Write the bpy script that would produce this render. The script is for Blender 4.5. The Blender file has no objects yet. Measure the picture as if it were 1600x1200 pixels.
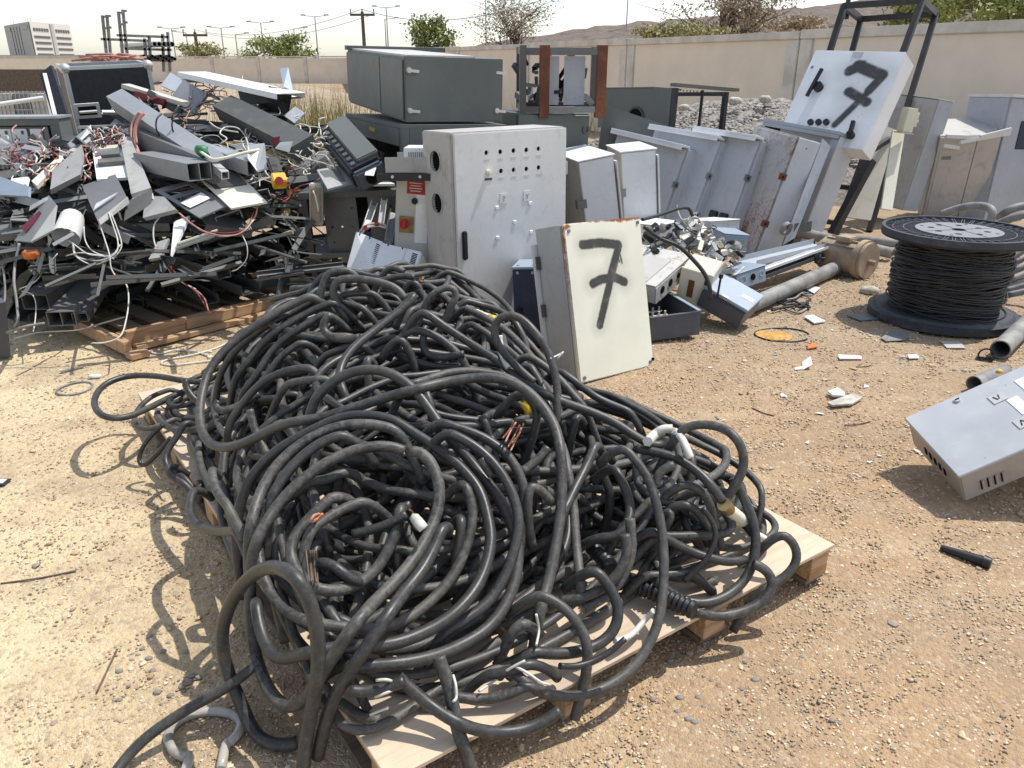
import bpy, bmesh, math, random
import numpy as np
from mathutils import Vector, Matrix, Euler
R_ = math.radians
random.seed(7); rng = np.random.default_rng(7)
scene = bpy.context.scene
C = scene.collection

# ------------------------------------------------------------------ camera, sky, sun, exposure
CAM_H, FPX, HOR = 1.6, 1230.0, 98.0
PITCH = math.atan((600 - HOR) / FPX)
cam = bpy.data.cameras.new('camera'); camo = bpy.data.objects.new('camera', cam); C.objects.link(camo)
camo.location = (0, 0, CAM_H); camo.rotation_euler = (math.pi / 2 - PITCH, 0, 0)
cam.sensor_width = 36; cam.lens = 36 * FPX / 1600; cam.clip_start = 0.05; cam.clip_end = 3000
scene.camera = camo

SUN = Vector((0.90, 0.42, 2.05)).normalized()          # towards the sun: right, a little behind the yard, high
SUN_EL = math.asin(SUN.z); SUN_AZ = math.atan2(SUN.x, SUN.y)
world = bpy.data.worlds.new('World'); scene.world = world; world.use_nodes = True
wn = world.node_tree; wn.nodes.clear()
wo = wn.nodes.new('ShaderNodeOutputWorld'); wb = wn.nodes.new('ShaderNodeBackground'); sk = wn.nodes.new('ShaderNodeTexSky')
sk.sky_type = 'NISHITA'; sk.sun_disc = False; sk.sun_elevation = SUN_EL; sk.sun_rotation = SUN_AZ
sk.air_density = 1.0; sk.dust_density = 0.9; sk.ozone_density = 1.0; sk.altitude = 0
wb.inputs['Strength'].default_value = 0.15
hs = wn.nodes.new('ShaderNodeHueSaturation'); hs.inputs['Saturation'].default_value = 0.62      # pale, dusty desert sky
wn.links.new(sk.outputs[0], hs.inputs['Color']); wn.links.new(hs.outputs[0], wb.inputs[0]); wn.links.new(wb.outputs[0], wo.inputs[0])
sl = bpy.data.lights.new('sun', 'SUN'); sl.energy = 3.3; sl.angle = R_(0.55); sl.color = (1.0, 0.965, 0.90)
so = bpy.data.objects.new('sun', sl); C.objects.link(so); so.rotation_euler = SUN.to_track_quat('Z', 'Y').to_euler()
scene.view_settings.view_transform = 'Standard'; scene.view_settings.look = 'None'
scene.view_settings.exposure = 0.58; scene.view_settings.gamma = 1.0; scene.view_settings.use_curve_mapping = False

# ------------------------------------------------------------------ geometry helpers
_c, _s = math.cos(PITCH), math.sin(PITCH)
def ray(px, py):
    u = (px - 800) / FPX; v = -(py - 600) / FPX
    return Vector((u, _c + v * _s, -_s + v * _c))
def on(px, py, z=0.0):
    r = ray(px, py); return Vector((0, 0, CAM_H)) + r * ((z - CAM_H) / r.z)
def at(px, py, Y):
    r = ray(px, py); return Vector((0, 0, CAM_H)) + r * (Y / r.y)

class MB:
    def __init__(s): s.v = []; s.f = []; s.sm = []
    def add(s, vs, fs, smooth=False):
        o = len(s.v); s.v += [tuple(p) for p in vs]; s.f += [tuple(i + o for i in f) for f in fs]; s.sm += [smooth] * len(fs); return s
    def box(s, a, b, M=None):
        x0, y0, z0 = a; x1, y1, z1 = b
        vs = [Vector(p) for p in ((x0,y0,z0),(x1,y0,z0),(x1,y1,z0),(x0,y1,z0),(x0,y0,z1),(x1,y0,z1),(x1,y1,z1),(x0,y1,z1))]
        if M is not None: vs = [M @ p for p in vs]
        return s.add(vs, [(0,3,2,1),(4,5,6,7),(0,1,5,4),(1,2,6,5),(2,3,7,6),(3,0,4,7)])
    def bar(s, a, b, w, h=None, up=(0,0,1)):
        M, L = frame(a, b, up); h = h or w
        return s.box((0, -w/2, -h/2), (L, w/2, h/2), M)
    def cyl(s, a, b, r, n=14, r2=None, cap=True, smooth=True):
        a = Vector(a); b = Vector(b); r2 = r if r2 is None else r2
        M, L = frame(a, b)
        vs = []
        for k in range(n):
            t = 2*math.pi*k/n; vs.append(M @ Vector((0, r*math.cos(t), r*math.sin(t))))
        for k in range(n):
            t = 2*math.pi*k/n; vs.append(M @ Vector((L, r2*math.cos(t), r2*math.sin(t))))
        s.add(vs, [(k, (k+1) % n, n+(k+1) % n, n+k) for k in range(n)], smooth)
        if cap: s.add(vs, [tuple(range(n))[::-1], tuple(range(n, 2*n))])
        return s
    def ring(s, a, b, r, ri, n=20):
        M, L = frame(Vector(a), Vector(b)); vs = []
        for X, q in ((0, r), (L, r), (L, ri), (0, ri)):
            for k in range(n):
                t = 2*math.pi*k/n; vs.append(M @ Vector((X, q*math.cos(t), q*math.sin(t))))
        for j in range(4):
            s.add([vs[j*n+k] for k in range(n)] + [vs[((j+1) % 4)*n+k] for k in range(n)], [(k, (k+1) % n, n+(k+1) % n, n+k) for k in range(n)], j in (0, 2))
        return s
    def tube(s, pts, r, n=8, cap=True):
        P = np.asarray(pts, float); N = len(P)
        rr = np.full(N, r) if np.isscalar(r) else np.asarray(r, float)
        T = np.gradient(P, axis=0); T /= np.maximum(np.linalg.norm(T, axis=1, keepdims=True), 1e-9)
        nrm = np.cross(T[0], (0.13, 0.27, 0.95)); nrm /= max(np.linalg.norm(nrm), 1e-9)
        ang = 2*np.pi*np.arange(n)/n; ca, sa = np.cos(ang), np.sin(ang); out = []
        for i in range(N):
            nrm = nrm - T[i]*(nrm @ T[i]); l = np.linalg.norm(nrm)
            nrm = nrm/l if l > 1e-6 else np.cross(T[i], (1, 0, 0))
            bn = np.cross(T[i], nrm)
            out.append(P[i] + rr[i]*(np.outer(ca, nrm) + np.outer(sa, bn)))
        V = np.concatenate(out)
        fs = [(i*n+k, i*n+(k+1) % n, (i+1)*n+(k+1) % n, (i+1)*n+k) for i in range(N-1) for k in range(n)]
        o = len(s.v); s.v += [tuple(p) for p in V.tolist()]; s.f += [tuple(i+o for i in f) for f in fs]; s.sm += [True]*len(fs)
        if cap:
            s.f += [tuple(o+k for k in range(n))[::-1], tuple(o+(N-1)*n+k for k in range(n))]; s.sm += [False, False]
        return s
    def extrude(s, poly, a, b, up=(0,0,1)):
        M, L = frame(Vector(a), Vector(b), up); n = len(poly)
        vs = [M @ Vector((0, y, z)) for y, z in poly] + [M @ Vector((L, y, z)) for y, z in poly]
        return s.add(vs, [(k, (k+1) % n, n+(k+1) % n, n+k) for k in range(n)] + [tuple(range(n))[::-1], tuple(range(n, 2*n))])
    def slab(s, q, th):
        q = [Vector(p) for p in q]; n = (q[1]-q[0]).cross(q[2]-q[0]).normalized()*th; m = len(q)
        return s.add(q + [p - n for p in q], [tuple(range(m)), tuple(range(m, 2*m))[::-1]] + [(k, m+k, m+(k+1) % m, (k+1) % m) for k in range(m)])
    def blob(s, c, r, sub=1, jit=0.15, seed=0):
        bm = bmesh.new(); bmesh.ops.create_icosphere(bm, subdivisions=sub, radius=1); rr = random.Random(seed)
        vs = []
        for v in bm.verts:
            k = 1 + rr.uniform(-jit, jit); vs.append((c[0]+v.co.x*r[0]*k, c[1]+v.co.y*r[1]*k, c[2]+v.co.z*r[2]*k))
        s.add(vs, [tuple(v.index for v in f.verts) for f in bm.faces], True); bm.free(); return s
    def mesh(s, name, mat, bevel=0):
        me = bpy.data.meshes.new(name); me.from_pydata(s.v, [], s.f)
        bm = bmesh.new(); bm.from_mesh(me)
        if not bevel: 
            bmesh.ops.recalc_face_normals(bm, faces=bm.faces)
            bm.to_mesh(me); bm.free()
            me.polygons.foreach_set('use_smooth', s.sm)
        else:
            bmesh.ops.recalc_face_normals(bm, faces=bm.faces)
            es = [e for e in bm.edges if len(e.link_faces) == 2 and e.calc_face_angle(0) > 0.6]
            bmesh.ops.bevel(bm, geom=es, offset=bevel, segments=1 if bevel < 0.004 else 2, affect='EDGES', clamp_overlap=True)
            bm.to_mesh(me); bm.free()
        for m in (mat if isinstance(mat, (list, tuple)) else [mat]): me.materials.append(m)
        return me
def frame(a, b, up=(0,0,1)):
    a = Vector(a); b = Vector(b); x = b - a; L = x.length; x = x / max(L, 1e-9); u = Vector(up)
    if abs(x.dot(u.normalized())) > 0.995: u = Vector((0, 1, 0)) if abs(x.y) < 0.9 else Vector((1, 0, 0))
    y = u.cross(x).normalized(); z = x.cross(y)
    M = Matrix((x, y, z)).transposed().to_4x4(); M.translation = a
    return M, L
def tag(o, label=None, cat=None, group=None, kind=None):
    if label: o['label'] = label
    if cat: o['category'] = cat
    if group: o['group'] = group
    if kind: o['kind'] = kind
    return o
def thing(name, label, cat, loc=(0,0,0), rot=(0,0,0), group=None):
    o = bpy.data.objects.new(name, None); C.objects.link(o); o.empty_display_size = 0.05
    o.location = loc; o.rotation_euler = rot
    return tag(o, label, cat, group)
def part(name, mb, mat, parent=None, bevel=0, label=None):
    me = mb if isinstance(mb, bpy.types.Mesh) else mb.mesh(name, mat, bevel)
    o = bpy.data.objects.new(name, me); C.objects.link(o)
    if parent is not None: o.parent = parent
    if label: o['label'] = label
    return o
def single(name, mb, mat, label, cat, group=None, bevel=0):
    """a thing that is one mesh; its origin is moved to its own middle"""
    V = np.array(mb.v); c = V.mean(0); c[2] = V[:, 2].min(); mb.v = [tuple(p) for p in (V - c)]
    o = part(name, mb, mat, None, bevel); o.location = c
    return tag(o, label, cat, group)
def struct(name, mb, mat, bevel=0):
    o = part(name, mb, mat, None, bevel); o['kind'] = 'structure'; return o
def cut(o, cutters):
    """real holes: cutters is one MB of closed solids in the object's own space"""
    me = cutters.mesh('cutter', o.data.materials[0]); co = bpy.data.objects.new('cutter', me); C.objects.link(co)
    sp, sl_, sr = o.parent, o.location.copy(), o.rotation_euler.copy()
    co.parent = o.parent; co.location = o.location; co.rotation_euler = o.rotation_euler
    m = o.modifiers.new('b', 'BOOLEAN'); m.object = co; m.operation = 'DIFFERENCE'; m.solver = 'EXACT'
    dg = bpy.context.evaluated_depsgraph_get(); new = bpy.data.meshes.new_from_object(o.evaluated_get(dg))
    o.modifiers.clear(); o.data = new; bpy.data.objects.remove(co)
def copy_tree(o, parent=None):
    c = o.copy(); C.objects.link(c); c.parent = parent
    for ch in list(o.children): copy_tree(ch, c)
    return c
def spline(pts, step=None, n=None):
    """Catmull-Rom through the points"""
    P = np.asarray(pts, float); P = np.vstack([2*P[0]-P[1], P, 2*P[-1]-P[-2]]); out = []
    for i in range(1, len(P)-2):
        p0, p1, p2, p3 = P[i-1:i+3]; k = n or max(2, int(np.linalg.norm((p2-p1)[:3])/step)+1)
        t = np.linspace(0, 1, k, endpoint=False)[:, None]
        out.append(0.5*((2*p1)+(-p0+p2)*t+(2*p0-5*p1+4*p2-p3)*t**2+(-p0+3*p1-3*p2+p3)*t**3))
    out.append(P[-2][None]); return np.vstack(out)

# ------------------------------------------------------------------ materials
class NT:
    def __init__(s, name):
        s.m = bpy.data.materials.new(name); s.m.use_nodes = True; s.t = s.m.node_tree; s.b = s.t.nodes['Principled BSDF']
        s.tc = s.t.nodes.new('ShaderNodeTexCoord')
    def n(s, t, **k):
        o = s.t.nodes.new(t)
        for a, v in k.items(): setattr(o, a, v)
        return o
    def l(s, a, b): s.t.links.new(a, b)
    def val(s, x, sock):
        if isinstance(x, (int, float)): sock.default_value = x
        else: s.l(x, sock)
    def math(s, op, a, b=0.0, c=None, clamp=False):
        o = s.n('ShaderNodeMath', operation=op); o.use_clamp = clamp; s.val(a, o.inputs[0]); s.val(b, o.inputs[1])
        if c is not None: s.val(c, o.inputs[2])
        return o.outputs[0]
    def noise(s, sc, det=4, rough=0.55, vec=None, dist=0.0):
        o = s.n('ShaderNodeTexNoise'); o.inputs['Scale'].default_value = sc; o.inputs['Detail'].default_value = det
        o.inputs['Roughness'].default_value = rough; o.inputs['Distortion'].default_value = dist
        s.l(vec or s.tc.outputs['Object'], o.inputs['Vector']); return o.outputs[0]
    def ramp(s, x, a, b, lo=0.0, hi=1.0):
        o = s.n('ShaderNodeMapRange'); o.interpolation_type = 'SMOOTHSTEP'
        s.l(x, o.inputs[0]); o.inputs[1].default_value = a; o.inputs[2].default_value = b; o.inputs[3].default_value = lo; o.inputs[4].default_value = hi
        return o.outputs[0]
    def mix(s, f, a, b):
        o = s.n('ShaderNodeMix', data_type='RGBA'); s.val(f, o.inputs[0])
        for x, k in ((a, 6), (b, 7)):
            if isinstance(x, tuple): o.inputs[k].default_value = (*x[:3], 1)
            else: s.l(x, o.inputs[k])
        return o.outputs[2]
    def col(s, c):
        if isinstance(c, tuple): s.b.inputs['Base Color'].default_value = (*c[:3], 1)
        else: s.l(c, s.b.inputs['Base Color'])
    def set(s, rough=None, metal=None, spec=None):
        if rough is not None: s.val(rough, s.b.inputs['Roughness'])
        if metal is not None: s.val(metal, s.b.inputs['Metallic'])
        if spec is not None: s.b.inputs['Specular IOR Level'].default_value = spec
    def bump(s, h, strength=0.3, dist=0.01):
        o = s.n('ShaderNodeBump'); o.inputs['Strength'].default_value = strength; o.inputs['Distance'].default_value = dist
        s.l(h, o.inputs['Height']); s.l(o.outputs[0], s.b.inputs['Normal'])
    def xyz(s):
        o = s.n('ShaderNodeSeparateXYZ'); s.l(s.tc.outputs['Object'], o.inputs[0]); return o.outputs
    def rnd(s): return s.n('ShaderNodeObjectInfo').outputs['Random']
    def seg(s, x, z, a, b):
        """distance in the x,z plane to the segment a-b"""
        dx, dz = b[0]-a[0], b[1]-a[1]; L2 = dx*dx+dz*dz+1e-9
        px = s.math('SUBTRACT', x, a[0]); pz = s.math('SUBTRACT', z, a[1])
        t = s.math('MULTIPLY', s.math('ADD', s.math('MULTIPLY', px, dx), s.math('MULTIPLY', pz, dz)), 1/L2, clamp=True)
        ex = s.math('SUBTRACT', px, s.math('MULTIPLY', t, dx)); ez = s.math('SUBTRACT', pz, s.math('MULTIPLY', t, dz))
        return s.math('SQRT', s.math('ADD', s.math('MULTIPLY', ex, ex), s.math('MULTIPLY', ez, ez)))

def paint(name, c, dirt=(0.20,0.165,0.125), amt=0.35, rust=0.0, rough=0.45, metal=0.0, sc=1.0, vary=0.0, spec=0.4):
    """weathered coat on sheet steel: mottling, dust smears, chips, optional rust blooms"""
    k = NT(name)
    big = k.noise(2.2*sc, 5, 0.6); fine = k.noise(38*sc, 4, 0.7); mid = k.noise(9*sc, 5, 0.65, dist=0.6)
    mp = k.n('ShaderNodeMapping'); mp.inputs['Scale'].default_value = (26, 26, 1.6); k.l(k.tc.outputs['Object'], mp.inputs[0])
    streak = k.noise(1.0, 3, 0.6, mp.outputs[0])
    cc = k.mix(k.ramp(big, 0.3, 0.7), tuple(x*0.92 for x in c), tuple(min(1, x*1.06) for x in c))
    d = k.math('MULTIPLY', k.ramp(mid, 0.48, 0.78), amt); d = k.math('ADD', d, k.math('MULTIPLY', k.ramp(streak, 0.52, 0.85), amt*0.55))
    d = k.math('ADD', d, k.math('MULTIPLY', k.ramp(fine, 0.62, 0.75), amt*0.35), clamp=True)
    cc = k.mix(d, cc, dirt)
    chip = k.ramp(k.noise(55*sc, 2, 0.5), 0.735, 0.76)
    cc = k.mix(k.math('MULTIPLY', chip, 0.7), cc, (0.10, 0.085, 0.07))
    if rust:
        rn = k.math('ADD', k.math('MULTIPLY', big, 0.6), k.math('MULTIPLY', fine, 0.4)); rm = k.ramp(rn, 0.62-0.16*rust, 0.70-0.10*rust)
        cc = k.mix(rm, cc, k.mix(fine, (0.11, 0.035, 0.014), (0.33, 0.13, 0.05)))
    if vary:
        h = k.n('ShaderNodeHueSaturation'); k.l(cc, h.inputs['Color']); k.l(k.math('ADD', k.math('MULTIPLY', k.rnd(), 2*vary), 1-vary), h.inputs['Value']); cc = h.outputs[0]
    k.col(cc); k.set(k.math('ADD', k.math('MULTIPLY', mid, 0.35), rough-0.15), metal, spec)
    k.bump(k.noise(6*sc, 3, 0.5), 0.06, 0.02)
    return k.m
def plain(name, c, rough=0.5, metal=0.0, var=0.25, sc=20, spec=0.4, bump=0.0):
    k = NT(name); n = k.noise(sc, 4, 0.6)
    k.col(k.mix(k.ramp(n, 0.3, 0.7), tuple(x*(1-var) for x in c), tuple(min(1, x*(1+var*0.6)) for x in c))); k.set(rough, metal, spec)
    if bump: k.bump(n, bump, 0.004)
    return k.m
def wood(name, c, dark):
    k = NT(name); mp = k.n('ShaderNodeMapping'); mp.inputs['Scale'].default_value = (2.2, 34, 34); k.l(k.tc.outputs['Object'], mp.inputs[0])
    g = k.noise(1.4, 5, 0.6, mp.outputs[0], 0.8); b = k.noise(3.0, 4); f = k.noise(70, 3)
    cc = k.mix(k.ramp(g, 0.38, 0.68), c, dark); cc = k.mix(k.math('MULTIPLY', k.ramp(b, 0.46, 0.75), 0.42), cc, (0.22, 0.18, 0.135))
    cc = k.mix(k.math('MULTIPLY', k.ramp(f, 0.66, 0.74), 0.35), cc, (0.10, 0.075, 0.05))
    k.col(cc); k.set(0.8, 0, 0.25); k.bump(g, 0.25, 0.004); return k.m

M = {}
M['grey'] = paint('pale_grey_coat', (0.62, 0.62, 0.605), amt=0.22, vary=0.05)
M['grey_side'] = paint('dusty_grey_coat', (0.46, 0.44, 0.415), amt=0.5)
M['blue_grey'] = paint('blue_grey_coat', (0.40, 0.43, 0.47), amt=0.25, vary=0.05)
M['cab'] = paint('off_white_coat', (0.62, 0.64, 0.65), amt=0.25)
M['row'] = paint('light_grey_coat', (0.475, 0.505, 0.545), amt=0.25, rust=0.05, vary=0.06)
M['row_rust'] = paint('rusting_grey_coat', (0.44, 0.44, 0.44), amt=0.6, rust=1.05)
M['white'] = paint('white_coat', (0.72, 0.73, 0.735), amt=0.12)
M['cream'] = paint('cream_coat', (0.68, 0.66, 0.54), amt=0.15)
M['beige'] = paint('beige_coat', (0.50, 0.475, 0.41), amt=0.3)
M['dark'] = paint('dark_green_grey_coat', (0.115, 0.128, 0.120), dirt=(0.17,0.155,0.13), amt=0.3, rough=0.5)
M['dark_rust'] = paint('rusty_dark_coat', (0.10, 0.105, 0.10), dirt=(0.16,0.09,0.05), amt=0.5, rust=0.6)
M['rust'] = paint('rust_coat', (0.14, 0.05, 0.028), dirt=(0.22,0.11,0.06), amt=0.6, rust=0.7, rough=0.75)
M['navy'] = paint('navy_coat', (0.035, 0.048, 0.085), dirt=(0.13,0.125,0.12), amt=0.25, rough=0.4)
M['blue_dark'] = paint('slate_blue_coat', (0.075, 0.083, 0.105), dirt=(0.17,0.155,0.13), amt=0.3, rough=0.4)
M['blue_pale'] = paint('pale_blue_coat', (0.27, 0.33, 0.40), amt=0.25)
M['galv'] = paint('galvanised_sheet', (0.36, 0.375, 0.385), amt=0.35, rough=0.42, metal=0.55, vary=0.18)
M['scrap'] = paint('dull_steel_sheet', (0.185, 0.192, 0.195), dirt=(0.17,0.14,0.105), amt=0.8, rough=0.5, metal=0.3, vary=0.3)
M['scrap_pale'] = paint('pale_dusty_sheet', (0.37, 0.37, 0.355), dirt=(0.20,0.165,0.125), amt=0.65, rough=0.5, vary=0.25)
M['scrap_dark'] = paint('dark_steel_sheet', (0.078, 0.083, 0.081), dirt=(0.15,0.125,0.095), amt=0.75, rough=0.55, vary=0.35)
M['alu'] = paint('dull_aluminium', (0.55, 0.55, 0.54), amt=0.25, rough=0.4, metal=0.6)
M['steel_black'] = paint('black_steel', (0.028, 0.027, 0.03), dirt=(0.10,0.085,0.07), amt=0.35, rough=0.45)
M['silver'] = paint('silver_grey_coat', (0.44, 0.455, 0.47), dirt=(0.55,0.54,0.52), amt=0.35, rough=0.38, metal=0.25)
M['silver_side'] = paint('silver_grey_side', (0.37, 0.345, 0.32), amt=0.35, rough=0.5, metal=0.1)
M['black'] = plain('black_plastic', (0.018, 0.018, 0.02), 0.45)
M['hole'] = plain('dark_cavity', (0.008, 0.008, 0.008), 0.9, spec=0.1)
M['white_pl'] = plain('white_plastic', (0.72, 0.72, 0.70), 0.4, var=0.08)
M['paper'] = plain('paper', (0.78, 0.77, 0.73), 0.8, var=0.06)
M['red'] = plain('red_plastic', (0.42, 0.03, 0.025), 0.4)
M['red_dark'] = plain('dark_red_filter', (0.12, 0.012, 0.016), 0.25)
M['powder'] = plain('ochre_powder', (0.50, 0.27, 0.08), 0.9, var=0.35, sc=30)
M['yellow'] = plain('yellow_plastic', (0.62, 0.38, 0.03), 0.45)
M['orange'] = plain('orange_plastic', (0.60, 0.17, 0.04), 0.5)
M['copper'] = plain('copper_strands', (0.30, 0.14, 0.075), 0.4, 0.6, sc=60)
M['brass'] = plain('brass', (0.42, 0.30, 0.14), 0.35, 0.8)
M['dull_brass'] = plain('dull_brass', (0.24, 0.19, 0.12), 0.55, 0.3)
M['dark_stone'] = plain('dark_stone', (0.24, 0.215, 0.195), 0.7)
M['green'] = plain('green_board', (0.05, 0.20, 0.09), 0.5)
M['wire_white'] = plain('pale_wire', (0.58, 0.56, 0.50), 0.5, var=0.15)
M['wire_pink'] = plain('pink_wire', (0.46, 0.23, 0.19), 0.5)
M['wire_black'] = plain('black_wire', (0.022, 0.022, 0.023), 0.5)
M['wire_red'] = plain('red_wire', (0.27, 0.05, 0.04), 0.5)
M['wood'] = wood('raw_timber', (0.50, 0.33, 0.19), (0.33, 0.19, 0.10))
M['wood_dark'] = wood('weathered_timber', (0.20, 0.145, 0.10), (0.12, 0.085, 0.06))
M['ply'] = wood('plywood_face', (0.60, 0.48, 0.355), (0.52, 0.40, 0.285))
M['ply_edge'] = plain('plywood_edge', (0.40, 0.26, 0.15), 0.8, sc=120)
M['concrete'] = plain('concrete', (0.58, 0.53, 0.46), 0.85, var=0.18, sc=3)
M['wall'] = plain('beige_render', (0.70, 0.605, 0.49), 0.9, var=0.06, sc=1.5)
M['bark'] = plain('bark', (0.13, 0.095, 0.07), 0.9)
M['leaf_green'] = plain('green_leaf', (0.22, 0.25, 0.07), 0.6, var=0.5, sc=2)
M['leaf_olive'] = plain('olive_leaf', (0.30, 0.28, 0.12), 0.7, var=0.5, sc=2)
M['leaf_dry'] = plain('dry_leaf', (0.36, 0.29, 0.20), 0.8, var=0.45, sc=2)
M['straw'] = plain('dry_grass', (0.42, 0.36, 0.13), 0.8, var=0.4, sc=4)
M['clay'] = plain('clay_dust', (0.35, 0.27, 0.19), 0.85, var=0.3, sc=8, bump=0.3)
M['pole'] = plain('lamp_pole', (0.33, 0.34, 0.35), 0.5, 0.3)
M['pipe_grey'] = plain('grey_pipe', (0.24, 0.235, 0.225), 0.6, var=0.35, sc=9)
M['stone'] = plain('stone', (0.46, 0.42, 0.36), 0.85, var=0.3)

def cable_mat(name, c, dust, amt):
    k = NT(name); r = k.rnd()
    a = k.noise(3.5, 4, 0.6); b = k.noise(26, 5, 0.7, dist=1.0); f = k.noise(120, 3, 0.7)
    d = k.math('ADD', k.math('MULTIPLY', k.ramp(a, 0.30, 0.75), 0.40), k.math('MULTIPLY', k.ramp(k.noise(48, 5, 0.8, dist=0.6), 0.40, 0.72), 0.42))
    d = k.math('MULTIPLY', d, k.math('ADD', k.math('MULTIPLY', r, amt*1.1), amt*0.35), clamp=True)
    cc = k.mix(d, c, dust); cc = k.mix(k.math('MULTIPLY', k.ramp(f, 0.60, 0.70), 0.30), cc, (0.22, 0.20, 0.17)); cc = k.mix(k.math('MULTIPLY', k.ramp(k.noise(70, 4, 0.8, dist=2.0), 0.58, 0.70), 0.35), cc, (0.015, 0.015, 0.015))
    k.col(cc); k.set(k.math('ADD', k.math('MULTIPLY', d, 0.40), 0.36), 0, 0.40); k.bump(b, 0.18, 0.003); return k.m
M['cable'] = cable_mat('black_rubber', (0.022, 0.022, 0.023), (0.165, 0.154, 0.132), 1.0)
M['cable_thin'] = cable_mat('thin_black_rubber', (0.018, 0.018, 0.019), (0.10, 0.09, 0.075), 0.5)

def ground_mat():
    k = NT('sandy_gravel'); P = k.tc.outputs['Object']; x, y, z = k.xyz()
    big = k.noise(0.45, 5, 0.6); mid = k.noise(2.3, 5, 0.65); fine = k.noise(42, 4, 0.75); grit = k.noise(170, 2, 0.6)
    v = k.n('ShaderNodeTexVoronoi'); v.inputs['Scale'].default_value = 75; k.l(P, v.inputs['Vector'])
    v2 = k.n('ShaderNodeTexVoronoi'); v2.inputs['Scale'].default_value = 190; k.l(P, v2.inputs['Vector'])
    # pale worn sand at the near left, browner gravel to the right and beyond
    side = k.math('ADD', k.math('ADD', k.math('MULTIPLY', x, -0.22), k.math('MULTIPLY', y, -0.10)), k.math('MULTIPLY', big, 0.9))
    pale = k.ramp(side, 0.12, 0.75)
    cc = k.mix(pale, (0.385, 0.262, 0.155), (0.635, 0.52, 0.325))
    cc = k.mix(k.math('MULTIPLY', k.ramp(mid, 0.40, 0.66), 0.55), cc, (0.29, 0.21, 0.14)); mp = k.n('ShaderNodeMapping'); mp.inputs['Rotation'].default_value = (0, 0, 0.5); mp.inputs['Scale'].default_value = (0.5, 3.0, 1); k.l(P, mp.inputs[0]); trk = k.noise(1.1, 4, 0.6, mp.outputs[0])
    cc = k.mix(k.math('MULTIPLY', k.ramp(trk, 0.50, 0.66), 0.16), cc, (0.66, 0.56, 0.38)); cc = k.mix(k.math('MULTIPLY', k.ramp(k.noise(7, 5, 0.7, dist=0.5), 0.55, 0.72), 0.35), cc, (0.23, 0.165, 0.11))
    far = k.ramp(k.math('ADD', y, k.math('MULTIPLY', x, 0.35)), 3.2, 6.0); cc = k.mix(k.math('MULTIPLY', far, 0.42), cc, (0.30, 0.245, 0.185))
    sp = k.n('ShaderNodeSeparateColor'); k.l(v.outputs['Color'], sp.inputs[0])
    cc = k.mix(k.math('MULTIPLY', k.ramp(sp.outputs[0], 0.72, 0.9), 0.30), cc, (0.17, 0.135, 0.105))
    cc = k.mix(k.math('MULTIPLY', k.ramp(sp.outputs[1], 0.80, 0.95), 0.20), cc, (0.70, 0.62, 0.48))
    cc = k.mix(k.math('MULTIPLY', k.ramp(fine, 0.56, 0.74), 0.35), cc, (0.20, 0.15, 0.10))
    k.col(cc); k.set(0.95, 0, 0.15)
    h = k.math('ADD', k.math('MULTIPLY', v.outputs['Distance'], -0.8), k.math('MULTIPLY', v2.outputs['Distance'], -0.5)); h = k.math('ADD', h, k.math('MULTIPLY', fine, 0.9))
    k.bump(k.math('ADD', h, k.math('MULTIPLY', grit, 0.5)), 0.55, 0.012)
    return k.m
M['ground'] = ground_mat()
def pebble_mat():
    k = NT('pebbles'); g = k.n('ShaderNodeNewGeometry'); r = g.outputs['Random Per Island']
    cr = k.n('ShaderNodeValToRGB'); k.l(r, cr.inputs[0]); e = cr.color_ramp.elements; cr.color_ramp.interpolation = 'CONSTANT'
    cols = [(0.44,0.32,0.20),(0.56,0.45,0.30),(0.36,0.25,0.16),(0.34,0.27,0.20),(0.52,0.40,0.25),(0.62,0.54,0.42),(0.29,0.245,0.20),(0.42,0.30,0.19)]
    e[0].color = (*cols[0], 1); e[1].position = 0.125; e[1].color = (*cols[1], 1)
    for i in range(2, 8): q = e.new(i/8); q.color = (*cols[i], 1)
    k.col(cr.outputs[0]); k.set(0.9, 0, 0.2); return k.m
M['pebble'] = pebble_mat()
def grav_mat():
    k = NT('crushed_stone'); g = k.n('ShaderNodeNewGeometry'); r = g.outputs['Random Per Island']
    k.col(k.mix(r, (0.14, 0.125, 0.11), (0.40, 0.365, 0.32))); k.set(0.9); return k.m
M['crushed'] = grav_mat()
def hill_mat():
    k = NT('stony_hillside'); a = k.noise(0.12, 6, 0.7); b = k.noise(1.3, 4, 0.7)
    k.col(k.mix(k.ramp(b, 0.4, 0.7), k.mix(a, (0.115, 0.086, 0.066), (0.19, 0.147, 0.115)), (0.085, 0.066, 0.052))); k.set(0.95); k.bump(b, 0.6, 0.5); return k.m
M['hill'] = hill_mat()
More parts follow.
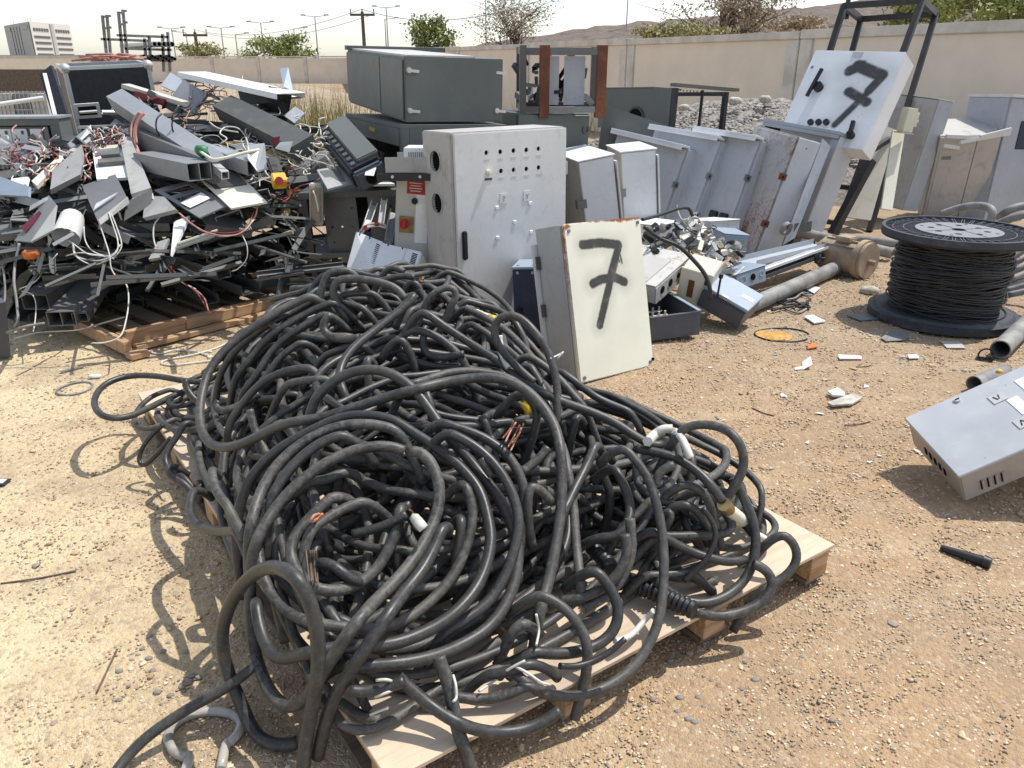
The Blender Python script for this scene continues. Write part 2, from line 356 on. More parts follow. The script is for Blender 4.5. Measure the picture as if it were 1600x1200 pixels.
def seven_mat(name, base, strokes, hw, rust_top=None, fuzz=0.012):
    """coat with a sprayed figure: flat paint on the sheet, soft edged"""
    k = NT(name); x, y, z = k.xyz(); n = k.noise(60, 3, 0.7); big = k.noise(3, 5, 0.6); fine = k.noise(45, 4, 0.7)
    cc = k.mix(k.ramp(big, 0.3, 0.7), tuple(c*0.94 for c in base), tuple(min(1, c*1.04) for c in base))
    cc = k.mix(k.math('MULTIPLY', k.ramp(fine, 0.68, 0.74), 0.6), cc, (0.30, 0.24, 0.16))
    if rust_top:
        zt, w_, xr = rust_top
        edge = k.math('ADD', k.math('MULTIPLY', k.math('SUBTRACT', z, zt), 1/w_), k.math('MULTIPLY', k.noise(14, 5, 0.75), 2.6))
        right = k.ramp(x, 0.05, xr, 0.55, 1.25)
        rm = k.ramp(k.math('MULTIPLY', edge, right), 0.72, 1.15)
        ledge = k.math('ADD', k.math('MULTIPLY', x, -45), k.math('MULTIPLY', k.noise(9, 5, 0.8), 2.4)); rm = k.math('MAXIMUM', rm, k.math('MULTIPLY', k.ramp(ledge, 0.85, 1.2), k.ramp(z, 0.1, zt)))
        corner = k.math('ADD', k.math('MULTIPLY', k.seg(x, z, (0.02, zt-0.02), (0.035, zt-0.015)), -22), k.math('MULTIPLY', k.noise(20, 5, 0.8), 1.6)); rm = k.math('MAXIMUM', rm, k.ramp(corner, 0.35, 0.7))
        cc = k.mix(rm, cc, k.mix(fine, (0.14, 0.04, 0.012), (0.45, 0.17, 0.05)))
    d = None
    for s_ in strokes:
        q = k.seg(x, z, s_[0], s_[1])
        if len(s_) > 2: q = k.math('SUBTRACT', q, s_[2])
        d = q if d is None else k.math('MINIMUM', d, q)
    d = k.math('ADD', d, k.math('MULTIPLY', k.math('SUBTRACT', n, 0.5), 0.016))
    core = k.ramp(d, hw-fuzz*0.4, hw+fuzz*0.55, 0.965, 0.0); core = k.math('MULTIPLY', core, k.ramp(k.noise(11, 3, 0.6), 0.25, 0.5, 0.88, 1.0)); halo = k.ramp(d, hw, hw+fuzz*5, 0.34, 0.0); halo = k.math('MULTIPLY', halo, k.ramp(k.noise(220, 2), 0.35, 0.65))
    k.col(k.mix(k.math('MAXIMUM', core, halo), cc, (0.022, 0.021, 0.022))); k.set(k.math('ADD', k.math('MULTIPLY', big, 0.3), 0.35), 0, 0.4); return k.m
# ------------------------------------------------------------------ the setting
def ax(lo, hi, st, far, g=1.35):
    a = list(np.arange(lo, hi, st)); s_ = st
    while a[-1] < far: s_ *= g; a.append(a[-1]+s_)
    s_ = st
    while a[0] > -far: s_ *= g; a.insert(0, a[0]-s_)
    return np.array(a)
gx = ax(-4.5, 6.0, 0.07, 1500); gy = ax(0.6, 8.0, 0.07, 1500)
def hump(x, y):
    return 0.010*np.sin(x*1.7+1.1)*np.sin(y*1.3+0.4) + 0.006*np.sin(x*5.1+y*3.3) + 0.005*np.sin(y*6.7-x*2.9)
X, Y = np.meshgrid(gx, gy); near = np.exp(-((X/9)**2+((Y-4)/9)**2)**2)
Z = (hump(X, Y) + rng.normal(0, 0.0028, X.shape))*near - 0.012
nx, ny = len(gx), len(gy); i = np.arange(nx*ny).reshape(ny, nx)
me = bpy.data.meshes.new('ground'); V = np.stack([X, Y, Z], -1).reshape(-1, 3)
F = np.stack([i[:-1, :-1], i[:-1, 1:], i[1:, 1:], i[1:, :-1]], -1).reshape(-1, 4)
me.from_pydata(V.tolist(), [], F.tolist()); me.polygons.foreach_set('use_smooth', [True]*len(me.polygons)); me.materials.append(M['ground'])
tag(part('ground', me, None), kind='structure')
def gz(x, y): return float(hump(np.array(x), np.array(y))*math.exp(-((x/9)**2+((y-4)/9)**2)**2)) - 0.012

ICO = bmesh.new(); bmesh.ops.create_icosphere(ICO, subdivisions=1, radius=1)
IV = np.array([v.co[:] for v in ICO.verts]); IF = np.array([[v.index for v in f.verts] for f in ICO.faces]); ICO.free()
def scatter_stones(name, mat, pos, size, flat=0.6, jit=0.25):
    n = len(pos); a = rng.uniform(0, 6.283, n); sc = size[:, None]*rng.uniform(0.65, 1.3, (n, 3)); sc[:, 2] *= flat
    v = IV[None]*(1+rng.uniform(-jit, jit, (n, 12)))[:, :, None]*sc[:, None, :]
    x = v[..., 0]*np.cos(a)[:, None]-v[..., 1]*np.sin(a)[:, None]; y = v[..., 0]*np.sin(a)[:, None]+v[..., 1]*np.cos(a)[:, None]
    v = np.stack([x, y, v[..., 2]], -1)+pos[:, None, :]; f = IF[None]+(np.arange(n)*12)[:, None, None]
    me = bpy.data.meshes.new(name); nf = n*20
    me.vertices.add(n*12); me.vertices.foreach_set('co', v.reshape(-1).astype(np.float32))
    me.loops.add(nf*3); me.loops.foreach_set('vertex_index', f.reshape(-1).astype(np.int32))
    me.polygons.add(nf); me.polygons.foreach_set('loop_start', np.arange(0, nf*3, 3, dtype=np.int32))
    me.update(calc_edges=True); me.validate(); me.polygons.foreach_set('use_smooth', np.zeros(nf, bool)); me.materials.append(mat)
    return tag(part(name, me, None), kind='stuff')
NP = 115000
r_ = 0.9+7.2*rng.random(NP)**1.35; th = rng.uniform(-0.70, 0.70, NP)
px_, py_ = r_*np.sin(th), r_*np.cos(th)
keep = rng.random(NP) < np.clip(0.75+0.14*px_+0.10*np.sin(px_*2.1+py_*1.7), 0.42, 1); px_, py_ = px_[keep], py_[keep]
sz = 0.0018+0.0025*rng.random(len(px_))**2+0.0009*r_[keep]*rng.random(len(px_)); big = rng.random(len(px_)) < 0.010; sz[big] *= rng.uniform(1.6, 2.8, big.sum())
pz = (hump(px_, py_)*np.exp(-((px_/9)**2+((py_-4)/9)**2)**2))-0.012+sz*0.25
scatter_stones('gravel', M['pebble'], np.stack([px_, py_, pz], -1), sz)

# hillside behind the wall
rp = [(560,100),(690,90),(735,74),(800,62),(880,50),(1000,33),(1100,26),(1250,12),(1330,4),(1450,-12),(1600,-30),(1800,-48),(2100,-60)]
rid = np.array([at(a, b, 62)[:] for a, b in rp]); fine_x = np.linspace(rid[0, 0], rid[-1, 0], 90); fz = np.interp(fine_x, rid[:, 0], rid[:, 2])
rows = [(30, -0.3), (38, 0.12), (46, 0.42), (54, 0.75), (62, 1.0), (75, 1.1), (95, 1.0), (130, -0.2)]
hv = []; 
for yy, kf in rows:
    for xx, zz in zip(fine_x, fz): hv.append((xx*yy/62, yy+rng.normal(0, 0.3), max(zz, 0)*kf*(yy/62 if yy < 62 else 1)+rng.normal(0, 0.07)*(kf > 0)*(zz > 1)))
m_ = MB(); n_ = len(fine_x); m_.add(hv, [(r*n_+k, r*n_+k+1, (r+1)*n_+k+1, (r+1)*n_+k) for r in range(len(rows)-1) for k in range(n_-1)], True)
struct('hill', m_, M['hill'])

# boundary wall: rendered panels between split concrete posts, a coping along the top
WZ = 2.1
pA, pB = on(985, 61, WZ), on(1257, 48.5, WZ); wd = (pB-pA); wd.z = 0; WL = wd.length; wd.normalize(); wn_ = Vector((wd.y, -wd.x, 0))
if wn_.y > 0: wn_ = -wn_
wall = thing('boundary_wall', 'beige rendered boundary wall with concrete posts below the stony hillside', 'wall', (pA.x, pA.y, 0))
ang = math.atan2(wd.y, wd.x); wall.rotation_euler = (0, 0, ang)      # local x runs along the wall towards the viewer, -y... yard side
sgn = -1 if (Matrix.Rotation(ang, 3, 'Z') @ Vector((0, -1, 0))).dot(wn_) > 0 else 1
for k in range(-4, 3):
    x0, x1 = k*WL, (k+1)*WL
    part('panel', MB().box((x0+0.30, -0.05, 0), (x1-0.30, 0.05, WZ-0.13)), M['wall'], wall)
    part('coping', MB().box((x0+0.012, -0.10, WZ-0.128), (x1-0.012, 0.10, WZ+(0.02 if k % 2 else 0.0))), M['concrete'], wall, 0.012)
    for a_, b_ in ((x0+0.012, x0+0.298), (x1-0.298, x1-0.012)):
        part('post', MB().box((a_, -0.085, 0), (b_, 0.085, WZ-0.13)), M['concrete'], wall, 0.012)
q0 = pA - wd*WL*4
far_wall = thing('boundary_wall', 'distant low stretch of beige wall behind the scrap heap', 'wall', (0, 0, 0))
for a_, b_ in (((q0.x, q0.y), (-13, 70)), ((-13, 70), (-30, 74)), ((-30, 74), (-62, 78))):
    n = 1 if a_[1] < 60 else 4
    for j in range(n):
        A = Vector((*a_, 0)).lerp(Vector((*b_, 0)), j/n); B = Vector((*a_, 0)).lerp(Vector((*b_, 0)), (j+1)/n); d = (B-A).normalized()
        part('panel', MB().bar(A+Vector((0,0,0.98))+d*0.16, B+Vector((0,0,0.98))-d*0.16, 0.12, 1.96), M['wall'], far_wall)
        part('post', MB().bar(A+Vector((0,0,1.0))-d*0.15, A+Vector((0,0,1.0))+d*0.15, 0.22, 2.0), M['concrete'], far_wall)
        part('coping', MB().bar(A+Vector((0,0,2.06)), B+Vector((0,0,2.06)), 0.25, 0.10), M['concrete'], far_wall)

# sandy banks on the waste ground behind the scrap
def bank(name, c, r, h, mat, seed):
    rr = np.random.default_rng(seed); n = 26; vs = []; fs = []
    for j in range(n):
        for k in range(n):
            u, v = 2*j/(n-1)-1, 2*k/(n-1)-1; q = max(0, 1-u*u-v*v); vs.append((c[0]+u*r[0], c[1]+v*r[1], c[2]+h*q**0.8*(1+0.03*rr.normal())-0.03))
    fs = [(j*n+k, (j+1)*n+k, (j+1)*n+k+1, j*n+k+1) for j in range(n-1) for k in range(n-1)]
    return MB().add(vs, fs, True)
struct('terrain', bank('b', (-9.5, 26, 0), (7, 6, 1), 1.05, M['hill'], 1), M['clay'])
struct('terrain', bank('b', (-13, 19, 0), (4.5, 3.5, 1), 0.9, M['hill'], 2), M['clay'])

M['heapmat'] = plain('crushed_stone_bed', (0.25,0.225,0.195), 0.95, var=0.5, sc=22, bump=0.8)
# heap of crushed stone by the wall
hc = at(1150, 205, 11.6); bx = (hc.x+0.4, 12.0)
hm = bank('heap', (bx[0], bx[1], 0), (3.0, 2.4, 1), 1.12, None, 3)
tag(single('gravel_heap', hm, M['heapmat'], 'heap of pale crushed stone in front of the beige wall', 'gravel heap'))
n = 15000; u = rng.uniform(-1, 1, n); v = -rng.random(n)*0.95+0.15; q = np.clip(1-u*u-v*v, 0, 1)
scatter_stones('gravel', M['crushed'], np.stack([bx[0]+u*3.0, bx[1]+v*2.4, 1.12*q**0.8-0.02], -1), rng.uniform(0.014, 0.038, n), 0.75)
for j, (a, b, s_) in enumerate(((1068,168,0.10),(1148,158,0.13),(1195,155,0.12),(1108,214,0.10))):
    p = at(a, b, 10.7 if b > 160 else 11.2)
    single('rock', MB().blob(p, (s_*0.75, s_*0.55, s_*0.42), 2, 0.16, j), M['stone'], ['pale rock on the gravel heap behind the black open frame','pale boulder near the top of the gravel heap','brownish boulder high on the right shoulder of the gravel heap','stone at the foot of the gravel heap'][j], 'rock')

# ------------------------------------------------------------------ trees and bushes
def tree(name, label, cat, base, h, cr, mat, n, leaf, trunk_r, seed, dense=1.0, limbs=7, cz=None, clumps=14):
    rr = np.random.default_rng(seed); t = thing(name, label, cat, base)
    cz = h - cr[2] if cz is None else cz; tr = MB(); top = np.array((0.1*cr[0]*rr.normal(), 0, cz))
    tr.tube(spline([(0,0,-0.1), (0.04*h*rr.normal(), 0, cz*0.4), tuple(top)], n=5), np.linspace(trunk_r, trunk_r*0.55, 11), 7)
    cl = []
    for k in range(clumps):
        d = rr.normal(size=3); d /= np.linalg.norm(d); d *= rr.random()**0.45; cl.append(np.array((0, 0, cz))+d*np.array(cr)*0.92)
    for k in range(limbs):
        e = cl[k % len(cl)]; s_ = top*(0.35+0.5*rr.random()); mid = (s_+e)/2+rr.normal(size=3)*0.06*h
        tr.tube(spline([s_, mid, e], n=5), np.linspace(trunk_r*0.45, trunk_r*0.10, 11), 5)
        for _ in range(3):
            e2 = e+rr.normal(size=3)*np.array(cr)*0.35; tr.tube(spline([mid, (mid+e2)/2+rr.normal(size=3)*0.03*h, e2], n=4), np.linspace(trunk_r*0.2, trunk_r*0.05, 9), 4)
    part('trunk', tr, M['bark'], t)
    n = int(n*2.2); leaf *= 0.68; ci = rr.integers(0, clumps, n); c = np.array(cl)[ci]+rr.normal(size=(n, 3))*np.array(cr)*0.20/dense**0.3; c[:, 2] = np.maximum(c[:, 2], 0.03*h)
    a = rr.normal(size=(n, 3)); a /= np.linalg.norm(a, axis=1)[:, None]; b = np.cross(a, rr.normal(size=(n, 3))); b /= np.linalg.norm(b, axis=1)[:, None]
    s_ = leaf*rr.uniform(0.5, 1.3, n)[:, None]; V = np.stack([c-a*s_, c+b*s_*0.45, c+a*s_, c-b*s_*0.45], 1).reshape(-1, 3)
    cm = MB(); cm.v = [tuple(p) for p in V.tolist()]; cm.f = [(4*k, 4*k+1, 4*k+2, 4*k+3) for k in range(n)]; cm.sm = [False]*n
    me = bpy.data.meshes.new('crown'); me.from_pydata(cm.v, [], cm.f); me.materials.append(mat); part('crown', me, None, t)
    return t
def tr_px(name, label, cat, x0, x1, y0, y1, Y, mat, n, leaf, seed, **k):
    s_ = Y*_c/FPX; p = at((x0+x1)/2, 98, Y); top = at((x0+x1)/2, y0, Y).z; bot = max(0.25, at((x0+x1)/2, y1, Y).z); rx = (x1-x0)/2*s_
    return tree(name, label, cat, (p.x, Y, 0), top, (rx, rx*0.8, max(0.4, (top-bot)/2)), mat, n, leaf, max(0.05, rx*0.05), seed, cz=(top+bot)/2, **k)
tr_px('tree', 'small light green tree rising behind the dark cabinet stack', 'tree', 622, 708, 24, 84, 48, M['leaf_green'], 1100, 0.17, 11, clumps=10)
tr_px('tree', 'nearly bare grey brown tree at the end of the hillside', 'tree', 738, 868, -8, 72, 52, M['leaf_dry'], 1500, 0.12, 12, limbs=16, clumps=18)
tr_px('tree', 'round green bushy tree beyond the far wall', 'tree', 382, 486, 55, 100, 82, M['leaf_green'], 1300, 0.26, 13)
tr_px('tree', 'grey green bushy tree between two lamp posts', 'tree', 283, 352, 66, 100, 84, M['leaf_olive'], 1000, 0.24, 14)
tr_px('tree', 'wide thorny brown tree on the hillside above the wall', 'tree', 1040, 1225, -40, 52, 40, M['leaf_dry'], 2600, 0.12, 15, limbs=16, clumps=20)
tr_px('bush', 'low yellow green bush against the top of the wall', 'bush', 985, 1120, 42, 62, 34, M['leaf_olive'], 900, 0.14, 16)
tr_px('bush', 'dry straw coloured bush left of the black frame', 'bush', 1188, 1300, 24, 60, 33, M['leaf_dry'], 900, 0.12, 17)
tr_px('tree', 'bright green leafy tree seen through the black frame', 'tree', 1368, 1480, -30, 46, 24, M['leaf_green'], 1500, 0.11, 18)
tr_px('tree', 'dense green tree over the wall at the yard corner', 'tree', 1470, 1680, -40, 44, 21, M['leaf_green'], 2600, 0.11, 19)
# tall dry grass behind the scrap heap
gp = at(470, 200, 9.5); gm = MB(); rr = np.random.default_rng(5)
for k in range(1500):
    b = np.array((gp.x+rr.normal()*0.55-0.02, gp.y+rr.normal()*0.5+0.4, 0)); h = rr.uniform(0.7, 1.45); d = rr.normal(size=2)*0.16; w = 0.006
    gm.add([b+(-w,0,0), b+(w,0,0), b+np.array((d[0]*0.5+w*0.7, d[1]*0.5, h*0.6)), b+np.array((d[0], d[1], h)), b+np.array((d[0]*0.5-w*0.7, d[1]*0.5, h*0.6))], [(0,1,2,3,4)])
tag(part('grass', gm, M['straw']), kind='stuff')
gm = MB()
for k in range(420):
    kx = rr.uniform(-3.2*WL, 0.9*WL); b = pA+wd*kx+wn_*rr.uniform(0.15, 0.7); b = np.array((b.x, b.y, 0)); h = rr.uniform(0.3, 0.9); d = rr.normal(size=2)*0.14; w = 0.008
    gm.add([b+(-w,0,0), b+(w,0,0), b+np.array((d[0], d[1], h))], [(0,1,2)])
tag(part('grass', gm, M['straw']), kind='stuff')

# ------------------------------------------------------------------ far things: lamps, power line, tower block
def lamp(px, py, Y, arms, note):
    p = at(px, 98, Y); top = at(px, py, Y).z; t = thing('street_lamp', note, 'street lamp', (p.x, Y, 0), group='street lamps along the far road')
    r = 0.048*Y/60
    part('pole', MB().cyl((0,0,0), (0,0,top), r*1.2, 8, r*0.7), M['pole'], t)
    for s_ in arms:
        part('arm', MB().cyl((0,0,top), (s_*Y*0.012, 0, top+Y*0.0011), r*0.5, 6), M['pole'], t)
        part('lamp_head', MB().box((min(s_*Y*0.011, s_*Y*0.016), -r*2, top+Y*0.0011), (max(s_*Y*0.011, s_*Y*0.016), r*2, top+Y*0.0011+r*1.6)), M['pole'], t)
for a in [(276,45,100,(-1,1),'double armed street lamp left of the grey green bush'), (352,44,100,(-1,1),'double armed street lamp right of the grey green bush'), (297,51,130,(-1,),'fainter lamp between the two left bushes'),
          (373,54,130,(1,),'short single armed lamp next to the round green tree'), (414,36,100,(-1,1),'double armed lamp rising over the round green tree'), (464,45,130,(1,),'small lamp at the edge of the round green tree'),
          (498,26,85,(-1,1),'tall double armed lamp left of the power pole'), (608,12,72,(-1,1),'tallest double armed lamp right of the power pole'), (605,30,95,(1,),'lamp standing directly behind the tallest lamp'),
          (760,-20,70,(1,),'lamp pole rising through the bare tree'), (976,-30,60,(1,),'slim lamp pole on the hillside ridge')]: lamp(*a)
def power_pole(px, py, Y, note):
    p = at(px, 98, Y); top = at(px, py, Y).z; t = thing('power_pole', note, 'power pole', (p.x, Y, 0)); k = Y/60
    part('pole', MB().cyl((0,0,0), (0,0,top), 0.15*k, 8, 0.11*k), M['bark'], t)
    part('crossarm', MB().box((-0.85*k,-0.06,top-0.28*k), (0.85*k,0.06,top-0.13*k)), M['bark'], t)
    for s_ in (-0.8, 0, 0.8): part('insulator', MB().cyl((s_*k,0,top-0.13*k), (s_*k,0,top+0.18*k), 0.05*k, 6), M['pole'], t)
    return Vector((p.x, Y, top+0.15*k))
w1 = power_pole(571, 18, 58, 'dark power pole with crossarm behind the dark cabinet stack'); w0 = power_pole(311, 50, 95, 'smaller dark power pole behind the grey green bush')
for j, (a, b) in enumerate(((w0, w1), (w1, at(900, -20, 40)), (w0+Vector((0.9,0,-0.3)), w1+Vector((0.8,0,-0.3))))):
    pts = [a.lerp(b, t)-Vector((0,0,4*t*(1-t)*1.0)) for t in np.linspace(0, 1, 14)]
    single('power_line', MB().tube(pts, 0.022, 4), M['pole'], ['upper power line running to the smaller pole', 'power line leaving the dark pole towards the bare tree', 'lower power line running to the smaller pole'][j], 'power line')

# tower block
Yb = 480.0; c0 = at(57, 87, Yb); cl_ = at(17, 87, Yb+55); cr_ = at(118, 87, Yb+45); zt = at(55, 33.5, Yb).z
c0.z = cl_.z = cr_.z = 0; bk = cl_+cr_-c0
bt = thing('tower_block', 'pale multi storey block with dark window bands on the skyline', 'building', c0)
o0 = Vector((0,0,0)); oL, oR, oB = cl_-c0, cr_-c0, bk-c0; up = Vector((0,0,zt))
M['bldA'] = plain('grey_facade', (0.36,0.36,0.36), 0.9, var=0.05); M['bldB'] = plain('cream_facade', (0.56,0.53,0.49), 0.9, var=0.05); M['glass_far'] = plain('dark_glazing', (0.07,0.07,0.08), 0.3)
part('wall', MB().add([o0, oR, oB, oL, o0+up, oR+up, oB+up, oL+up], [(0,1,5,4),(1,2,6,5),(2,3,7,6),(3,0,4,7),(4,5,6,7)]), M['bldB'], bt)
nL = Vector((oL.y, -oL.x, 0)).normalized(); nL = nL if nL.dot(c0) < 0 else -nL; nR = Vector((oR.y, -oR.x, 0)).normalized(); nR = nR if nR.dot(c0) < 0 else -nR
part('side_face', MB().slab([oL*0.02+nL*0.3, oL*0.98+nL*0.3, oL*0.98+nL*0.3+up*0.99, oL*0.02+nL*0.3+up*0.99], 0.25), M['bldA'], bt)  # left face coloured greyer than the cream right face
for k in range(4): part('window_band', MB().bar(oL*(0.36+k*0.11)+nL*0.45+up*0.03, oL*(0.36+k*0.11)+nL*0.45+up*0.92, 0.9, 0.3), M['glass_far'], bt)
for a_, b_ in ((0.06, 0.28), (0.72, 0.92)): part('window', MB().slab([oL*a_+nL*0.5+up*0.84, oL*b_+nL*0.5+up*0.84, oL*b_+nL*0.5+up*0.93, oL*a_+nL*0.5+up*0.93], 0.3), M['glass_far'], bt)
for r in range(6):
    for a_, b_ in ((0.04, 0.42), (0.58, 0.96)):
        z0 = 0.10+r*0.135
        if r == 5:
            for j in range(6): a2 = a_+(b_-a_)*j/6; part('window', MB().slab([oR*(a2+0.008)+nR*0.3+up*(z0+0.02), oR*(a2+0.05)+nR*0.3+up*(z0+0.02), oR*(a2+0.05)+nR*0.3+up*(z0+0.09), oR*(a2+0.008)+nR*0.3+up*(z0+0.09)], 0.2), M['glass_far'], bt)
        else: part('window_band', MB().slab([oR*a_+nR*0.3+up*z0, oR*b_+nR*0.3+up*z0, oR*b_+nR*0.3+up*(z0+0.05), oR*a_+nR*0.3+up*(z0+0.05)], 0.2), M['glass_far'], bt)
part('stair_core', MB().slab([oR*0.46+nR*0.6, oR*0.54+nR*0.6, oR*0.54+nR*0.6+up*0.98, oR*0.46+nR*0.6+up*0.98], 0.5), M['bldA'], bt)
for k, q in ((0.75, 0.1), (0.2, 0.6), (0.1, 0.7)): part('antenna', MB().cyl(oL*k+oR*0.1+up, oL*k+oR*0.1+up+Vector((0,0,2.6)), 0.12, 5), M['pole'], bt)
lb = thing('low_building', 'long low concrete building with dark bays under the tower block', 'building', at(75, 98, 300) * Vector((1,1,0)) if False else (at(75, 98, 300).x, 300, 0))
s_ = 300*_c/FPX
part('wall', MB().box((-95*s_, 0, 0), (130*s_, 12, 3.2)), M['bldB'], lb); part('roof', MB().box((-97*s_, -0.8, 3.21), (132*s_, 12, 4.1)), M['bldA'], lb)
for k in range(13): part('window', MB().box((-92*s_+k*17*s_, -0.3, 0.4), (-92*s_+k*17*s_+11*s_, 0.05, 2.7)), M['glass_far'], lb)
for j, (a, b) in enumerate(((-60,-5),(60,205),(430,520))):
    tree('bush', ['dusty bush before the low concrete building','dusty hedge of scrub right of the low building','low scrub under the far lamps'][j], 'bush', (at((a+b)/2, 98, 120).x, 120, 0), 1.8, ((b-a)/2*120*_c/FPX, 2, 0.9), M['leaf_olive'], 700, 0.35, 0.08, 40+j, cz=0.9)

# pipe rack far behind the flight case
pr = thing('pipe_rack', 'steel pipe rack of tall posts with bundles of pipes on its arms', 'pipe rack', (at(210, 98, 26).x, 26, 0)); po = pr.location
def L26(px, py, Y=26): return at(px, py, Y)-po
for a, b in (((160,24),(169,110)),((167,23),(175,110)),((185,18),(194,110)),((192,15),(201,110)),((233,57),(236,112)),((254,53),(256,112)),((262,50),(266,112)),((226,60),(229,112))):
    part('post', MB().bar(L26(*a), L26(*b), 0.07), M['pipe_grey'], pr)
    if a[1] < 30: part('arm', MB().bar(L26(a[0], a[1]+20), L26(a[0]+7, a[1]+20), 0.06), M['pipe_grey'], pr); part('arm', MB().bar(L26(a[0], a[1]+2), L26(a[0]+6, a[1]+2), 0.06), M['pipe_grey'], pr)
for a, b in (((158,61),(232,64)),((183,55),(264,58)),((195,76),(268,78)),((205,93),(270,95))): part('beam', MB().bar(L26(*a), L26(*b), 0.07), M['pipe_grey'], pr)
for j, px in enumerate((242, 249, 257, 263, 269)):
    single('pipe', MB().ring(at(px, 69, 25.4), at(px-52, 71.5, 33), 0.075, 0.062, 12), M['galv'], 'open ended grey pipe lying on the pipe rack', 'pipe', 'pipes on the upper arms of the rack')
for j in range(14):
    px = 216+j*4.4; single('pipe', MB().ring(at(px, 90+2.5*math.sin(j*2.1), 25.6), at(px-25, 91, 32), 0.05, 0.04, 8), M['scrap_dark'], 'thin dark pipe bundled at the bottom of the rack', 'pipe', 'dark pipes under the rack')
for j in range(26):
    a = at(150+random.random()*58, 97-random.random()*9, 24.5); d = Vector((random.uniform(-0.8,0.8), random.uniform(-0.5,0.5), random.uniform(-0.05,0.14)))
    single('copper_tube', MB().tube([a-d, a+Vector((0,0,random.uniform(0,0.1))), a+d], 0.028, 5), M['wire_pink'], 'bent pinkish tube in the loose heap beside the pipe rack', 'tube', 'loose tubes beside the pipe rack')
single('low_wall', MB().box((-16.8, 22, 0), (-9.6, 22.4, 1.44)), M['bark'], 'low dark wall behind the stacked grey cages', 'wall')
for j in range(3):
    for z in range(2):
        a = at(2+j*27, 150, 13.5); t = thing('wire_cage', 'grey wire cage of blocks stacked behind the socket cabinet', 'cage', (a.x, 13.5, 0.02+z*0.60), group='wire cages stacked in the distance')
        part('load', MB().box((-0.11, 0.02, 0.03), (0.15, 0.26, 0.52)), M['grey_side' if j != 1 else 'scrap'], t)
        for k in range(5): part('wire', MB().box((-0.125+k*0.068, 0, 0), (-0.117+k*0.068, 0.012, 0.56)), M['galv'], t); part('wire', MB().box((-0.125, -0.012, k*0.135), (0.155, 0, 0.01+k*0.135)), M['galv'], t)
# ------------------------------------------------------------------ cabinets (pose measured from the photograph: corner, tilt, size)
FIT = {
'big':(-0.321, 4.600, -0.000, -0.0221, -0.0015, 0.6088, 0.827, 0.351, 1.235),
'box7':(0.369, 3.924, 0.000, -0.2563, 0.0405, 0.6407, 0.568, 0.247, 0.849),
'bluebox':(0.021, 4.541, -0.001, -0.0710, -0.0534, -0.1585, 0.500, 0.293, 0.482),
'darktop':(-0.702, 5.500, 1.232, 0.0410, 0.0161, 0.4269, 0.694, 2.129, 0.405),
'darkpanel':(-0.701, 5.490, 1.234, -0.0073, 0.0251, 0.4815, 0.714, 0.020, 0.406),
'darklow':(-0.755, 5.415, 0.001, 0.0, 0.0300, 0.4550, 0.760, 1.40, 1.222),
'rackframe':(-1.388, 5.389, -0.001, 0.0407, -0.0407, -0.0277, 0.651, 0.600, 0.795),
'control':(-0.794, 4.950, 0.012, -0.0066, 0.0886, 0.0637, 0.500, 0.250, 0.959),
'cab_a':(0.622, 5.900, 0.053, 0.0, -0.1615, 0.2287, 0.273, 0.70, 0.900),
'cab_b':(0.930, 6.300, 0.063, -0.02, -0.0926, 0.0476, 0.275, 0.70, 0.902),
'lean_a':(1.355, 7.599, -0.195, 0.0925, 0.2645, 0.6381, 0.360, 0.976, 1.091),
'lean_b':(1.610, 7.450, -0.082, 0.0674, 0.3517, 0.6703, 0.385, 0.854, 1.084),
'lean_c':(1.913, 7.200, -0.075, 0.0401, 0.3139, 0.5455, 0.370, 0.789, 1.090),
'lean_d':(2.160, 7.000, -0.046, 0.0710, 0.2353, 0.2674, 0.247, 0.696, 1.100),
'lean_e':(2.675, 7.300, -0.042, 0.0888, 0.2719, 0.6671, 0.308, 0.816, 1.094),
'white7':(2.568, 8.006, 0.903, -0.5038, 0.0271, -0.9020, 0.899, 0.231, 0.927),
'cab_f':(3.919, 8.892, 0.179, -0.1292, 0.0717, -1.0720, 0.482, 0.274, 1.126),
'cab_g':(4.548, 8.791, -0.028, 0.2954, -0.0462, -0.2392, 0.577, 0.500, 1.018),
'cab_h':(5.038, 8.454, 0.001, -0.0240, 0.0480, 0.3788, 0.600, 0.500, 1.304),
'silver':(1.765, 2.668, 0.010, 0.2186, -0.4751, 0.0235, 0.640, 0.376, 0.158),
'longcab':(1.664, 8.600, 0.944, -0.0316, 0.0689, 0.6286, 0.846, 1.144, 0.419),
'rustyrack':(0.114, 6.600, 1.235, 0.4735, 0.0230, -0.2094, 0.577, 0.500, 0.462),
'darkbase':(0.006, 6.488, 0.134, -0.0000, 0.0290, 0.3923, 0.649, 0.500, 1.100),
'flight':(-3.955, 7.500, 1.018, 0.0547, -0.0429, 0.5934, 0.730, 0.512, 0.549),
'tray_r':(1.158, 4.662, 0.020, -0.1424, -0.1569, 1.6720, 0.499, 0.400, 0.129),
'breaker':(1.212, 5.020, 0.116, 0.2057, 0.3686, -0.6162, 0.322, 0.263, 0.148),
'beigebox':(1.166, 5.394, 0.050, 0.2686, 0.1615, -0.5002, 0.140, 0.221, 0.239),
}
def fitted(key, name, label, cat, group=None):
    f = FIT[key]; t = thing(name, label, cat, f[:3], f[3:6], group); return t, f[6], f[7], f[8]
def shell(w, d, h, t=0.012, open_side='front'):
    m = MB()
    m.box((0,0,0), (w,d,t)).box((0,0,h-t), (w,d,h)).box((0,0,t), (t,d,h-t)).box((w-t,0,t), (w,d,h-t))
    if open_side != 'back': m.box((t,d-t,t), (w-t,d,h-t))
    if open_side != 'front': m.box((t,0,t), (w-t,t,h-t))
    return m
def hinge(mb, x, y, z): mb.box((x-0.012, y-0.012, z-0.03), (x+0.012, y+0.012, z+0.03))

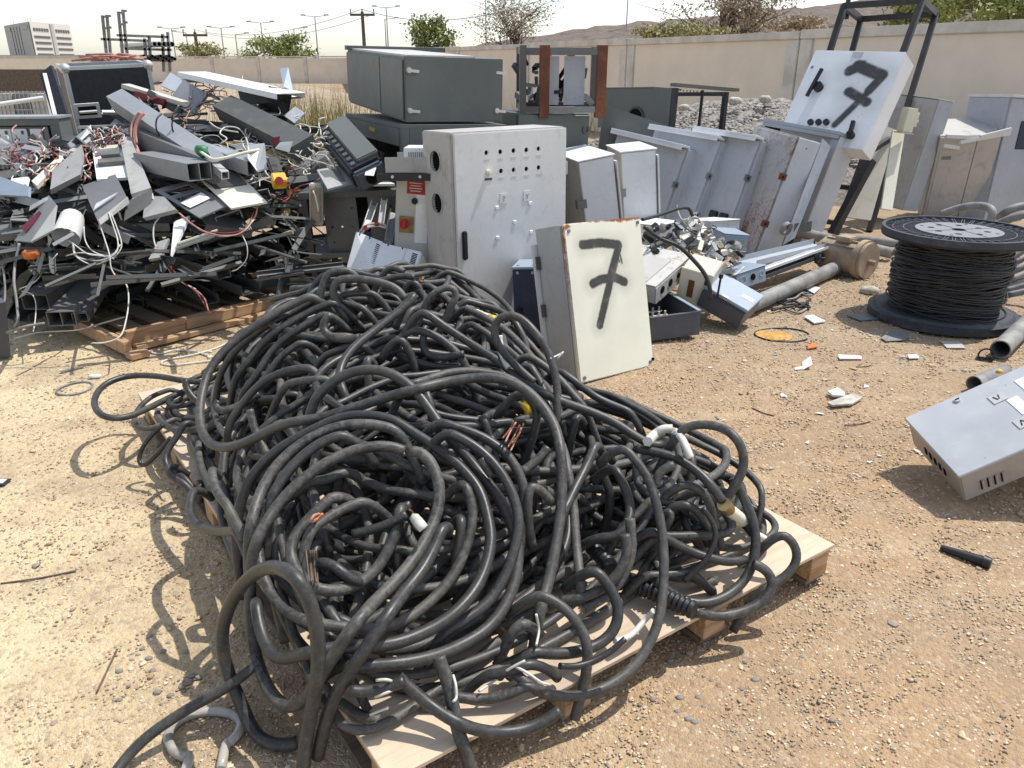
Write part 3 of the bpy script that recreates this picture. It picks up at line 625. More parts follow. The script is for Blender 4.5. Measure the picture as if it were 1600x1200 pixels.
# the big grey control cabinet
t, w, d, h = fitted('big', 'control_cabinet', 'tall grey control cabinet with two rows of round holes in its door', 'cabinet')
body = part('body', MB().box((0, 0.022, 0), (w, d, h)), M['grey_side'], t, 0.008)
vm = MB()
for z in (0.865*h, 0.668*h): vm.cyl((-0.02, d*0.57, z), (0.05, d*0.57, z), 0.062, 28)
cut(body, vm)
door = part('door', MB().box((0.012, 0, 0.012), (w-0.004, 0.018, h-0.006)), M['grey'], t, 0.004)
def B(X, Yp):   # pixel of the detail view -> door coordinates
    p = on_plane(t, 640+X/2.7275, 180+Yp/2.7275); return p
def on_plane(t, px, py, y=0.0):
    Mi = (Matrix.Translation(t.location) @ t.rotation_euler.to_matrix().to_4x4()).inverted()
    o = Mi @ Vector((0,0,CAM_H)); r = Mi.to_3x3() @ ray(px, py); return o + r*((y-o.y)/r.y)
hm = MB(); hs = [(328,160),(387,156),(443,151),(498,148),(550,143),(390,238),(444,233),(498,229),(550,223)]
for a in hs:
    p = B(*a); hm.cyl((p.x, -0.01, p.z), (p.x, 0.014, p.z), 0.0145, 16)
cut(door, hm)
for a in hs:
    p = B(*a); part('hole_backing', MB().cyl((p.x, 0.012, p.z), (p.x, 0.0205, p.z), 0.0146, 14), M['hole'], t)
    part('nameplate', MB().box((p.x-0.02, -0.002, p.z-0.040), (p.x+0.02, 0.001, p.z-0.036)), M['alu'], t)
for z in (0.865*h, 0.668*h):
    part('fan_guard', MB().ring((0.001, d*0.57, z), (-0.006, d*0.57, z), 0.068, 0.060, 28), M['grey_side'], t)
    g = MB(); [g.box((0.010, d*0.57-0.055, z-0.056+k*0.014), (0.016, d*0.57+0.055, z-0.052+k*0.014)) for k in range(9)]
    gr = part('fan_grille', g, M['hole'], t); gr['kind'] = 'stuff'
    part('fan_shade_disc', MB().cyl((0.018, d*0.57, z), (0.024, d*0.57, z), 0.0615, 24), M['hole'], t)  # black disc behind the grille paints the shade of the fan opening
p = B(232, 555); part('handle', MB().box((p.x-0.016, -0.022, p.z-0.085), (p.x+0.016, 0, p.z+0.085)), M['black'], t, 0.006)
p = B(335, 243); part('key_switch', MB().cyl((p.x,0.0,p.z), (p.x,-0.02,p.z), 0.017, 16).cyl((p.x,-0.02,p.z), (p.x,-0.028,p.z), 0.010, 12), M['cream'], t); part('nameplate', MB().box((p.x-0.025,-0.003,p.z-0.046), (p.x+0.025,0.001,p.z-0.033)), M['scrap_dark'], t)
for a, gl in ((400,355),'7'), ((500,343),'Y'):
    p = B(*a); pl = part('selector_plate', MB().box((p.x-0.026,-0.004,p.z-0.030), (p.x+0.026,0.001,p.z+0.030)), M['grey'], t)
    q = [(-0.010,0.012),(0.0,0.0),(0.010,0.012)] if gl == 'Y' else [(-0.006,0.012),(0.008,0.010),(0.002,0.0)]
    part('symbol', MB().tube([(p.x+a_, -0.005, p.z+b_) for a_, b_ in q], 0.0016, 5).tube([(p.x, -0.005, p.z), (p.x, -0.005, p.z-0.016)], 0.0016, 5), M['black'], pl)
for a in ((372,394),(513,375),(447,455),(374,522),(517,498)):
    p = B(*a); part('adhesive_pad', MB().box((p.x-0.013,-0.006,p.z-0.011), (p.x+0.013,0.001,p.z+0.011)), M['white_pl'], t, 0.003)
for z in (0.2, 0.8): part('hinge', MB().cyl((w+0.004, 0.012, z*h-0.04), (w+0.004, 0.012, z*h+0.04), 0.009, 10), M['grey_side'], t)

# the cream box with the sprayed figure
t, w, d, h = fitted('box7', 'junction_box', 'cream steel box with rusty top edge and a black sprayed 7', 'junction box')
M['seven_cream'] = seven_mat('cream_coat_sprayed', (0.70,0.69,0.575), [((0.205*w,0.862*h),(0.43*w,0.862*h)), ((0.43*w,0.862*h),(0.665*w,0.836*h)), ((0.672*w,0.832*h),(0.50*w,0.62*h)), ((0.655*w,0.81*h),(0.32*w,0.345*h)), ((0.285*w,0.612*h),(0.40*w,0.632*h)), ((0.40*w,0.632*h),(0.58*w,0.630*h)), ((0.58*w,0.630*h),(0.70*w,0.592*h)), ((0.665*w,0.80*h),(0.69*w,0.715*h),-0.0195), ((0.64*w,0.78*h),(0.655*w,0.73*h),-0.0195)], 0.0255, (h, 0.030, w*0.9), fuzz=0.015)
part('cover', MB().box((0,0,0), (w,0.030,h)), M['seven_cream'], t, 0.006)
M['b7side_shaded'] = paint('shaded_cream_side', (0.46,0.46,0.435), amt=0.3, rust=0.15)  # sides darker than the cover: their shade is put into the colour
part('body', MB().box((0.003,0.031,0.003), (w-0.003,d,h-0.003)), M['b7side_shaded'], t, 0.004)
part('back_flange', MB().box((-0.022,d+0.001,-0.002), (w,d+0.022,h*0.90)), M['grey'], t, 0.002)
for z in (0.78, 0.47): part('hinge', MB().box((-0.012,d-0.02,z*h-0.035), (0.002,d+0.012,z*h+0.035)).cyl((-0.012,d-0.004,z*h-0.035), (-0.012,d-0.004,z*h+0.035), 0.006, 8), M['scrap_dark'], t)
for x, z in ((0.055,0.955),(0.945,0.03),(0.985,0.045),(0.055,0.03),(0.95,0.965)):
    part('screw', MB().cyl((x*w,0.001,z*h), (x*w,-0.006,z*h), 0.010, 10), M['scrap'] if x < 0.98 else M['hole'], t)

t, w, d, h = fitted('bluebox', 'terminal_box', 'dark navy box with a pale lid standing behind the cream sprayed box', 'junction box')
part('body', MB().box((0,0,0), (w,d,h-0.016)), M['navy'], t, 0.005); part('lid', MB().box((-0.006,-0.006,h-0.015), (w+0.006,d+0.006,h)), M['blue_pale'], t, 0.004)
for x in (0.03, 0.12): part('screw', MB().cyl((x,-0.003,h-0.035), (x,0.002,h-0.035), 0.009, 10), M['alu'], t); part('screw', MB().cyl((x,0.04,h), (x,0.04,h+0.008), 0.009, 10), M['alu'], t)
part('cable_gland', MB().cyl((0.03,0.0,0.22), (0.03,-0.05,0.22), 0.022, 12), M['black'], t)

# dark cabinets stacked behind
t, w, d, h = fitted('darklow', 'equipment_cabinet', 'dark grey open sided cabinet carrying another dark cabinet', 'cabinet')
m = MB().box((0,0,h-0.025), (w,d,h)).box((0,0,0), (w,d,0.03)).box((w-0.02,0.02,0.03), (w,d,h-0.025)).box((0.02,d-0.02,0.03), (w-0.02,d,h-0.025))
part('frame', m, M['dark'], t)
for y in (0.0, d-0.06): part('post', MB().box((0,y,0.03), (0.05,y+0.06,h-0.026)), M['dark'], t)
part('front_panel', MB().box((0.052,0,0.03), (w-0.021,0.018,h-0.026)), M['dark'], t); part('top_rail', MB().box((-0.006,0.06,h-0.14), (0.012,d-0.06,h-0.027)), M['dark'], t)
part('latch', MB().ring((0.10,0,0.98), (0.10,-0.012,0.98), 0.032, 0.02, 14), M['scrap_dark'], t); part('sticker', MB().box((-0.009,d*0.42,h-0.085), (-0.005,d*0.52,h-0.06)), M['yellow'], t)
for j in range(26):
    y = random.uniform(0.1, d-0.15); z = random.uniform(0.35, h-0.2); L = random.uniform(0.1, 0.45)
    part(['bracket','rail','module'][j % 3], MB().bar((random.uniform(0.05,0.3), y, z), (random.uniform(0.1,0.4), y+random.uniform(-L,L)*0.6, z+random.uniform(-L,L)*0.5), random.uniform(0.03,0.10), random.uniform(0.02,0.09)), M[random.choice(['scrap_dark','scrap','dark','scrap_dark'])], t)
for j in range(16):
    a = Vector((random.uniform(0,0.25), random.uniform(0.1,d-0.1), random.uniform(0.5,h-0.15))); part('loose_wire', MB().tube(spline([a, a+Vector((random.uniform(-.08,.1),random.uniform(-.2,.2),random.uniform(-.2,.1))), a+Vector((random.uniform(-.1,.1),random.uniform(-.3,.3),random.uniform(-.4,.1)))], n=6), 0.006, 5), M[random.choice(['wire_black','wire_white','wire_black'])], t)
t, w, d, h = fitted('darktop', 'equipment_cabinet', 'dark green grey cabinet lying on top of the stack with latched end', 'cabinet')
d = 1.55
part('body', MB().box((0,0.02,0), (w,d,h-0.004)), M['dark'], t, 0.006)
M['dark_side'] = paint('scuffed_dark_coat', (0.115,0.125,0.12), dirt=(0.20,0.13,0.08), amt=0.35, rust=0.12)
for a_, b_ in ((0.03, d*0.36), (d*0.37, d-0.01)): part('side_panel', MB().box((-0.012,a_,0.015), (-0.001,b_,h-0.02)), M['dark_side'], t, 0.004)
part('top_channel', MB().box((-0.02,d-0.07,h-0.003), (w+0.12,d,h+0.03)), M['dark'], t); part('top_sheet', MB().box((0.02,0.03,h-0.003), (w*0.72,d-0.08,h+0.010)), M['grey_side'], t)
f2 = FIT['darkpanel']; t2 = bpy.data.objects.new('end_panel', None); C.objects.link(t2); t2['label'] = 'scuffed end panel with four pale latches'; w, h = f2[6], f2[8]
mt_ = Matrix.Translation(t.location) @ t.rotation_euler.to_matrix().to_4x4(); m2_ = Matrix.Translation(Vector(f2[:3])) @ Euler(f2[3:6]).to_matrix().to_4x4(); t2.parent = t; t2.matrix_local = mt_.inverted() @ m2_
part('sheet', MB().box((0,0,0), (w,0.018,h)), M['dark'], t2, 0.004)
for x in (0.045, w-0.03):
    for z in (0.18, 0.79): part('latch', MB().cyl((x-0.02,0,z*h), (x-0.02,-0.02,z*h), 0.017, 12).bar((x-0.03,-0.016,z*h), (x+0.045,-0.020,z*h-0.006), 0.014, 0.018), M['alu'], t2)
for j in range(12): part('paint_chip', MB().blob((w*random.uniform(0.72,0.97), 0.0, h*random.uniform(0.1,0.6)), (random.uniform(0.003,0.010), 0.0015, random.uniform(0.003,0.009)), 1, 0.2, j), M['white'], t2)
# rusty open frame and dark base
t, w, d, h = fitted('darkbase', 'equipment_cabinet', 'dark cabinet with ring latches under the rusty open frame', 'cabinet')
part('body', MB().box((0,0.004,-0.10), (w,d,h)), M['dark'], t, 0.006); part('door', MB().box((0.01,-0.014,-0.05), (w-0.01,0.002,h-0.01)), M['dark'], t, 0.003)
for x in (0.05, w-0.04): part('ring_latch', MB().ring((x,-0.014,h-0.12), (x,-0.026,h-0.12), 0.032, 0.02, 14), M['scrap_dark'], t)
bb = thing('equipment_rack', 'open steel frame with rusty posts and loose plates on the dark base', 'frame', (0.06, 6.55, 1.235), (0.03, 0.0, 0.05)); w, d, h = 0.66, 0.5, 0.47
for x, mt, ww in ((0.0,'dark_rust',0.05),(0.155,'rust',0.075),(0.60,'rust',0.075)): part('post', MB().box((x,-0.02,-0.04), (x+ww,0.03,h+0.02)).box((x,0.031,-0.04), (x+0.012,0.07,h+0.02)), M[mt], bb)
for x in (0.0, 0.62): part('rear_post', MB().box((x,d-0.05,0), (x+0.045,d,h)), M['dark_rust'], bb)
for z in (0.0, h-0.05):
    part('rail', MB().box((0.232,-0.015,z), (0.598,0.02,z+0.045)), M['scrap'], bb); part('rail', MB().box((0.051,-0.015,z), (0.153,0.02,z+0.045)), M['dark_rust'], bb); part('rear_rail', MB().box((0.046,d-0.04,z), (0.618,d-0.002,z+0.045)), M['dark_rust'], bb)
    for x in (0.005, 0.63): part('side_rail', MB().box((x,0.072,z), (x+0.03,d-0.052,z+0.045)), M['dark_rust'], bb)
part('plate', MB().box((0.215,0.10,0.05), (0.315,0.108,h-0.06)), M['blue_grey'], bb); part('plate', MB().box((0.355,0.10,0.05), (0.52,0.108,h-0.06)), M['blue_grey'], bb)
for j in range(40):
    a = Vector((random.uniform(0.02,0.58), random.uniform(0.15,0.45), random.uniform(0.05,0.36))); part('loose_part', MB().bar(a, a+Vector((random.uniform(-.08,.12),random.uniform(-.1,.1),random.uniform(-.1,.12))), random.uniform(0.02,0.05)), M[random.choice(['scrap_dark','scrap','hole'])], bb)
t, w, d, h = fitted('longcab', 'equipment_cabinet', 'long dark cabinet lying with an open frame end before the gravel heap', 'cabinet')
part('side_panel', MB().box((-0.004,0.05,0), (0.012,d,h)), M['dark'], t); part('back_panel', MB().box((0.013,d-0.012,0), (w,d,h)), M['dark'], t)
part('top_panel', MB().box((-0.01,0.30,h+0.001), (w*0.5,d,h+0.012)), M['dark'], t)
for x in (0.0, w-0.05): part('post', MB().box((x,0,-0.12), (x+0.05,0.05,h)), M['steel_black'], t)
part('post', MB().box((w*0.50,0.004,-0.06), (w*0.50+0.022,0.028,h)), M['steel_black'], t)
part('top_beam', MB().box((-0.02,-0.02,h+0.013), (w+0.14,0.06,h+0.045)), M['dark_rust'], t); part('bottom_beam', MB().box((0.051,0,-0.12), (w-0.051,0.05,-0.02)), M['steel_black'], t)
part('rear_beam', MB().box((w-0.05,0.06,h-0.04), (w,d-0.013,h)), M['steel_black'], t)
for k in range(14): part('bolt', MB().cyl((0.07+k*0.052,0.0,h-0.012), (0.07+k*0.052,0.0,h-0.030), 0.006, 6), M['scrap_dark'], t)
Mi = (Matrix.Translation(t.location) @ t.rotation_euler.to_matrix().to_4x4()).inverted(); o_ = Mi @ Vector((0,0,CAM_H)); r_2 = Mi.to_3x3() @ ray(993, 186); p = o_+r_2*((-0.006-o_.x)/r_2.x)
part('cable_grommet', MB().ring((-0.004,p.y,p.z), (-0.018,p.y,p.z), 0.13, 0.108, 22), M['scrap_dark'], t); part('opening', MB().cyl((-0.006,p.y,p.z), (-0.008,p.y,p.z), 0.107, 20), M['hole'], t)
# leaning dark sheet
single('steel_sheet', MB().slab([at(944,163,8.55), at(1044,197,8.55), at(1042,262,8.55), at(930,262,8.55)], 0.025), M['dark_side'], 'dark steel door leaning behind the grey cabinets with ring latch', 'steel sheet')

# open rack frame low on the left, with two loose plates
t, w, d, h = fitted('rackframe', 'rack_frame', 'blackened open rack with two grey punched plates inside', 'rack')
for x in (0, w-0.04):
    for y in (0, d-0.04): part('post', MB().box((x,y,0), (x+0.04,y+0.04,h-0.041)), M['scrap_dark'], t)
part('top_panel', MB().box((-0.01,-0.01,h-0.04), (w+0.01,d,h)), M['scrap_dark'], t)
for z in (0.345, 0.02): part('shelf', MB().box((0.002,-0.004,z), (w-0.002,d-0.002,z+0.035)), M['scrap_dark'] if z < 0.1 else M['scrap'], t)
for x0, x1, z0 in ((0.13, 0.36, 0.385), (0.44, 0.62, 0.40)):
    pl = part('plate', MB().box((x0,0.05,z0), (x1,0.056,h-0.05)), M['scrap'], t, label='grey punched mounting plate')
    hm = MB()
    for a, b in ((0.2,0.15),(0.8,0.15),(0.2,0.45),(0.5,0.45),(0.8,0.45),(0.85,0.8)): hm.cyl((x0+(x1-x0)*a,0.03,z0+(h-0.05-z0)*b), (x0+(x1-x0)*a,0.08,z0+(h-0.05-z0)*b), 0.008, 8)
    cut(pl, hm)
for j in range(10): part('loose_part', MB().bar((random.uniform(0.05,0.55),random.uniform(0.1,0.5),random.uniform(0.06,0.3)), (random.uniform(0.05,0.55),random.uniform(0.1,0.5),random.uniform(0.06,0.3)), random.uniform(0.02,0.06)), M['scrap_dark'], t)
# control panel with red rotary switch
t, w, d, h = fitted('control', 'control_unit', 'beige control panel with red rotary switch beside the tall grey cabinet', 'control panel')
part('body', MB().box((0,0.02,0), (w,d,h)), M['beige'], t, 0.006); part('door', MB().box((0.005,0,0.01), (w-0.005,0.018,h-0.005)), M['beige'], t, 0.004)
def CP(px, py): return on_plane(t, px, py)
p = CP(650, 293); part('warning_plate', MB().box((p.x-0.055,-0.004,p.z-0.04), (p.x+0.055,0.001,p.z+0.045)), M['red'], t)
for k in range(4): part('text_line', MB().box((p.x-0.04+0.006*(k % 2),-0.0055,p.z+0.024-k*0.016), (p.x+0.04-0.008*(k % 2),-0.0042,p.z+0.029-k*0.016)), M['grey'], t)
p = CP(648, 314); part('push_button', MB().ring((p.x,0.001,p.z), (p.x,-0.012,p.z), 0.020, 0.012, 16).cyl((p.x,0,p.z), (p.x,-0.006,p.z), 0.012, 12), M['black'], t)
p = CP(635, 349); part('switch_plate', MB().box((p.x-0.045,-0.006,p.z-0.058), (p.x+0.045,0.001,p.z+0.045)), M['brass'], t, 0.002); part('rotary_switch', MB().cyl((p.x-0.012,-0.006,p.z), (p.x-0.012,-0.03,p.z), 0.03, 16).box((p.x-0.022,-0.045,p.z-0.03), (p.x-0.002,-0.03,p.z+0.03)), M['red'], t)
part('switch_label', MB().box((p.x-0.035,-0.004,p.z+0.055), (p.x+0.03,0.001,p.z+0.082)), M['alu'], t)
p = CP(658, 340); part('notice', MB().box((p.x-0.035,-0.003,p.z-0.16), (p.x+0.045,0.001,p.z+0.14)), M['paper'], t)
# tray and white box on the control panel
a = at(602, 262, 4.90)
t = thing('cable_tray', 'short galvanised tray lying across the beige control panel', 'tray', (a.x, a.y, a.z-0.03), (0, -0.02, -0.12))
part('tray_side', MB().box((0,0,0.0), (0.42,0.006,0.09)), M['galv'], t); part('tray_floor', MB().box((0,0.007,0), (0.42,0.30,0.006)), M['galv'], t); part('tray_side', MB().box((0,0.301,0), (0.42,0.307,0.09)), M['galv'], t)
part('rail', MB().box((-0.05,-0.03,-0.045), (0.40,-0.002,-0.004)), M['black'], t)
for x in (0.05, 0.22): part('bolt', MB().cyl((x,-0.03,-0.02), (x,-0.038,-0.02), 0.009, 8), M['alu'], t)
a = at(631, 248, 5.02)
t = thing('vented_box', 'small white vented box resting on the galvanised tray', 'box', (a.x, a.y, a.z-0.01), (0, 0, -0.05))
part('body', MB().box((0,0,0), (0.22,0.18,0.075)), M['white'], t, 0.004)
for k in range(9): part('slot', MB().box((0.03+k*0.013,-0.002,0.02), (0.036+k*0.013,0.002,0.05)), M['scrap'], t)

# the two pale cabinets behind, then the leaning row
for key, lab in (('cab_a','pale grey narrow cabinet directly right of the tall grey cabinet'), ('cab_b','pale grey cabinet with bracket standing against the leaning row')):
    t, w, d, h = fitted(key, 'electrical_cabinet', lab, 'cabinet', 'pale cabinets beside the leaning row')
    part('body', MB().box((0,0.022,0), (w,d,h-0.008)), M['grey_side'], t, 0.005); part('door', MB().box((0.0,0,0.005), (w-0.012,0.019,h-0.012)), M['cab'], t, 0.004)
    part('top', MB().box((-0.012,-0.004,h-0.007), (w+0.004,d+0.002,h+0.004)), M['white'], t, 0.002); part('bracket', MB().box((-0.05,0.01,h*0.62), (0.022,-0.006,h*0.69)).box((-0.05,-0.002,h*0.62), (-0.044,0.05,h*0.69)), M['scrap'], t)
    part('side_strip', MB().box((w+0.004,-0.01,0.02), (w+0.016,d*0.5,h-0.05)), M['grey'], t)
RL = {'lean_a':'first cabinet of the leaning row, pale with a folded rain lip', 'lean_b':'second cabinet of the leaning row, showing its lip behind the first', 'lean_c':'third cabinet of the leaning row with two black sockets on its side', 'lean_d':'rust streaked fourth cabinet of the leaning row with hinge brackets'}
for key, lab in RL.items():
    t, w, d, h = fitted(key, 'electrical_cabinet', lab, 'cabinet', 'grey cabinets leaning in a row'); rust = key == 'lean_d'
    part('body', MB().box((0.018,0.004,0), (w,d,h)), M['row_rust'] if rust else M['row'], t, 0.006)
    part('front_panel', MB().box((0.022,-0.008,0.012), (w-0.004,0.002,h-0.006)), M['row'], t, 0.003)
    part('door', MB().box((0.0,0.012,0.01), (0.016,d-0.01,h-0.012)), M['row_rust'] if rust else M['row'], t, 0.003)
    if not rust: part('rain_lip', MB().box((-0.085,-0.012,h+0.001), (0.03,d+0.01,h+0.022)).box((-0.085,-0.012,h-0.030), (-0.076,d+0.01,h+0.0005)), M['white'], t, 0.002)
    for z in (0.28, 0.66): part('hinge', MB().box((-0.035,-0.018,z*h), (0.03,0.003,z*h+0.055)), M['rust'] if rust else M['scrap'], t); part('hinge_hole', MB().cyl((-0.004,-0.0185,z*h+0.027), (-0.004,-0.022,z*h+0.027), 0.010, 10), M['hole'], t)
    if key == 'lean_c':
        for k in range(2): part('socket', MB().box((-0.03,0.05+k*0.13,0.33), (0.0,0.15+k*0.13,0.40)), M['black'], t, 0.008)
    part('screw', MB().cyl((w*0.5,-0.008,h*0.93), (w*0.5,-0.012,h*0.93), 0.006, 8), M['scrap'], t)
t, w, d, h = fitted('lean_e', 'electrical_cabinet', 'open grey cabinet ending the leaning row below the white sprayed box', 'cabinet', 'grey cabinets leaning in a row')
part('right_side', MB().box((0,0,0), (w,0.014,h-0.02)), M['row'], t, 0.002); part('outer_side', MB().box((w-0.014,0.015,0), (w,d,h-0.02)), M['scrap_dark'], t); part('back', MB().box((0.0,d-0.014,0), (w-0.015,d,h-0.02)), M['scrap_dark'], t); part('door_frame', MB().box((-0.02,0.0,0.0), (-0.001,0.07,h-0.06)), M['galv'], t)
part('top', MB().box((-0.05,-0.01,h-0.019), (w+0.01,d+0.01,h+0.012)).box((-0.05,-0.008,h-0.055), (-0.04,d,h-0.0195)), M['galv'], t, 0.002); part('base', MB().box((0,0.015,0), (w-0.015,d-0.015,0.02)), M['scrap_dark'], t)
part('interior_shade', MB().box((0.06,0.20,0.03), (0.074,d-0.06,h-0.10)), M['hole'], t)  # near-black sheet puts the shade inside the open cabinet into colour
part('knockout', MB().cyl((w-0.10,-0.004,0.10), (w-0.10,0.001,0.10), 0.035, 16), M['hole'], t)
single('steel_sheet', MB().slab([at(1284,217,7.15), at(1296,230,7.15), at(1240,372,6.85), at(1222,383,6.85)], 0.018), M['galv'], 'narrow bent galvanised sheet wedged before the open cabinet', 'steel sheet')

# white box with the second sprayed figure, on its black stand
t, w, d, h = fitted('white7', 'junction_box', 'white box tilted on the black stand with a blurred sprayed 7', 'junction box')
M['seven_white'] = seven_mat('white_coat_sprayed', (0.72,0.735,0.75), [((0.56*w,0.845*h),(0.86*w,0.752*h),0.022), ((0.50*w,0.79*h),(0.60*w,0.845*h),0.020), ((0.868*w,0.745*h),(0.80*w,0.60*h),0.012), ((0.83*w,0.64*h),(0.60*w,0.225*h)), ((0.585*w,0.575*h),(0.83*w,0.475*h),0.010)], 0.034, None, fuzz=0.034)
part('cover', MB().box((0,0,0), (w,0.022,h)), M['seven_white'], t, 0.006); part('body', MB().box((0.004,0.023,0.004), (w-0.004,d,h-0.004)), M['white'], t, 0.004)
def WB(X, Yp): return on_plane(t, 1200+X/4, Yp/4)
p = WB(560, 342); part('nameplate', MB().box((p.x-0.05,-0.004,p.z-0.026), (p.x+0.05,0.001,p.z+0.026)), M['alu'], t)
p = WB(320, 550); part('rotary_hub', MB().cyl((p.x,0,p.z), (p.x,-0.045,p.z), 0.045, 18), M['black'], t)
a, b = WB(352, 448), WB(258, 618); part('rotary_lever', MB().bar((a.x,-0.055,a.z), (b.x,-0.055,b.z), 0.020, 0.032), M['black'], t)
p = WB(277, 420); part('keyhole', MB().cyl((p.x,0,p.z), (p.x,-0.005,p.z), 0.014, 10), M['scrap'], t)
for X in (270, 320, 368): p = WB(X, 768); part('pilot_light', MB().cyl((p.x,0,p.z), (p.x,-0.03,p.z), 0.028, 14), M['black'], t)
a, b = WB(545, 770), WB(522, 850); part('handle', MB().bar((a.x,-0.04,a.z), (b.x,-0.04,b.z), 0.035, 0.03).cyl((b.x,0,b.z), (b.x,-0.05,b.z), 0.035, 12), M['black'], t)
for k in range(12): part('spot', MB().blob((w*random.uniform(0.1,0.9),0.0,h*random.uniform(0.1,0.9)), (0.004,0.001,0.004), 1, 0.1, k), M['scrap'], t)
st = thing('steel_stand', 'tall black steel frame stand leaning with the white sprayed box on it', 'stand', (2.9, 8.3, 0))
def SP(px, py, Y): return at(px, py, Y)-Vector((2.9, 8.3, 0))
FL0, FL1 = SP(1319,9,9.3), SP(1212,350,8.5); FR0, FR1 = SP(1441,1,8.75), SP(1305,368,7.75); BL0, BL1 = SP(1345,30,9.7), SP(1262,342,8.9); BR0, BR1 = SP(1462,22,9.15), SP(1358,362,8.1)
for a, b in ((FL0,FL1),(FR0,FR1),(BL0,BL1),(BR0,BR1)): part('post', MB().bar(a, b, 0.055), M['steel_black'], st)
for a, b in ((FL0,FR0),(BL0,BR0),(FL0,BL0),(FR0,BR0)): part('top_rail', MB().bar(a, b, 0.05, 0.06), M['steel_black'], st)
for a, b in ((FR0.lerp(FR1,0.66),BR0.lerp(BR1,0.55)),(FL0.lerp(FL1,0.80),FR0.lerp(FR1,0.80)),(FR0.lerp(FR1,0.95),FL0.lerp(FL1,0.95)),(FL0.lerp(FL1,0.62),FR0.lerp(FR1,0.62))): part('cross_rail', MB().bar(a, b, 0.045), M['steel_black'], st)
part('brace', MB().bar(SP(1362,250,7.75), SP(1300,366,7.6), 0.07, 0.07), M['steel_black'], st)
part('upright', MB().bar(SP(1329,-30,9.6), SP(1322,30,9.6), 0.04), M['steel_black'], st)
t = thing('meter_box', 'small cream meter box clamped to a post of the black stand', 'meter box', at(1409, 206, 7.9), (0.0, 0.13, 0.25))
part('body', MB().box((0,0,0), (0.125,0.09,0.225)), M['cream'], t, 0.008); part('clip', MB().box((0.126,0.01,0.06), (0.155,0.05,0.19)).box((0.126,0.02,0.10), (0.175,0.06,0.125)), M['cream'], t, 0.003); part('base_plate', MB().box((-0.01,-0.01,-0.012), (0.135,0.10,-0.001)), M['beige'], t)
# cabinets behind the reel
t, w, d, h = fitted('cab_f', 'electrical_cabinet', 'grey cabinet with a pale corner leaning behind the black stand', 'cabinet')
part('body', MB().box((0,0.02,0), (w,d,h)), M['blue_grey'], t, 0.006); part('door', MB().box((0.004,0,0.01), (w-0.006,0.017,h-0.008)), M['grey_side'], t, 0.004); part('lock', MB().cyl((w*0.55,0,h*0.48), (w*0.55,-0.01,h*0.48), 0.016, 12), M['hole'], t); part('top', MB().box((-0.004,-0.004,h+0.001), (w+0.004,d+0.004,h+0.01)), M['cream'], t)
single('steel_sheet', MB().slab([at(1393,205,8.1), at(1412,205,8.1), at(1392,330,7.7), at(1375,327,7.7)], 0.03), M['cream'], 'cream door with a handle strip propped behind the black stand', 'door panel')
single('steel_sheet', MB().slab([at(1362,190,8.5), at(1398,205,8.5), at(1358,345,8.1), at(1318,340,8.1)], 0.03), M['beige'], 'dull beige panel in the shade behind the black stand', 'door panel')
t, w, d, h = fitted('cab_g', 'distribution_cabinet', 'broad dusty grey cabinet topped with loose white sheets', 'cabinet')
part('body', MB().box((0,0.02,0), (w,d,h-0.06)), M['grey_side'], t, 0.006); part('door', MB().box((0.004,0,0.01), (w*0.62,0.018,h-0.07)), M['grey_side'], t, 0.004); part('door', MB().box((w*0.63,0,0.01), (w-0.004,0.018,h-0.07)), M['grey_side'], t, 0.004)
part('inner_frame', MB().box((0.03,-0.006,0.1), (w*0.30,0.001,h*0.80)), M['grey_side'], t, 0.002); part('nameplate', MB().box((0.06,-0.010,h*0.70), (0.15,-0.0065,h*0.735)), M['scrap'], t)
single('steel_sheet', MB().slab([at(1466,208,8.6), at(1572,208,8.6), at(1566,195,9.3), at(1474,193,9.3)], 0.012), M['white'], 'loose white sheet lying on top of the broad dusty cabinet', 'steel sheet')
for j, (a, b) in enumerate((((1478,213),(1532,215)),((1532,214),(1580,202)),((1474,227),(1498,231)),((1500,222),(1578,208)))):
    single('steel_strip', MB().bar(at(*a, 8.4), at(*b, 8.42), 0.03, 0.035), M['grey'], ['short', 'middle', 'lowest', 'longest'][j]+' pale strip sandwiched under the loose white sheet', 'strip')
t, w, d, h = fitted('cab_h', 'electrical_cabinet', 'blue grey cabinet with a dark viewing window at the yard edge', 'cabinet')
part('body', MB().box((0,0.02,0), (w,d,h-0.03)), M['blue_grey'], t, 0.006); part('door', MB().box((0.006,0,0.01), (w-0.006,0.018,h-0.035)), M['blue_grey'], t, 0.004); part('top', MB().box((-0.012,-0.02,h-0.03), (w+0.012,d+0.01,h)), M['grey'], t, 0.004)
p = on_plane(t, 1600, 210); part('window', MB().box((p.x-0.09,-0.008,p.z-0.15), (p.x+0.32,0.001,p.z+0.13)), M['navy'], t, 0.006)

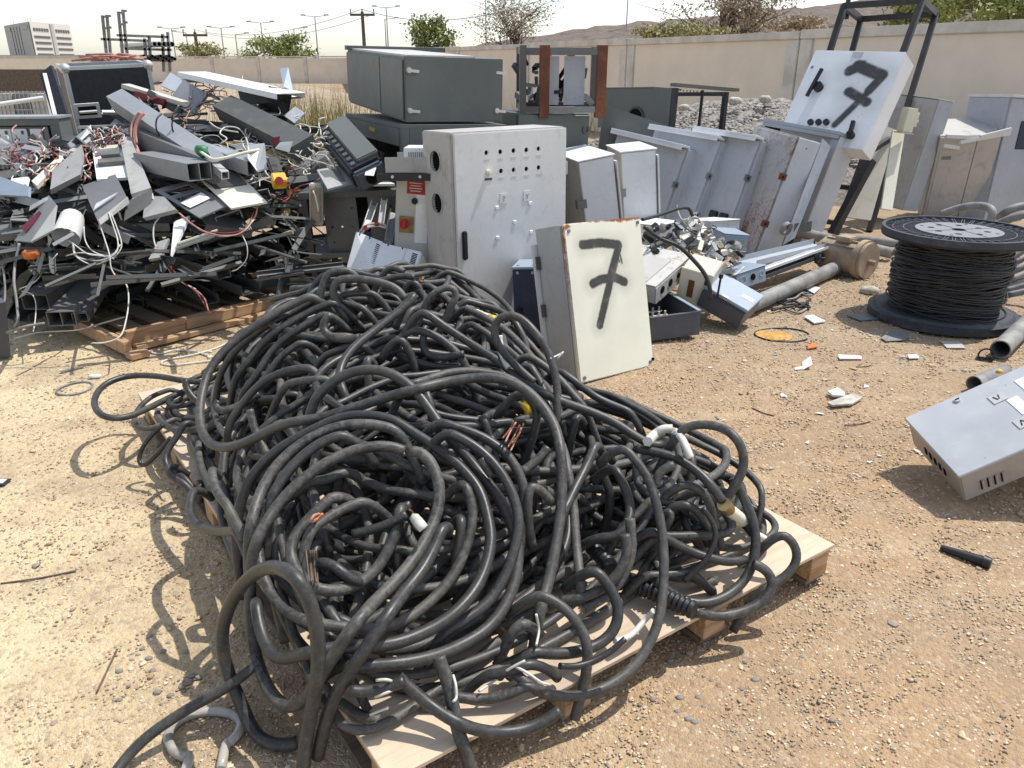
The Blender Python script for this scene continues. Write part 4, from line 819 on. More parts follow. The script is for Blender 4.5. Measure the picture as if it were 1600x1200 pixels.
# silver box on the ground at the right
t, w, d, h = fitted('silver', 'control_box', 'silver grey control box lying on its back on the gravel', 'control box')
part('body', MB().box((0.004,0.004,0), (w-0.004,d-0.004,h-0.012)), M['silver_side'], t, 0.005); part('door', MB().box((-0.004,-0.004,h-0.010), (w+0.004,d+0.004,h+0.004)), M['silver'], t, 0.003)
def SB(X, Yp):
    Mi = (Matrix.Translation(t.location) @ t.rotation_euler.to_matrix().to_4x4()).inverted(); o = Mi @ Vector((0,0,CAM_H)); r = Mi.to_3x3() @ ray(1380+X/4.614, 540+Yp/4.614); return o+r*((h+0.004-o.z)/r.z)
def SF(X, Yp): return on_plane(t, 1380+X/4.614, 540+Yp/4.614, 0.004)
p = SB(535, 395); part('lock', MB().cyl((p.x,p.y,h+0.003), (p.x,p.y,h+0.012), 0.013, 14), M['alu'], t); part('lock_core', MB().box((p.x-0.008,p.y-0.002,h+0.012), (p.x+0.008,p.y+0.002,h+0.015)), M['hole'], t)
for (X, Yp), g in (((825,380),((-0.012,0.012),(-0.004,-0.010),(0.004,-0.006),(0.010,0.014))), ((1010,555),((-0.012,-0.012),(-0.002,0.013),(0.004,0.004),(0.012,-0.010)))):
    p = SB(X, Yp); pl = part('tag_plate', MB().box((p.x-0.028,p.y-0.024,h+0.004), (p.x+0.028,p.y+0.024,h+0.0075)), M['alu'], t); part('symbol', MB().tube([(p.x+a, p.y+b, h+0.0085) for a, b in g], 0.0022, 5), M['black'], pl)
for X, Yp in ((985,430),(1040,290)):
    p = SB(X, Yp); part('label_strip', MB().box((p.x-0.022,p.y-0.05,h+0.004), (p.x+0.022,p.y+0.05,h+0.0065)), M['white_pl'], t)
for k in range(4):
    p = SF(718+k*49, 998-k*19); part('louvre', MB().box((p.x-0.005,-0.006,p.z-0.027), (p.x+0.003,0.005,p.z+0.027)), M['silver_side'], t, 0.002); part('louvre_slot', MB().box((p.x-0.009,0.0,p.z-0.025), (p.x-0.0052,0.0035,p.z+0.025)), M['hole'], t)
for k in range(5):
    part('connector_hole', MB().box((0.001,d*(0.30+k*0.09),h*0.30), (0.0035,d*(0.34+k*0.09),h*0.52)), M['hole'], t)

single('concrete_block', MB().box((2.16,2.72,-0.02), (2.42,3.02,0.185)), M['concrete'], 'concrete block propping up the raised end of the silver control box', 'block', None, 0.01)
# flight case and socket cabinet at the far left
t, w, d, h = fitted('flight', 'flight_case', 'black flight case with aluminium edges and a recessed handle', 'flight case')
e = 0.035
z0 = -1.0
part('panel', MB().box((0.004,0.004,z0), (w-0.004,d-0.004,h-0.004)), M['navy'] if False else M['black'], t)
M['case_black'] = plain('laminate', (0.022,0.023,0.028), 0.5); t.children[0].data.materials[0] = M['case_black']
for x in (0, w-e):
    for y in (0, d-e): part('edge_profile', MB().box((x,y,z0), (x+e,y+e,h-e-0.001)), M['alu'], t)
for y in (0, d-e): part('edge_profile', MB().box((0,y,h-e), (w,y+e,h)), M['alu'], t, 0.004)
for x in (0, w-e): part('edge_profile', MB().box((x,e+0.001,h-e), (x+e,d-e-0.001,h)), M['alu'], t)
for x in (0.02, w-0.02): part('corner_ball', MB().blob((x,0.02,h-0.015), (0.05,0.05,0.045), 2, 0.0), M['alu'], t)
p = on_plane(t, 137, 173); part('handle_dish', MB().box((p.x-0.105,-0.004,p.z-0.065), (p.x+0.105,0.006,p.z+0.065)), M['alu'], t, 0.003); part('handle_recess', MB().box((p.x-0.075,-0.006,p.z-0.038), (p.x+0.075,-0.0045,p.z+0.038)), M['hole'], t); part('handle_bar', MB().cyl((p.x-0.072,-0.018,p.z-0.008), (p.x+0.072,-0.018,p.z-0.008), 0.013, 10), M['alu'], t)
single('case_board', MB().slab([at(66,118,7.3), at(84,104,7.3), at(122,220,6.9), at(100,226,6.9)], 0.03), M['case_black'], 'narrow black panel leaning between the flight case and the socket cabinet', 'panel')
single('edge_profile', MB().bar(at(70,116,7.25), at(98,228,6.85), 0.03), M['alu'], 'loose aluminium edge strip along the narrow black panel', 'strip')
a = at(-8, 176, 6.4)
t = thing('socket_cabinet', 'grey cabinet with a row of white power sockets at the yard edge', 'cabinet', (at(84,176,6.4).x-1.0, 6.35, 0.0), (0, 0, 0.10)); zt = at(84,186,6.4).z
part('frame', MB().box((0,0.0,zt-0.05), (1.0,0.22,zt)).box((0.93,0,0), (1.0,0.22,zt-0.051)).box((0,0.20,0), (0.929,0.22,zt-0.051)), M['dark'], t)
part('top', MB().box((-0.01,-0.012,zt+0.001), (1.012,0.24,zt+0.018)), M['galv'], t); part('socket_panel', MB().box((0.2,0.03,zt-0.24), (0.86,0.05,zt-0.06)), M['scrap_dark'], t); part('inner_frame', MB().box((0.865,0.02,0.3), (0.90,0.06,zt-0.06)), M['scrap'], t)
for k in range(4):
    x0 = (0.385, 0.505, 0.625, 0.765)[k]; ww = 0.115 if k < 3 else 0.085
    s_ = part('socket', MB().box((x0,0.015,zt-0.185), (x0+ww,0.031,zt-0.075)), M['white_pl'], t, 0.003)
    if k < 3:
        part('switch', MB().box((x0+0.075,0.009,zt-0.115), (x0+0.093,0.016,zt-0.088)), M['scrap_dark'], s_)
    for a, b in ((0.03,-0.13),(0.015,-0.16),(0.045,-0.16)): part('pin_hole', MB().box((x0+a,0.0135,zt+b), (x0+a+0.007,0.0155,zt+b+0.012)), M['hole'], s_)
single('pipe', MB().cyl(at(-10,164,8.4), at(68,153,8.6), 0.022, 10), M['white'], 'white pipe lying behind the socket cabinet', 'pipe')
# ------------------------------------------------------------------ plywood decks on timber, and the heap of cable
BO, BYAW, BW, BL, BZ = Vector((-0.272, 1.275, 0)), 0.6050, 1.62, 2.68, 0.135
Bm = Matrix.Translation(BO) @ Matrix.Rotation(BYAW, 4, 'Z')
pal = thing('cable_pallet', 'long plywood topped pallet carrying the heap of black cable', 'pallet', BO, (0, 0, BYAW))
for a_, b_ in ((0.0, 1.36), (1.366, BL)): part('plywood_sheet', MB().box((0, a_, BZ-0.014), (BW, b_, BZ)), M['ply'], pal, 0.002)
for y in (0.06, 0.62, 1.22, 1.50, 2.05, BL-0.10):
    for x in (0.0, 0.50, 1.02, BW-0.10): part('block', MB().box((x+0.006, y-0.05, 0.018), (x+0.095, y+0.05, BZ-0.034)), M['wood'], pal, 0.003)
for x in (0.0, 0.50, 1.02, BW-0.10): part('stringer', MB().box((x+0.004, 0.01, BZ-0.033), (x+0.097, BL-0.01, BZ-0.0145)), M['wood'], pal); part('bottom_board', MB().box((x+0.004, 0.02, 0.0), (x+0.097, BL-0.02, 0.017)), M['wood_dark'], pal)

GX0, GY0, GS = -2.9, 0.7, 0.01; GW, GH = 520, 440
gxx, gyy = np.meshgrid(GX0+GS*(np.arange(GW)+0.5), GY0+GS*(np.arange(GH)+0.5))
cb, sb = math.cos(BYAW), math.sin(BYAW)
ub = (gxx-BO.x)*cb+(gyy-BO.y)*sb; vb = -(gxx-BO.x)*sb+(gyy-BO.y)*cb
onb = (ub > 0) & (ub < BW) & (vb > 0) & (vb < BL)
H = np.where(onb, BZ, 0.0)
def lobe(cx, cy, rx, ry, h, yaw=0.0, p=0.85):
    dx, dy = gxx-cx, gyy-cy; c, s = math.cos(yaw), math.sin(yaw); q = ((dx*c+dy*s)/rx)**2+((-dx*s+dy*c)/ry)**2
    return np.where(q < 1, h*np.clip(1-q, 0, 1)**p, 0)
core = np.maximum.reduce([lobe(-0.52, 3.38, 0.74, 0.74, 0.47, 0.3, 1.3), lobe(-0.36, 2.45, 0.66, 0.80, 0.31, 0.2), lobe(-0.85, 3.05, 0.60, 0.60, 0.22, 0.4, 1.1)])
well = on(598, 845, 0.32); core = core*(1-0.75*np.exp(-(((gxx-well.x)/0.22)**2+((gyy-well.y)/0.20)**2)))
H = np.maximum(H, BZ*(core > 0)*onb + core*0.98)
core_top = H.copy()
def hat(x, y, A=None):
    A = H if A is None else A
    i = np.clip(((np.asarray(x)-GX0)/GS).astype(int), 0, GW-1); j = np.clip(((np.asarray(y)-GY0)/GS).astype(int), 0, GH-1); return A[j, i]
def fat(r):
    """the deposit so far, widened by r"""
    k = max(1, int(r/GS)); out = H.copy()
    for _ in range(k):
        o = out.copy(); o[1:] = np.maximum(o[1:], out[:-1]); o[:-1] = np.maximum(o[:-1], out[1:]); o[:, 1:] = np.maximum(o[:, 1:], out[:, :-1]); o[:, :-1] = np.maximum(o[:, :-1], out[:, 1:]); out = o
    return out
def deposit(P, r, keep=None):
    k = int(r/GS)+1
    for dj in range(-k, k+1):
        for di in range(-k, k+1):
            q = r*r-((di*di+dj*dj)*GS*GS)
            if q <= 0: continue
            i = ((P[:, 0]-GX0)/GS).astype(int)+di; j = ((P[:, 1]-GY0)/GS).astype(int)+dj
            ok = (i >= 0) & (i < GW) & (j >= 0) & (j < GH)
            if keep is not None: ok &= keep
            np.maximum.at(H, (j[ok], i[ok]), P[ok, 2]+math.sqrt(q)*0.9)
def gsm(a, s):
    k = np.exp(-0.5*(np.arange(-int(3*s), int(3*s)+1)/s)**2); k /= k.sum(); return np.convolve(np.pad(a, len(k)//2, mode='edge'), k, 'valid')
def envelope(z, s, it=9, up=True):
    """a stiff line that rests on z: smooth, never passing through"""
    e = z.copy()
    for _ in range(it):
        e = gsm(e, s); e = np.maximum(e, z) if up else np.minimum(e, z)
    return gsm(e, max(1.0, s*0.3))
NCAB = 0
def sink(P, r, a=True, b=True, Ls=0.10, dz=0.11):
    L = np.concatenate([[0], np.cumsum(np.linalg.norm(np.diff(P, axis=0), axis=1))]); P = P.copy()
    for f, s_ in ((a, L), (b, L[-1]-L)):
        if f: P[:, 2] -= dz*np.clip(1-s_/Ls, 0, 1)**1.6
    P[:, 2] = np.maximum(P[:, 2], np.where(hat(P[:, 0], P[:, 1], onb.astype(float)) > 0, BZ, 0)+r*0.85); return P
def cable_obj(P, r, label, group, sides=9, mat='cable', name='cable', cat='cable'):
    m = MB(); m.tube(P, r, sides)
    return single(name, m, M[mat], label, cat, group)
def draped(xy, r, s=9, dep=True):
    P2 = spline(xy, 0.022); z = hat(P2[:, 0], P2[:, 1], fat(r))+r*0.95; z = envelope(z, s)
    P = np.column_stack([P2, z]); 
    if dep: deposit(P, r)
    return sink(P, r)
# inner coils that fill the body of the heap
def ringpath(cx, cy, a, b, yaw, t0, sweep, wob, rr, n=26, grow=0.0):
    t = np.linspace(0, sweep, n); ph = rr.uniform(0, 6.28, 4)
    k = 1+wob*(np.sin(2*t+ph[0])*0.5+np.sin(3*t*0.7+ph[1])*0.4)+grow*t
    x = a*k*np.cos(t+t0); y = b*k*np.sin(t+t0)+wob*b*0.3*np.sin(t*0.5+ph[2]); c, s = math.cos(yaw), math.sin(yaw)
    return np.column_stack([cx+x*c-y*s, cy+x*s+y*c])
rr = np.random.default_rng(21)
def clampb(P, m):
    u = (P[:, 0]-BO.x)*cb+(P[:, 1]-BO.y)*sb; v = -(P[:, 0]-BO.x)*sb+(P[:, 1]-BO.y)*cb
    u = BW/2+(BW/2-m)*np.tanh((u-BW/2)/(BW/2-m)*1.15)/math.tanh(1.15)*0.98; v = BL/2+(BL/2-m)*np.tanh((v-BL/2)/(BL/2-m)*1.15)/math.tanh(1.15)*0.98
    return np.column_stack([BO.x+u*cb-v*sb, BO.y+u*sb+v*cb])
GI = 'lengths of cable inside the heap'
for k in range(44):
    s_ = rr.choice([0.35, 0.55, 0.72, 0.86, 0.95]); cx, cy = (-0.45+rr.normal()*0.35, 3.2+rr.normal()*0.35) if rr.random() < 0.6 else (-0.2+rr.normal()*0.3, 2.4+rr.normal()*0.3)
    a = rr.uniform(0.30, 0.70); xy = clampb(ringpath(cx, cy, a, a*rr.uniform(0.6, 1.0), rr.uniform(0, 3), rr.uniform(0, 6.28), rr.uniform(3.5, 9), 0.16, rr), 0.10)
    P2 = spline(xy, 0.028); r = rr.choice([0.0125, 0.0145, 0.0155]); z = BZ+r+(hat(P2[:, 0], P2[:, 1], core_top)-BZ)*s_-0.02; z = gsm(np.maximum(z, BZ+r), 6)
    cable_obj(np.column_stack([P2, z]), r, 'length of black cable buried inside the heap', GI, 7)
# loops lying over the heap
GO = 'loops of cable lying on the heap'
for k in range(96):
    q = rr.random()
    if q < 0.46: cx, cy, a = -0.56+rr.normal()*0.15, 3.16+rr.normal()*0.18, rr.uniform(0.18, 0.48)
    elif q < 0.80: cx, cy, a = -0.28+rr.normal()*0.22, 2.45+rr.normal()*0.25, rr.uniform(0.30, 0.66)
    elif q < 0.93: cx, cy, a = 0.42+rr.normal()*0.10, 2.34+rr.normal()*0.13, rr.uniform(0.15, 0.27)
    else: cx, cy, a = -1.10+rr.normal()*0.12, 3.25+rr.normal()*0.2, rr.uniform(0.22, 0.40)
    xy = clampb(ringpath(cx, cy, a, a*rr.uniform(0.55, 0.95), rr.uniform(0.2, 1.4), rr.uniform(0, 6.28), rr.uniform(2.2, 8.0), 0.15, rr, grow=rr.uniform(-0.03, 0.03)), 0.05)
    P = draped(xy, rr.choice([0.0135, 0.015, 0.0165]), 5); 
    mc = P[len(P)//2]; cable_obj(P, 0.0143 if k % 3 else 0.0118, ('thin ' if k % 3 == 0 else '')+'black cable loop '+('low at the far plywood corner' if mc[0] > 0.25 else 'on the back of the heap below the tall grey cabinet' if mc[1] > 3.55 else 'on the flank of the heap facing the timber pallet' if mc[0] < -0.75 else 'across the middle behind the front coil' if mc[1] > 2.75 else 'in and around the front coil'), GO, 8)

# cables that the photograph shows one by one: traced in the picture, laid on the heap where the sight line first meets it
def sight(px, py, r, lift, A):
    P = []; ts = np.linspace(0.55, 7.0, 1300); O = np.array((0, 0, CAM_H)); T = []
    for a, b, l in zip(px, py, lift):
        d = np.array(ray(a, b)); Q = O+ts[:, None]*d; hit = Q[:, 2] <= hat(Q[:, 0], Q[:, 1], A)+r+l
        T.append(ts[np.argmax(hit)] if hit.any() else ts[-1]); P.append(d)
    return np.array(T), np.array(P)
def traced(pts, r, label, group='cables that stand out on the heap', sides=12, stiff=9, dep=True, mat='cable', name='cable', cat='cable', flat=None):
    Q = np.array([(p[0], p[1], p[2] if len(p) > 2 else 0.0) for p in pts], float); S = spline(Q, n=8)
    seg = np.concatenate([[0], np.cumsum(np.hypot(*np.diff(S[:, :2], axis=0).T))]); u = np.arange(0, seg[-1], 6.0); S = np.column_stack([np.interp(u, seg, S[:, k]) for k in range(3)])
    T, Dr = sight(S[:, 0], S[:, 1], r, S[:, 2], fat(r)); T = envelope(T, stiff, 8, up=False)
    if S[:, 2].min() < -0.1: T = (CAM_H+S[:, 2])/-Dr[:, 2]            # heights given outright
    P = np.array((0, 0, CAM_H))+T[:, None]*Dr; P[:, 2] = np.maximum(P[:, 2], np.where(hat(P[:, 0], P[:, 1], onb.astype(float)) > 0, BZ, 0)+r*0.9)
    # even spacing
    L = np.concatenate([[0], np.cumsum(np.linalg.norm(np.diff(P, axis=0), axis=1))]); n = max(6, int(L[-1]/0.014)); uu = np.linspace(0, L[-1], n)
    P = np.column_stack([gsm(np.interp(uu, L, P[:, k]), 1.5) for k in range(3)])
    if dep: deposit(P, r, S is not None and (P[:, 2]-hat(P[:, 0], P[:, 1]) < 0.12))
    free = any(w in label.split() for w in ('end','tip','stub','sand','ground','splice','conduit','tipped','thin'))
    if not free: P = sink(P, r, -1 < S[0, 2] < 0.035, -1 < S[-1, 2] < 0.035)
    cable_obj(P, r, label, group, sides, mat, name, cat); return P
TR = [
# (radius, label, points)
(0.0137,'cable combed down the far slope of the heap, outermost of the strands',[(560,446),(500,466),(460,486),(420,507),(385,532),(360,558),(340,592),(325,620)]),
(0.0137,'second strand combed down the far slope of the heap',[(555,458),(500,480),(455,503),(420,528),(395,556),(368,592),(345,632)]),
(0.0137,'third strand combed down the far slope of the heap',[(545,474),(495,497),(455,522),(425,548),(402,585),(375,618),(352,645)]),
(0.0130,'short strand below the combed strands on the far slope',[(500,508),(470,535),(440,556),(415,590),(392,618),(366,655)]),
(0.0130,'strand lying in the hollow under the summit loops',[(466,563),(488,564),(516,552),(548,540),(575,530),(600,520)]),
(0.0145,'hooked cable end in the hollow under the summit',[(520,490),(508,498),(502,510),(508,522),(526,529),(550,530),(570,525)]),
(0.0145,'cable arching over the back of the summit against the pale boxes',[(494,458,.03),(496,446,.05),(504,432,.06),(520,424,.06),(540,422,.05),(564,428,.03),(590,434)]),
(0.0137,'cable curving over the summit in front of the vented white box',[(575,432,.02),(586,423,.04),(610,418,.05),(628,421,.05),(636,432,.03)]),
(0.0137,'small arch at the right of the summit',[(622,426,.02),(640,419,.05),(654,424,.06),(661,436,.03),(655,445)]),
(0.0137,'summit cable ending in a bare copper tip',[(575,442,.02),(600,438,.03),(624,431,.04),(640,432,.04),(656,436,.04)]),
(0.0137,'upright loop beside the door of the tall cabinet',[(640,490),(656,478,.03),(676,460,.08),(694,449,.10),(708,449,.10),(715,458,.09),(708,474,.06),(692,490,.03),(668,502)]),
(0.0137,'flat loop on the summit, lower of two',[(620,468,.03),(600,460,.04),(570,458,.04),(540,459,.04),(527,464,.04),(530,470,.03),(552,477,.02),(580,484),(605,486)]),
(0.0153,'flat loop on the summit, upper of two',[(634,470,.04),(622,452,.05),(600,443,.06),(572,437,.06),(544,435,.06),(524,438,.06),(516,446,.05),(522,456,.04),(545,462,.02)]),
(0.0153,'long cable sweeping from the summit down the middle of the heap',[(612,470,.02),(640,456,.04),(651,459,.05),(642,470,.05),(620,489,.04),(590,513,.03),(564,533,.02),(544,553,.02),(533,573,.02),(530,593,.02),(537,611,.02),(552,625),(570,630)]),
(0.0137,'straight cable crossing behind the arch at the heart of the heap',[(583,520),(576,545),(573,570),(576,594),(580,618)]),
(0.0145,'cable bending over the middle of the upper heap',[(588,517),(610,518),(630,527),(645,538),(653,549),(648,556)]),
(0.0145,'cable sweeping right below the summit loops',[(600,518),(616,514),(650,516),(680,524),(702,540),(720,558),(738,577),(750,596)]),
(0.0130,'U shaped cable end right of the heart of the heap',[(664,520),(659,535),(662,550),(678,559),(702,557),(730,552)]),
(0.0137,'pale lit cable along the right shoulder below the cabinet',[(690,480),(720,480),(750,492),(785,512),(815,540),(845,575),(872,606)]),
(0.0130,'cable parallel to the lit one on the right shoulder',[(700,492),(740,508),(780,535),(820,570),(850,600),(885,640)]),
(0.0137,'cable on the far right shoulder passing the cream box',[(790,535),(815,550),(845,568),(872,590),(900,622),(925,650),(948,668)]),
(0.0137,'outermost cable on the right flank near the cream box',[(840,560),(868,575),(897,595),(930,620),(965,636),(995,648),(1022,668)]),
(0.0137,'strand on the right flank ending among the loops',[(800,540,.02),(830,575),(850,610),(862,650),(880,690)]),
(0.0145,'cable slanting over the right flank',[(915,612),(905,640),(893,668),(882,700)]),
(0.0137,'tall thin loop standing up before the cream box',[(838,600,.01),(805,571,.03),(782,545,.08),(771,519,.12),(776,500,.15),(795,491,.17),(815,498,.17),(835,518,.15),(852,542,.12),(865,575,.08),(871,612,.05),(870,650,.02),(868,668)]),
(0.0145,'long straight cable crossing the whole right shoulder',[(620,490,.03),(636,485,.04),(660,486,.04),(690,507,.03),(720,527,.02),(745,543,.02),(775,562,.02),(824,599,.02),(869,624,.02),(925,644,.02),(962,661,.02),(990,680,.02),(1015,694,.02),(1034,698,.03),(1042,688,.04),(1036,676,.04)]),
(0.0137,'cable under the left flank crossing towards the arch',[(341,700),(346,688),(361,657),(383,625),(407,600),(437,583),(470,575),(500,576),(530,584)]),
(0.0137,'dusty cable below the arch on the left flank',[(410,616),(440,602),(480,594),(520,592),(560,592)]),
(0.0137,'bent cable end in the left hollow',[(345,625),(334,632),(340,642),(360,640),(385,628),(410,612)]),
(0.0130,'upright stub of cable in the left hollow',[(390,636),(393,655),(400,675),(412,700),(420,715)]),
(0.0137,'straight cable through the left hollow',[(405,636),(425,648),(450,660),(480,672)]),
(0.0160,'great arch of cable over the middle of the heap running into the front coil',[(472,668),(474,652),(487,630,.03),(513,602,.05),(540,585,.07),(573,577,.08),(607,582,.08),(633,597,.07),(657,620,.06),(683,657,.05),(707,690,.04),(733,718,.04),(759,751,.04),(780,779,.04),(798,816,.04),(810,862,.03),(799,926,.02),(765,979,.02),(712,1012,.02),(656,1031,.02),(581,1040,.02),(525,1037,.02),(470,1018)]),
(0.0137,'cable following the long sweep just behind it',[(600,618),(622,606),(663,595),(696,584),(728,580),(762,583),(800,593),(835,622,.02),(862,664,.03),(881,705,.04),(889,745,.05),(896,790,.06),(899,837,.06),(903,875,.06),(907,912,.05),(909,952,.05)]),
(0.0160,'longest cable, sweeping round the left edge and over the middle to the front',[(520,447,.02),(473,468,.02),(433,488,.02),(393,514,.02),(367,533,.02),(343,556,.03),(325,583,.04),(316,615,.05),(312,645,.06),(316,675,.06),(330,694,.06),(355,699,.05),(387,690,.04),(433,667,.03),(471,657,.03),(503,653,.03),(531,644,.03),(562,634,.03),(585,627,.03),(620,616,.03),(663,605,.03),(707,595,.03),(750,590,.03),(782,592,.03),(808,601,.04),(830,616,.05),(850,638,.06),(865,662,.07),(873,686,.08),(877,716,.08),(878,755,.08),(876,800,.07),(869,849,.06),(856,912,.05),(841,961,.04),(828,1010,.03)]),
(0.0137,'inner loop on the right of the heart beside the copper strands',[(770,606),(790,606,.02),(810,610,.03),(827,619,.04),(837,635,.04),(840,655,.04),(834,674,.03),(822,688,.02),(806,697)]),
(0.0137,'cable from the heart slanting down to the copper strands',[(750,610),(755,640),(765,665),(780,690)]),
(0.0145,'outer right strand of the front coil',[(640,650),(680,656,.02),(700,664,.03),(727,672,.03),(756,684,.03),(786,704,.03),(805,728,.03),(817,755,.03),(820,787,.02),(816,820),(802,860)]),
(0.0145,'second right strand of the front coil',[(650,668),(680,670,.02),(706,678,.03),(730,690,.03),(756,708,.03),(780,734,.03),(796,760,.03),(807,790,.02),(811,822,.02),(803,862,.01),(788,902),(764,940),(727,968),(685,992),(640,1004)]),
(0.0130,'broken cable end inside the right of the coil',[(748,712),(756,724),(764,736),(772,748)]),
(0.0137,'cable stub pointing out between the right strands',[(812,740),(830,727),(846,714),(860,694)]),
(0.0137,'small arch right of the coil',[(868,731),(845,738,.02),(829,754,.03),(822,776,.03),(826,796,.02),(838,812)]),
(0.0145,'wide low strand round the bottom of the coil',[(401,800),(402,840),(404,870,.02),(412,902,.02),(427,934,.02),(450,956,.02),(480,971,.02),(525,979,.02),(581,984,.02),(626,973,.02),(667,945,.02),(705,904,.02),(727,859,.02),(739,806,.02),(731,765,.01),(712,738),(690,718)]),
(0.0160,'heavy outer ring of the front coil',[(372,890,.02),(369,850,.03),(370,815,.04),(378,779,.04),(396,741,.04),(433,704,.04),(480,677,.04),(527,655,.04),(565,649,.04),(610,655,.04),(642,674,.04),(674,694,.04),(707,718,.04),(739,751,.04),(754,777,.04),(764,818,.04),(767,851,.03),(754,900,.03),(731,937,.03),(694,971,.03),(637,999,.02),(592,1009,.02),(544,1010,.02),(487,1019,.02),(437,1029,.02),(417,1010,.02),(405,975,.02),(399,930,.02),(394,885)]),
(0.0153,'ring strand just inside the heavy outer ring',[(384,900),(388,850,.02),(398,795,.03),(420,745,.03),(455,705,.03),(500,677,.03),(540,664,.03),(590,664,.03),(630,678,.03),(664,706,.03)]),
(0.0145,'strand curling inside the top of the coil',[(405,830),(418,790),(440,750,.02),(470,715,.02),(505,690,.02),(550,676,.02),(595,676,.02)]),
(0.0160,'loose inner ring drooping over the pallet edge to the ground',[(640,706,.02),(656,704,.03),(673,722,.04),(684,747,.05),(687,780,.05),(676,821,.06),(649,870,.06),(619,907,.06),(581,945,.06),(544,990,.05),(502,1054,.04),(478,1090,.02),(457,1104),(439,1100),(420,1077),(405,1042,.02),(396,1005,.03),(392,960,.04),(391,905,.05),(398,853,.05),(417,814,.05),(445,776,.05),(471,751,.05),(503,727,.05),(538,709,.05),(573,699,.05),(608,697,.04),(640,708,.02)]),
(0.0160,'cable crossing the coil diagonally down to the pallet corner',[(695,772,.02),(701,791,.03),(687,836,.05),(661,889,.06),(631,926,.07),(607,960,.07),(577,1005,.06),(547,1050,.05),(521,1087,.03),(500,1113,.01),(486,1132)]),
(0.0153,'U shaped cable hanging inside the coil',[(632,742),(630,761),(622,814,.02),(611,851,.03),(589,889,.03),(562,911,.03),(532,922,.03),(495,921,.03),(466,897,.03),(453,862,.03),(461,836,.03),(480,814,.02),(510,784,.02),(540,757),(560,730)]),
(0.0137,'short straight cable inside the coil',[(622,770),(606,774),(562,784),(527,800,.02),(499,817,.02),(480,836,.02),(467,858,.02),(463,885)]),
(0.0137,'small hooked cable curling inside the coil',[(504,826,.02),(497,838,.03),(495,852,.03),(503,870,.03),(524,888,.03),(547,895,.03),(561,892,.03),(565,880,.03),(556,867,.02),(542,858)]),
(0.0130,'dusty stub lying across the inside of the coil',[(640,800),(610,818),(580,828),(545,836)]),
(0.0137,'dark strand inside the lower right of the coil',[(700,880),(720,830),(718,790),(700,760)]),
(0.0168,'upright loop standing on the ground at the front corner',[(470,1158),(440,1168,.0),(414,1160,.0),(394,1140,.0),(375,1095,.03),(356,1050,.07),(347,1005,.12),(351,967,.16),(367,930,.20),(390,902,.22),(416,887,.23),(442,889,.22),(465,905,.20),(480,930,.17),(491,964,.13),(497,1005,.10),(497,1050,.07),(491,1087,.05),(484,1125,.02),(477,1162),(474,1205)]),
(0.0137,'cable running out over the sand at the near left',[(410,1025),(394,1044),(353,1075),(300,1104),(262,1128),(231,1150),(203,1177),(184,1202),(160,1235)]),
(0.0137,'cable hanging in a bow off the left pallet edge',[(326,730),(319,742,.02),(307,757,.04),(298,780,.05),(298,805,.06),(312,822,.06),(340,830,.06),(367,829,.05),(385,825,.03)]),
(0.0130,'dark cable dipping over the left pallet edge',[(334,690),(331,712,.02),(331,735,.03),(335,758,.04),(346,780,.04),(362,790,.04),(378,789,.02)]),
(0.0130,'bundled strand at the left pallet edge with a pale tie',[(307,628),(300,645),(287,662),(277,682,.02),(262,702,.02),(257,720,.02),(267,737,.02),(290,746,.02),(315,744)]),
(0.0130,'lower bundled strand at the left pallet edge',[(290,700),(270,716,.01),(260,734,.02),(270,747,.02),(295,756,.02),(322,754)]),
(0.0137,'large loop swung out over the ground at the far left',[(330,600,-.25),(317,597,-.26),(287,595,-.27),(247,588,-.28),(207,587,-.28),(177,594,-.28),(157,607,-.27),(147,627,-.26),(153,644,-.25),(170,653,-.24),(197,652,-.23),(227,640,-.22),(253,627,-.21),(283,613,-.21),(312,604,-.22)]),
(0.0114,'smaller loop hanging beside the left pallet corner',[(300,597,-.22),(285,602,-.21),(262,610,-.20),(240,618,-.19),(222,632,-.18),(211,648,-.17),(210,660,-.16),(218,669,-.16),(237,669,-.17),(262,660,-.18),(287,646,-.19),(305,636,-.20)]),
(0.0137,'short cable end lying on the left plywood corner',[(290,590),(289,600),(296,615),(308,628),(318,632)]),
(0.0145,'cable looping in the right middle of the heap',[(925,700),(934,706,.02),(954,722,.03),(973,753,.04),(985,790,.04),(982,818,.04),(968,837,.04),(948,841,.04),(928,835,.03),(911,818,.02),(904,800)]),
(0.0145,'dusty cable slanting in the right middle of the heap',[(945,655),(932,690),(918,725),(900,760),(880,800),(850,840)]),
(0.0137,'second slanting cable in the right middle of the heap',[(962,668),(950,690),(945,715),(940,740),(955,770),(950,795),(930,815)]),
(0.0137,'low cable from the middle to the right loops',[(985,830),(1041,838),(1078,837),(1118,837),(1141,831),(1147,820),(1135,802),(1108,778),(1073,757),(1040,746)]),
(0.0130,'strand above the low cable at the right',[(1020,765),(1060,785),(1095,798),(1118,812),(1128,826)]),
(0.0130,'strand curving round the right hollow',[(1022,740),(1050,752),(1085,760),(1112,780),(1130,800),(1136,815)]),
(0.0137,'curled stub of cable in the right hollow',[(1058,726,.02),(1044,728,.03),(1028,739,.03),(1023,756,.02),(1030,768)]),
(0.0122,'small ring of cable in the right hollow',[(1033,756),(1047,770,.01),(1053,786,.02),(1047,800,.02),(1033,808,.01),(1015,812)]),
(0.0137,'straight cable near the bottom of the right hollow',[(960,902),(982,900),(1022,899),(1064,896),(1107,888),(1128,883)]),
(0.0137,'long cable bending along the right front',[(980,800),(990,811),(1022,830,.01),(1050,847,.02),(1084,864,.02),(1121,875,.02),(1152,878,.02),(1166,866,.02),(1165,841,.02),(1158,822)]),
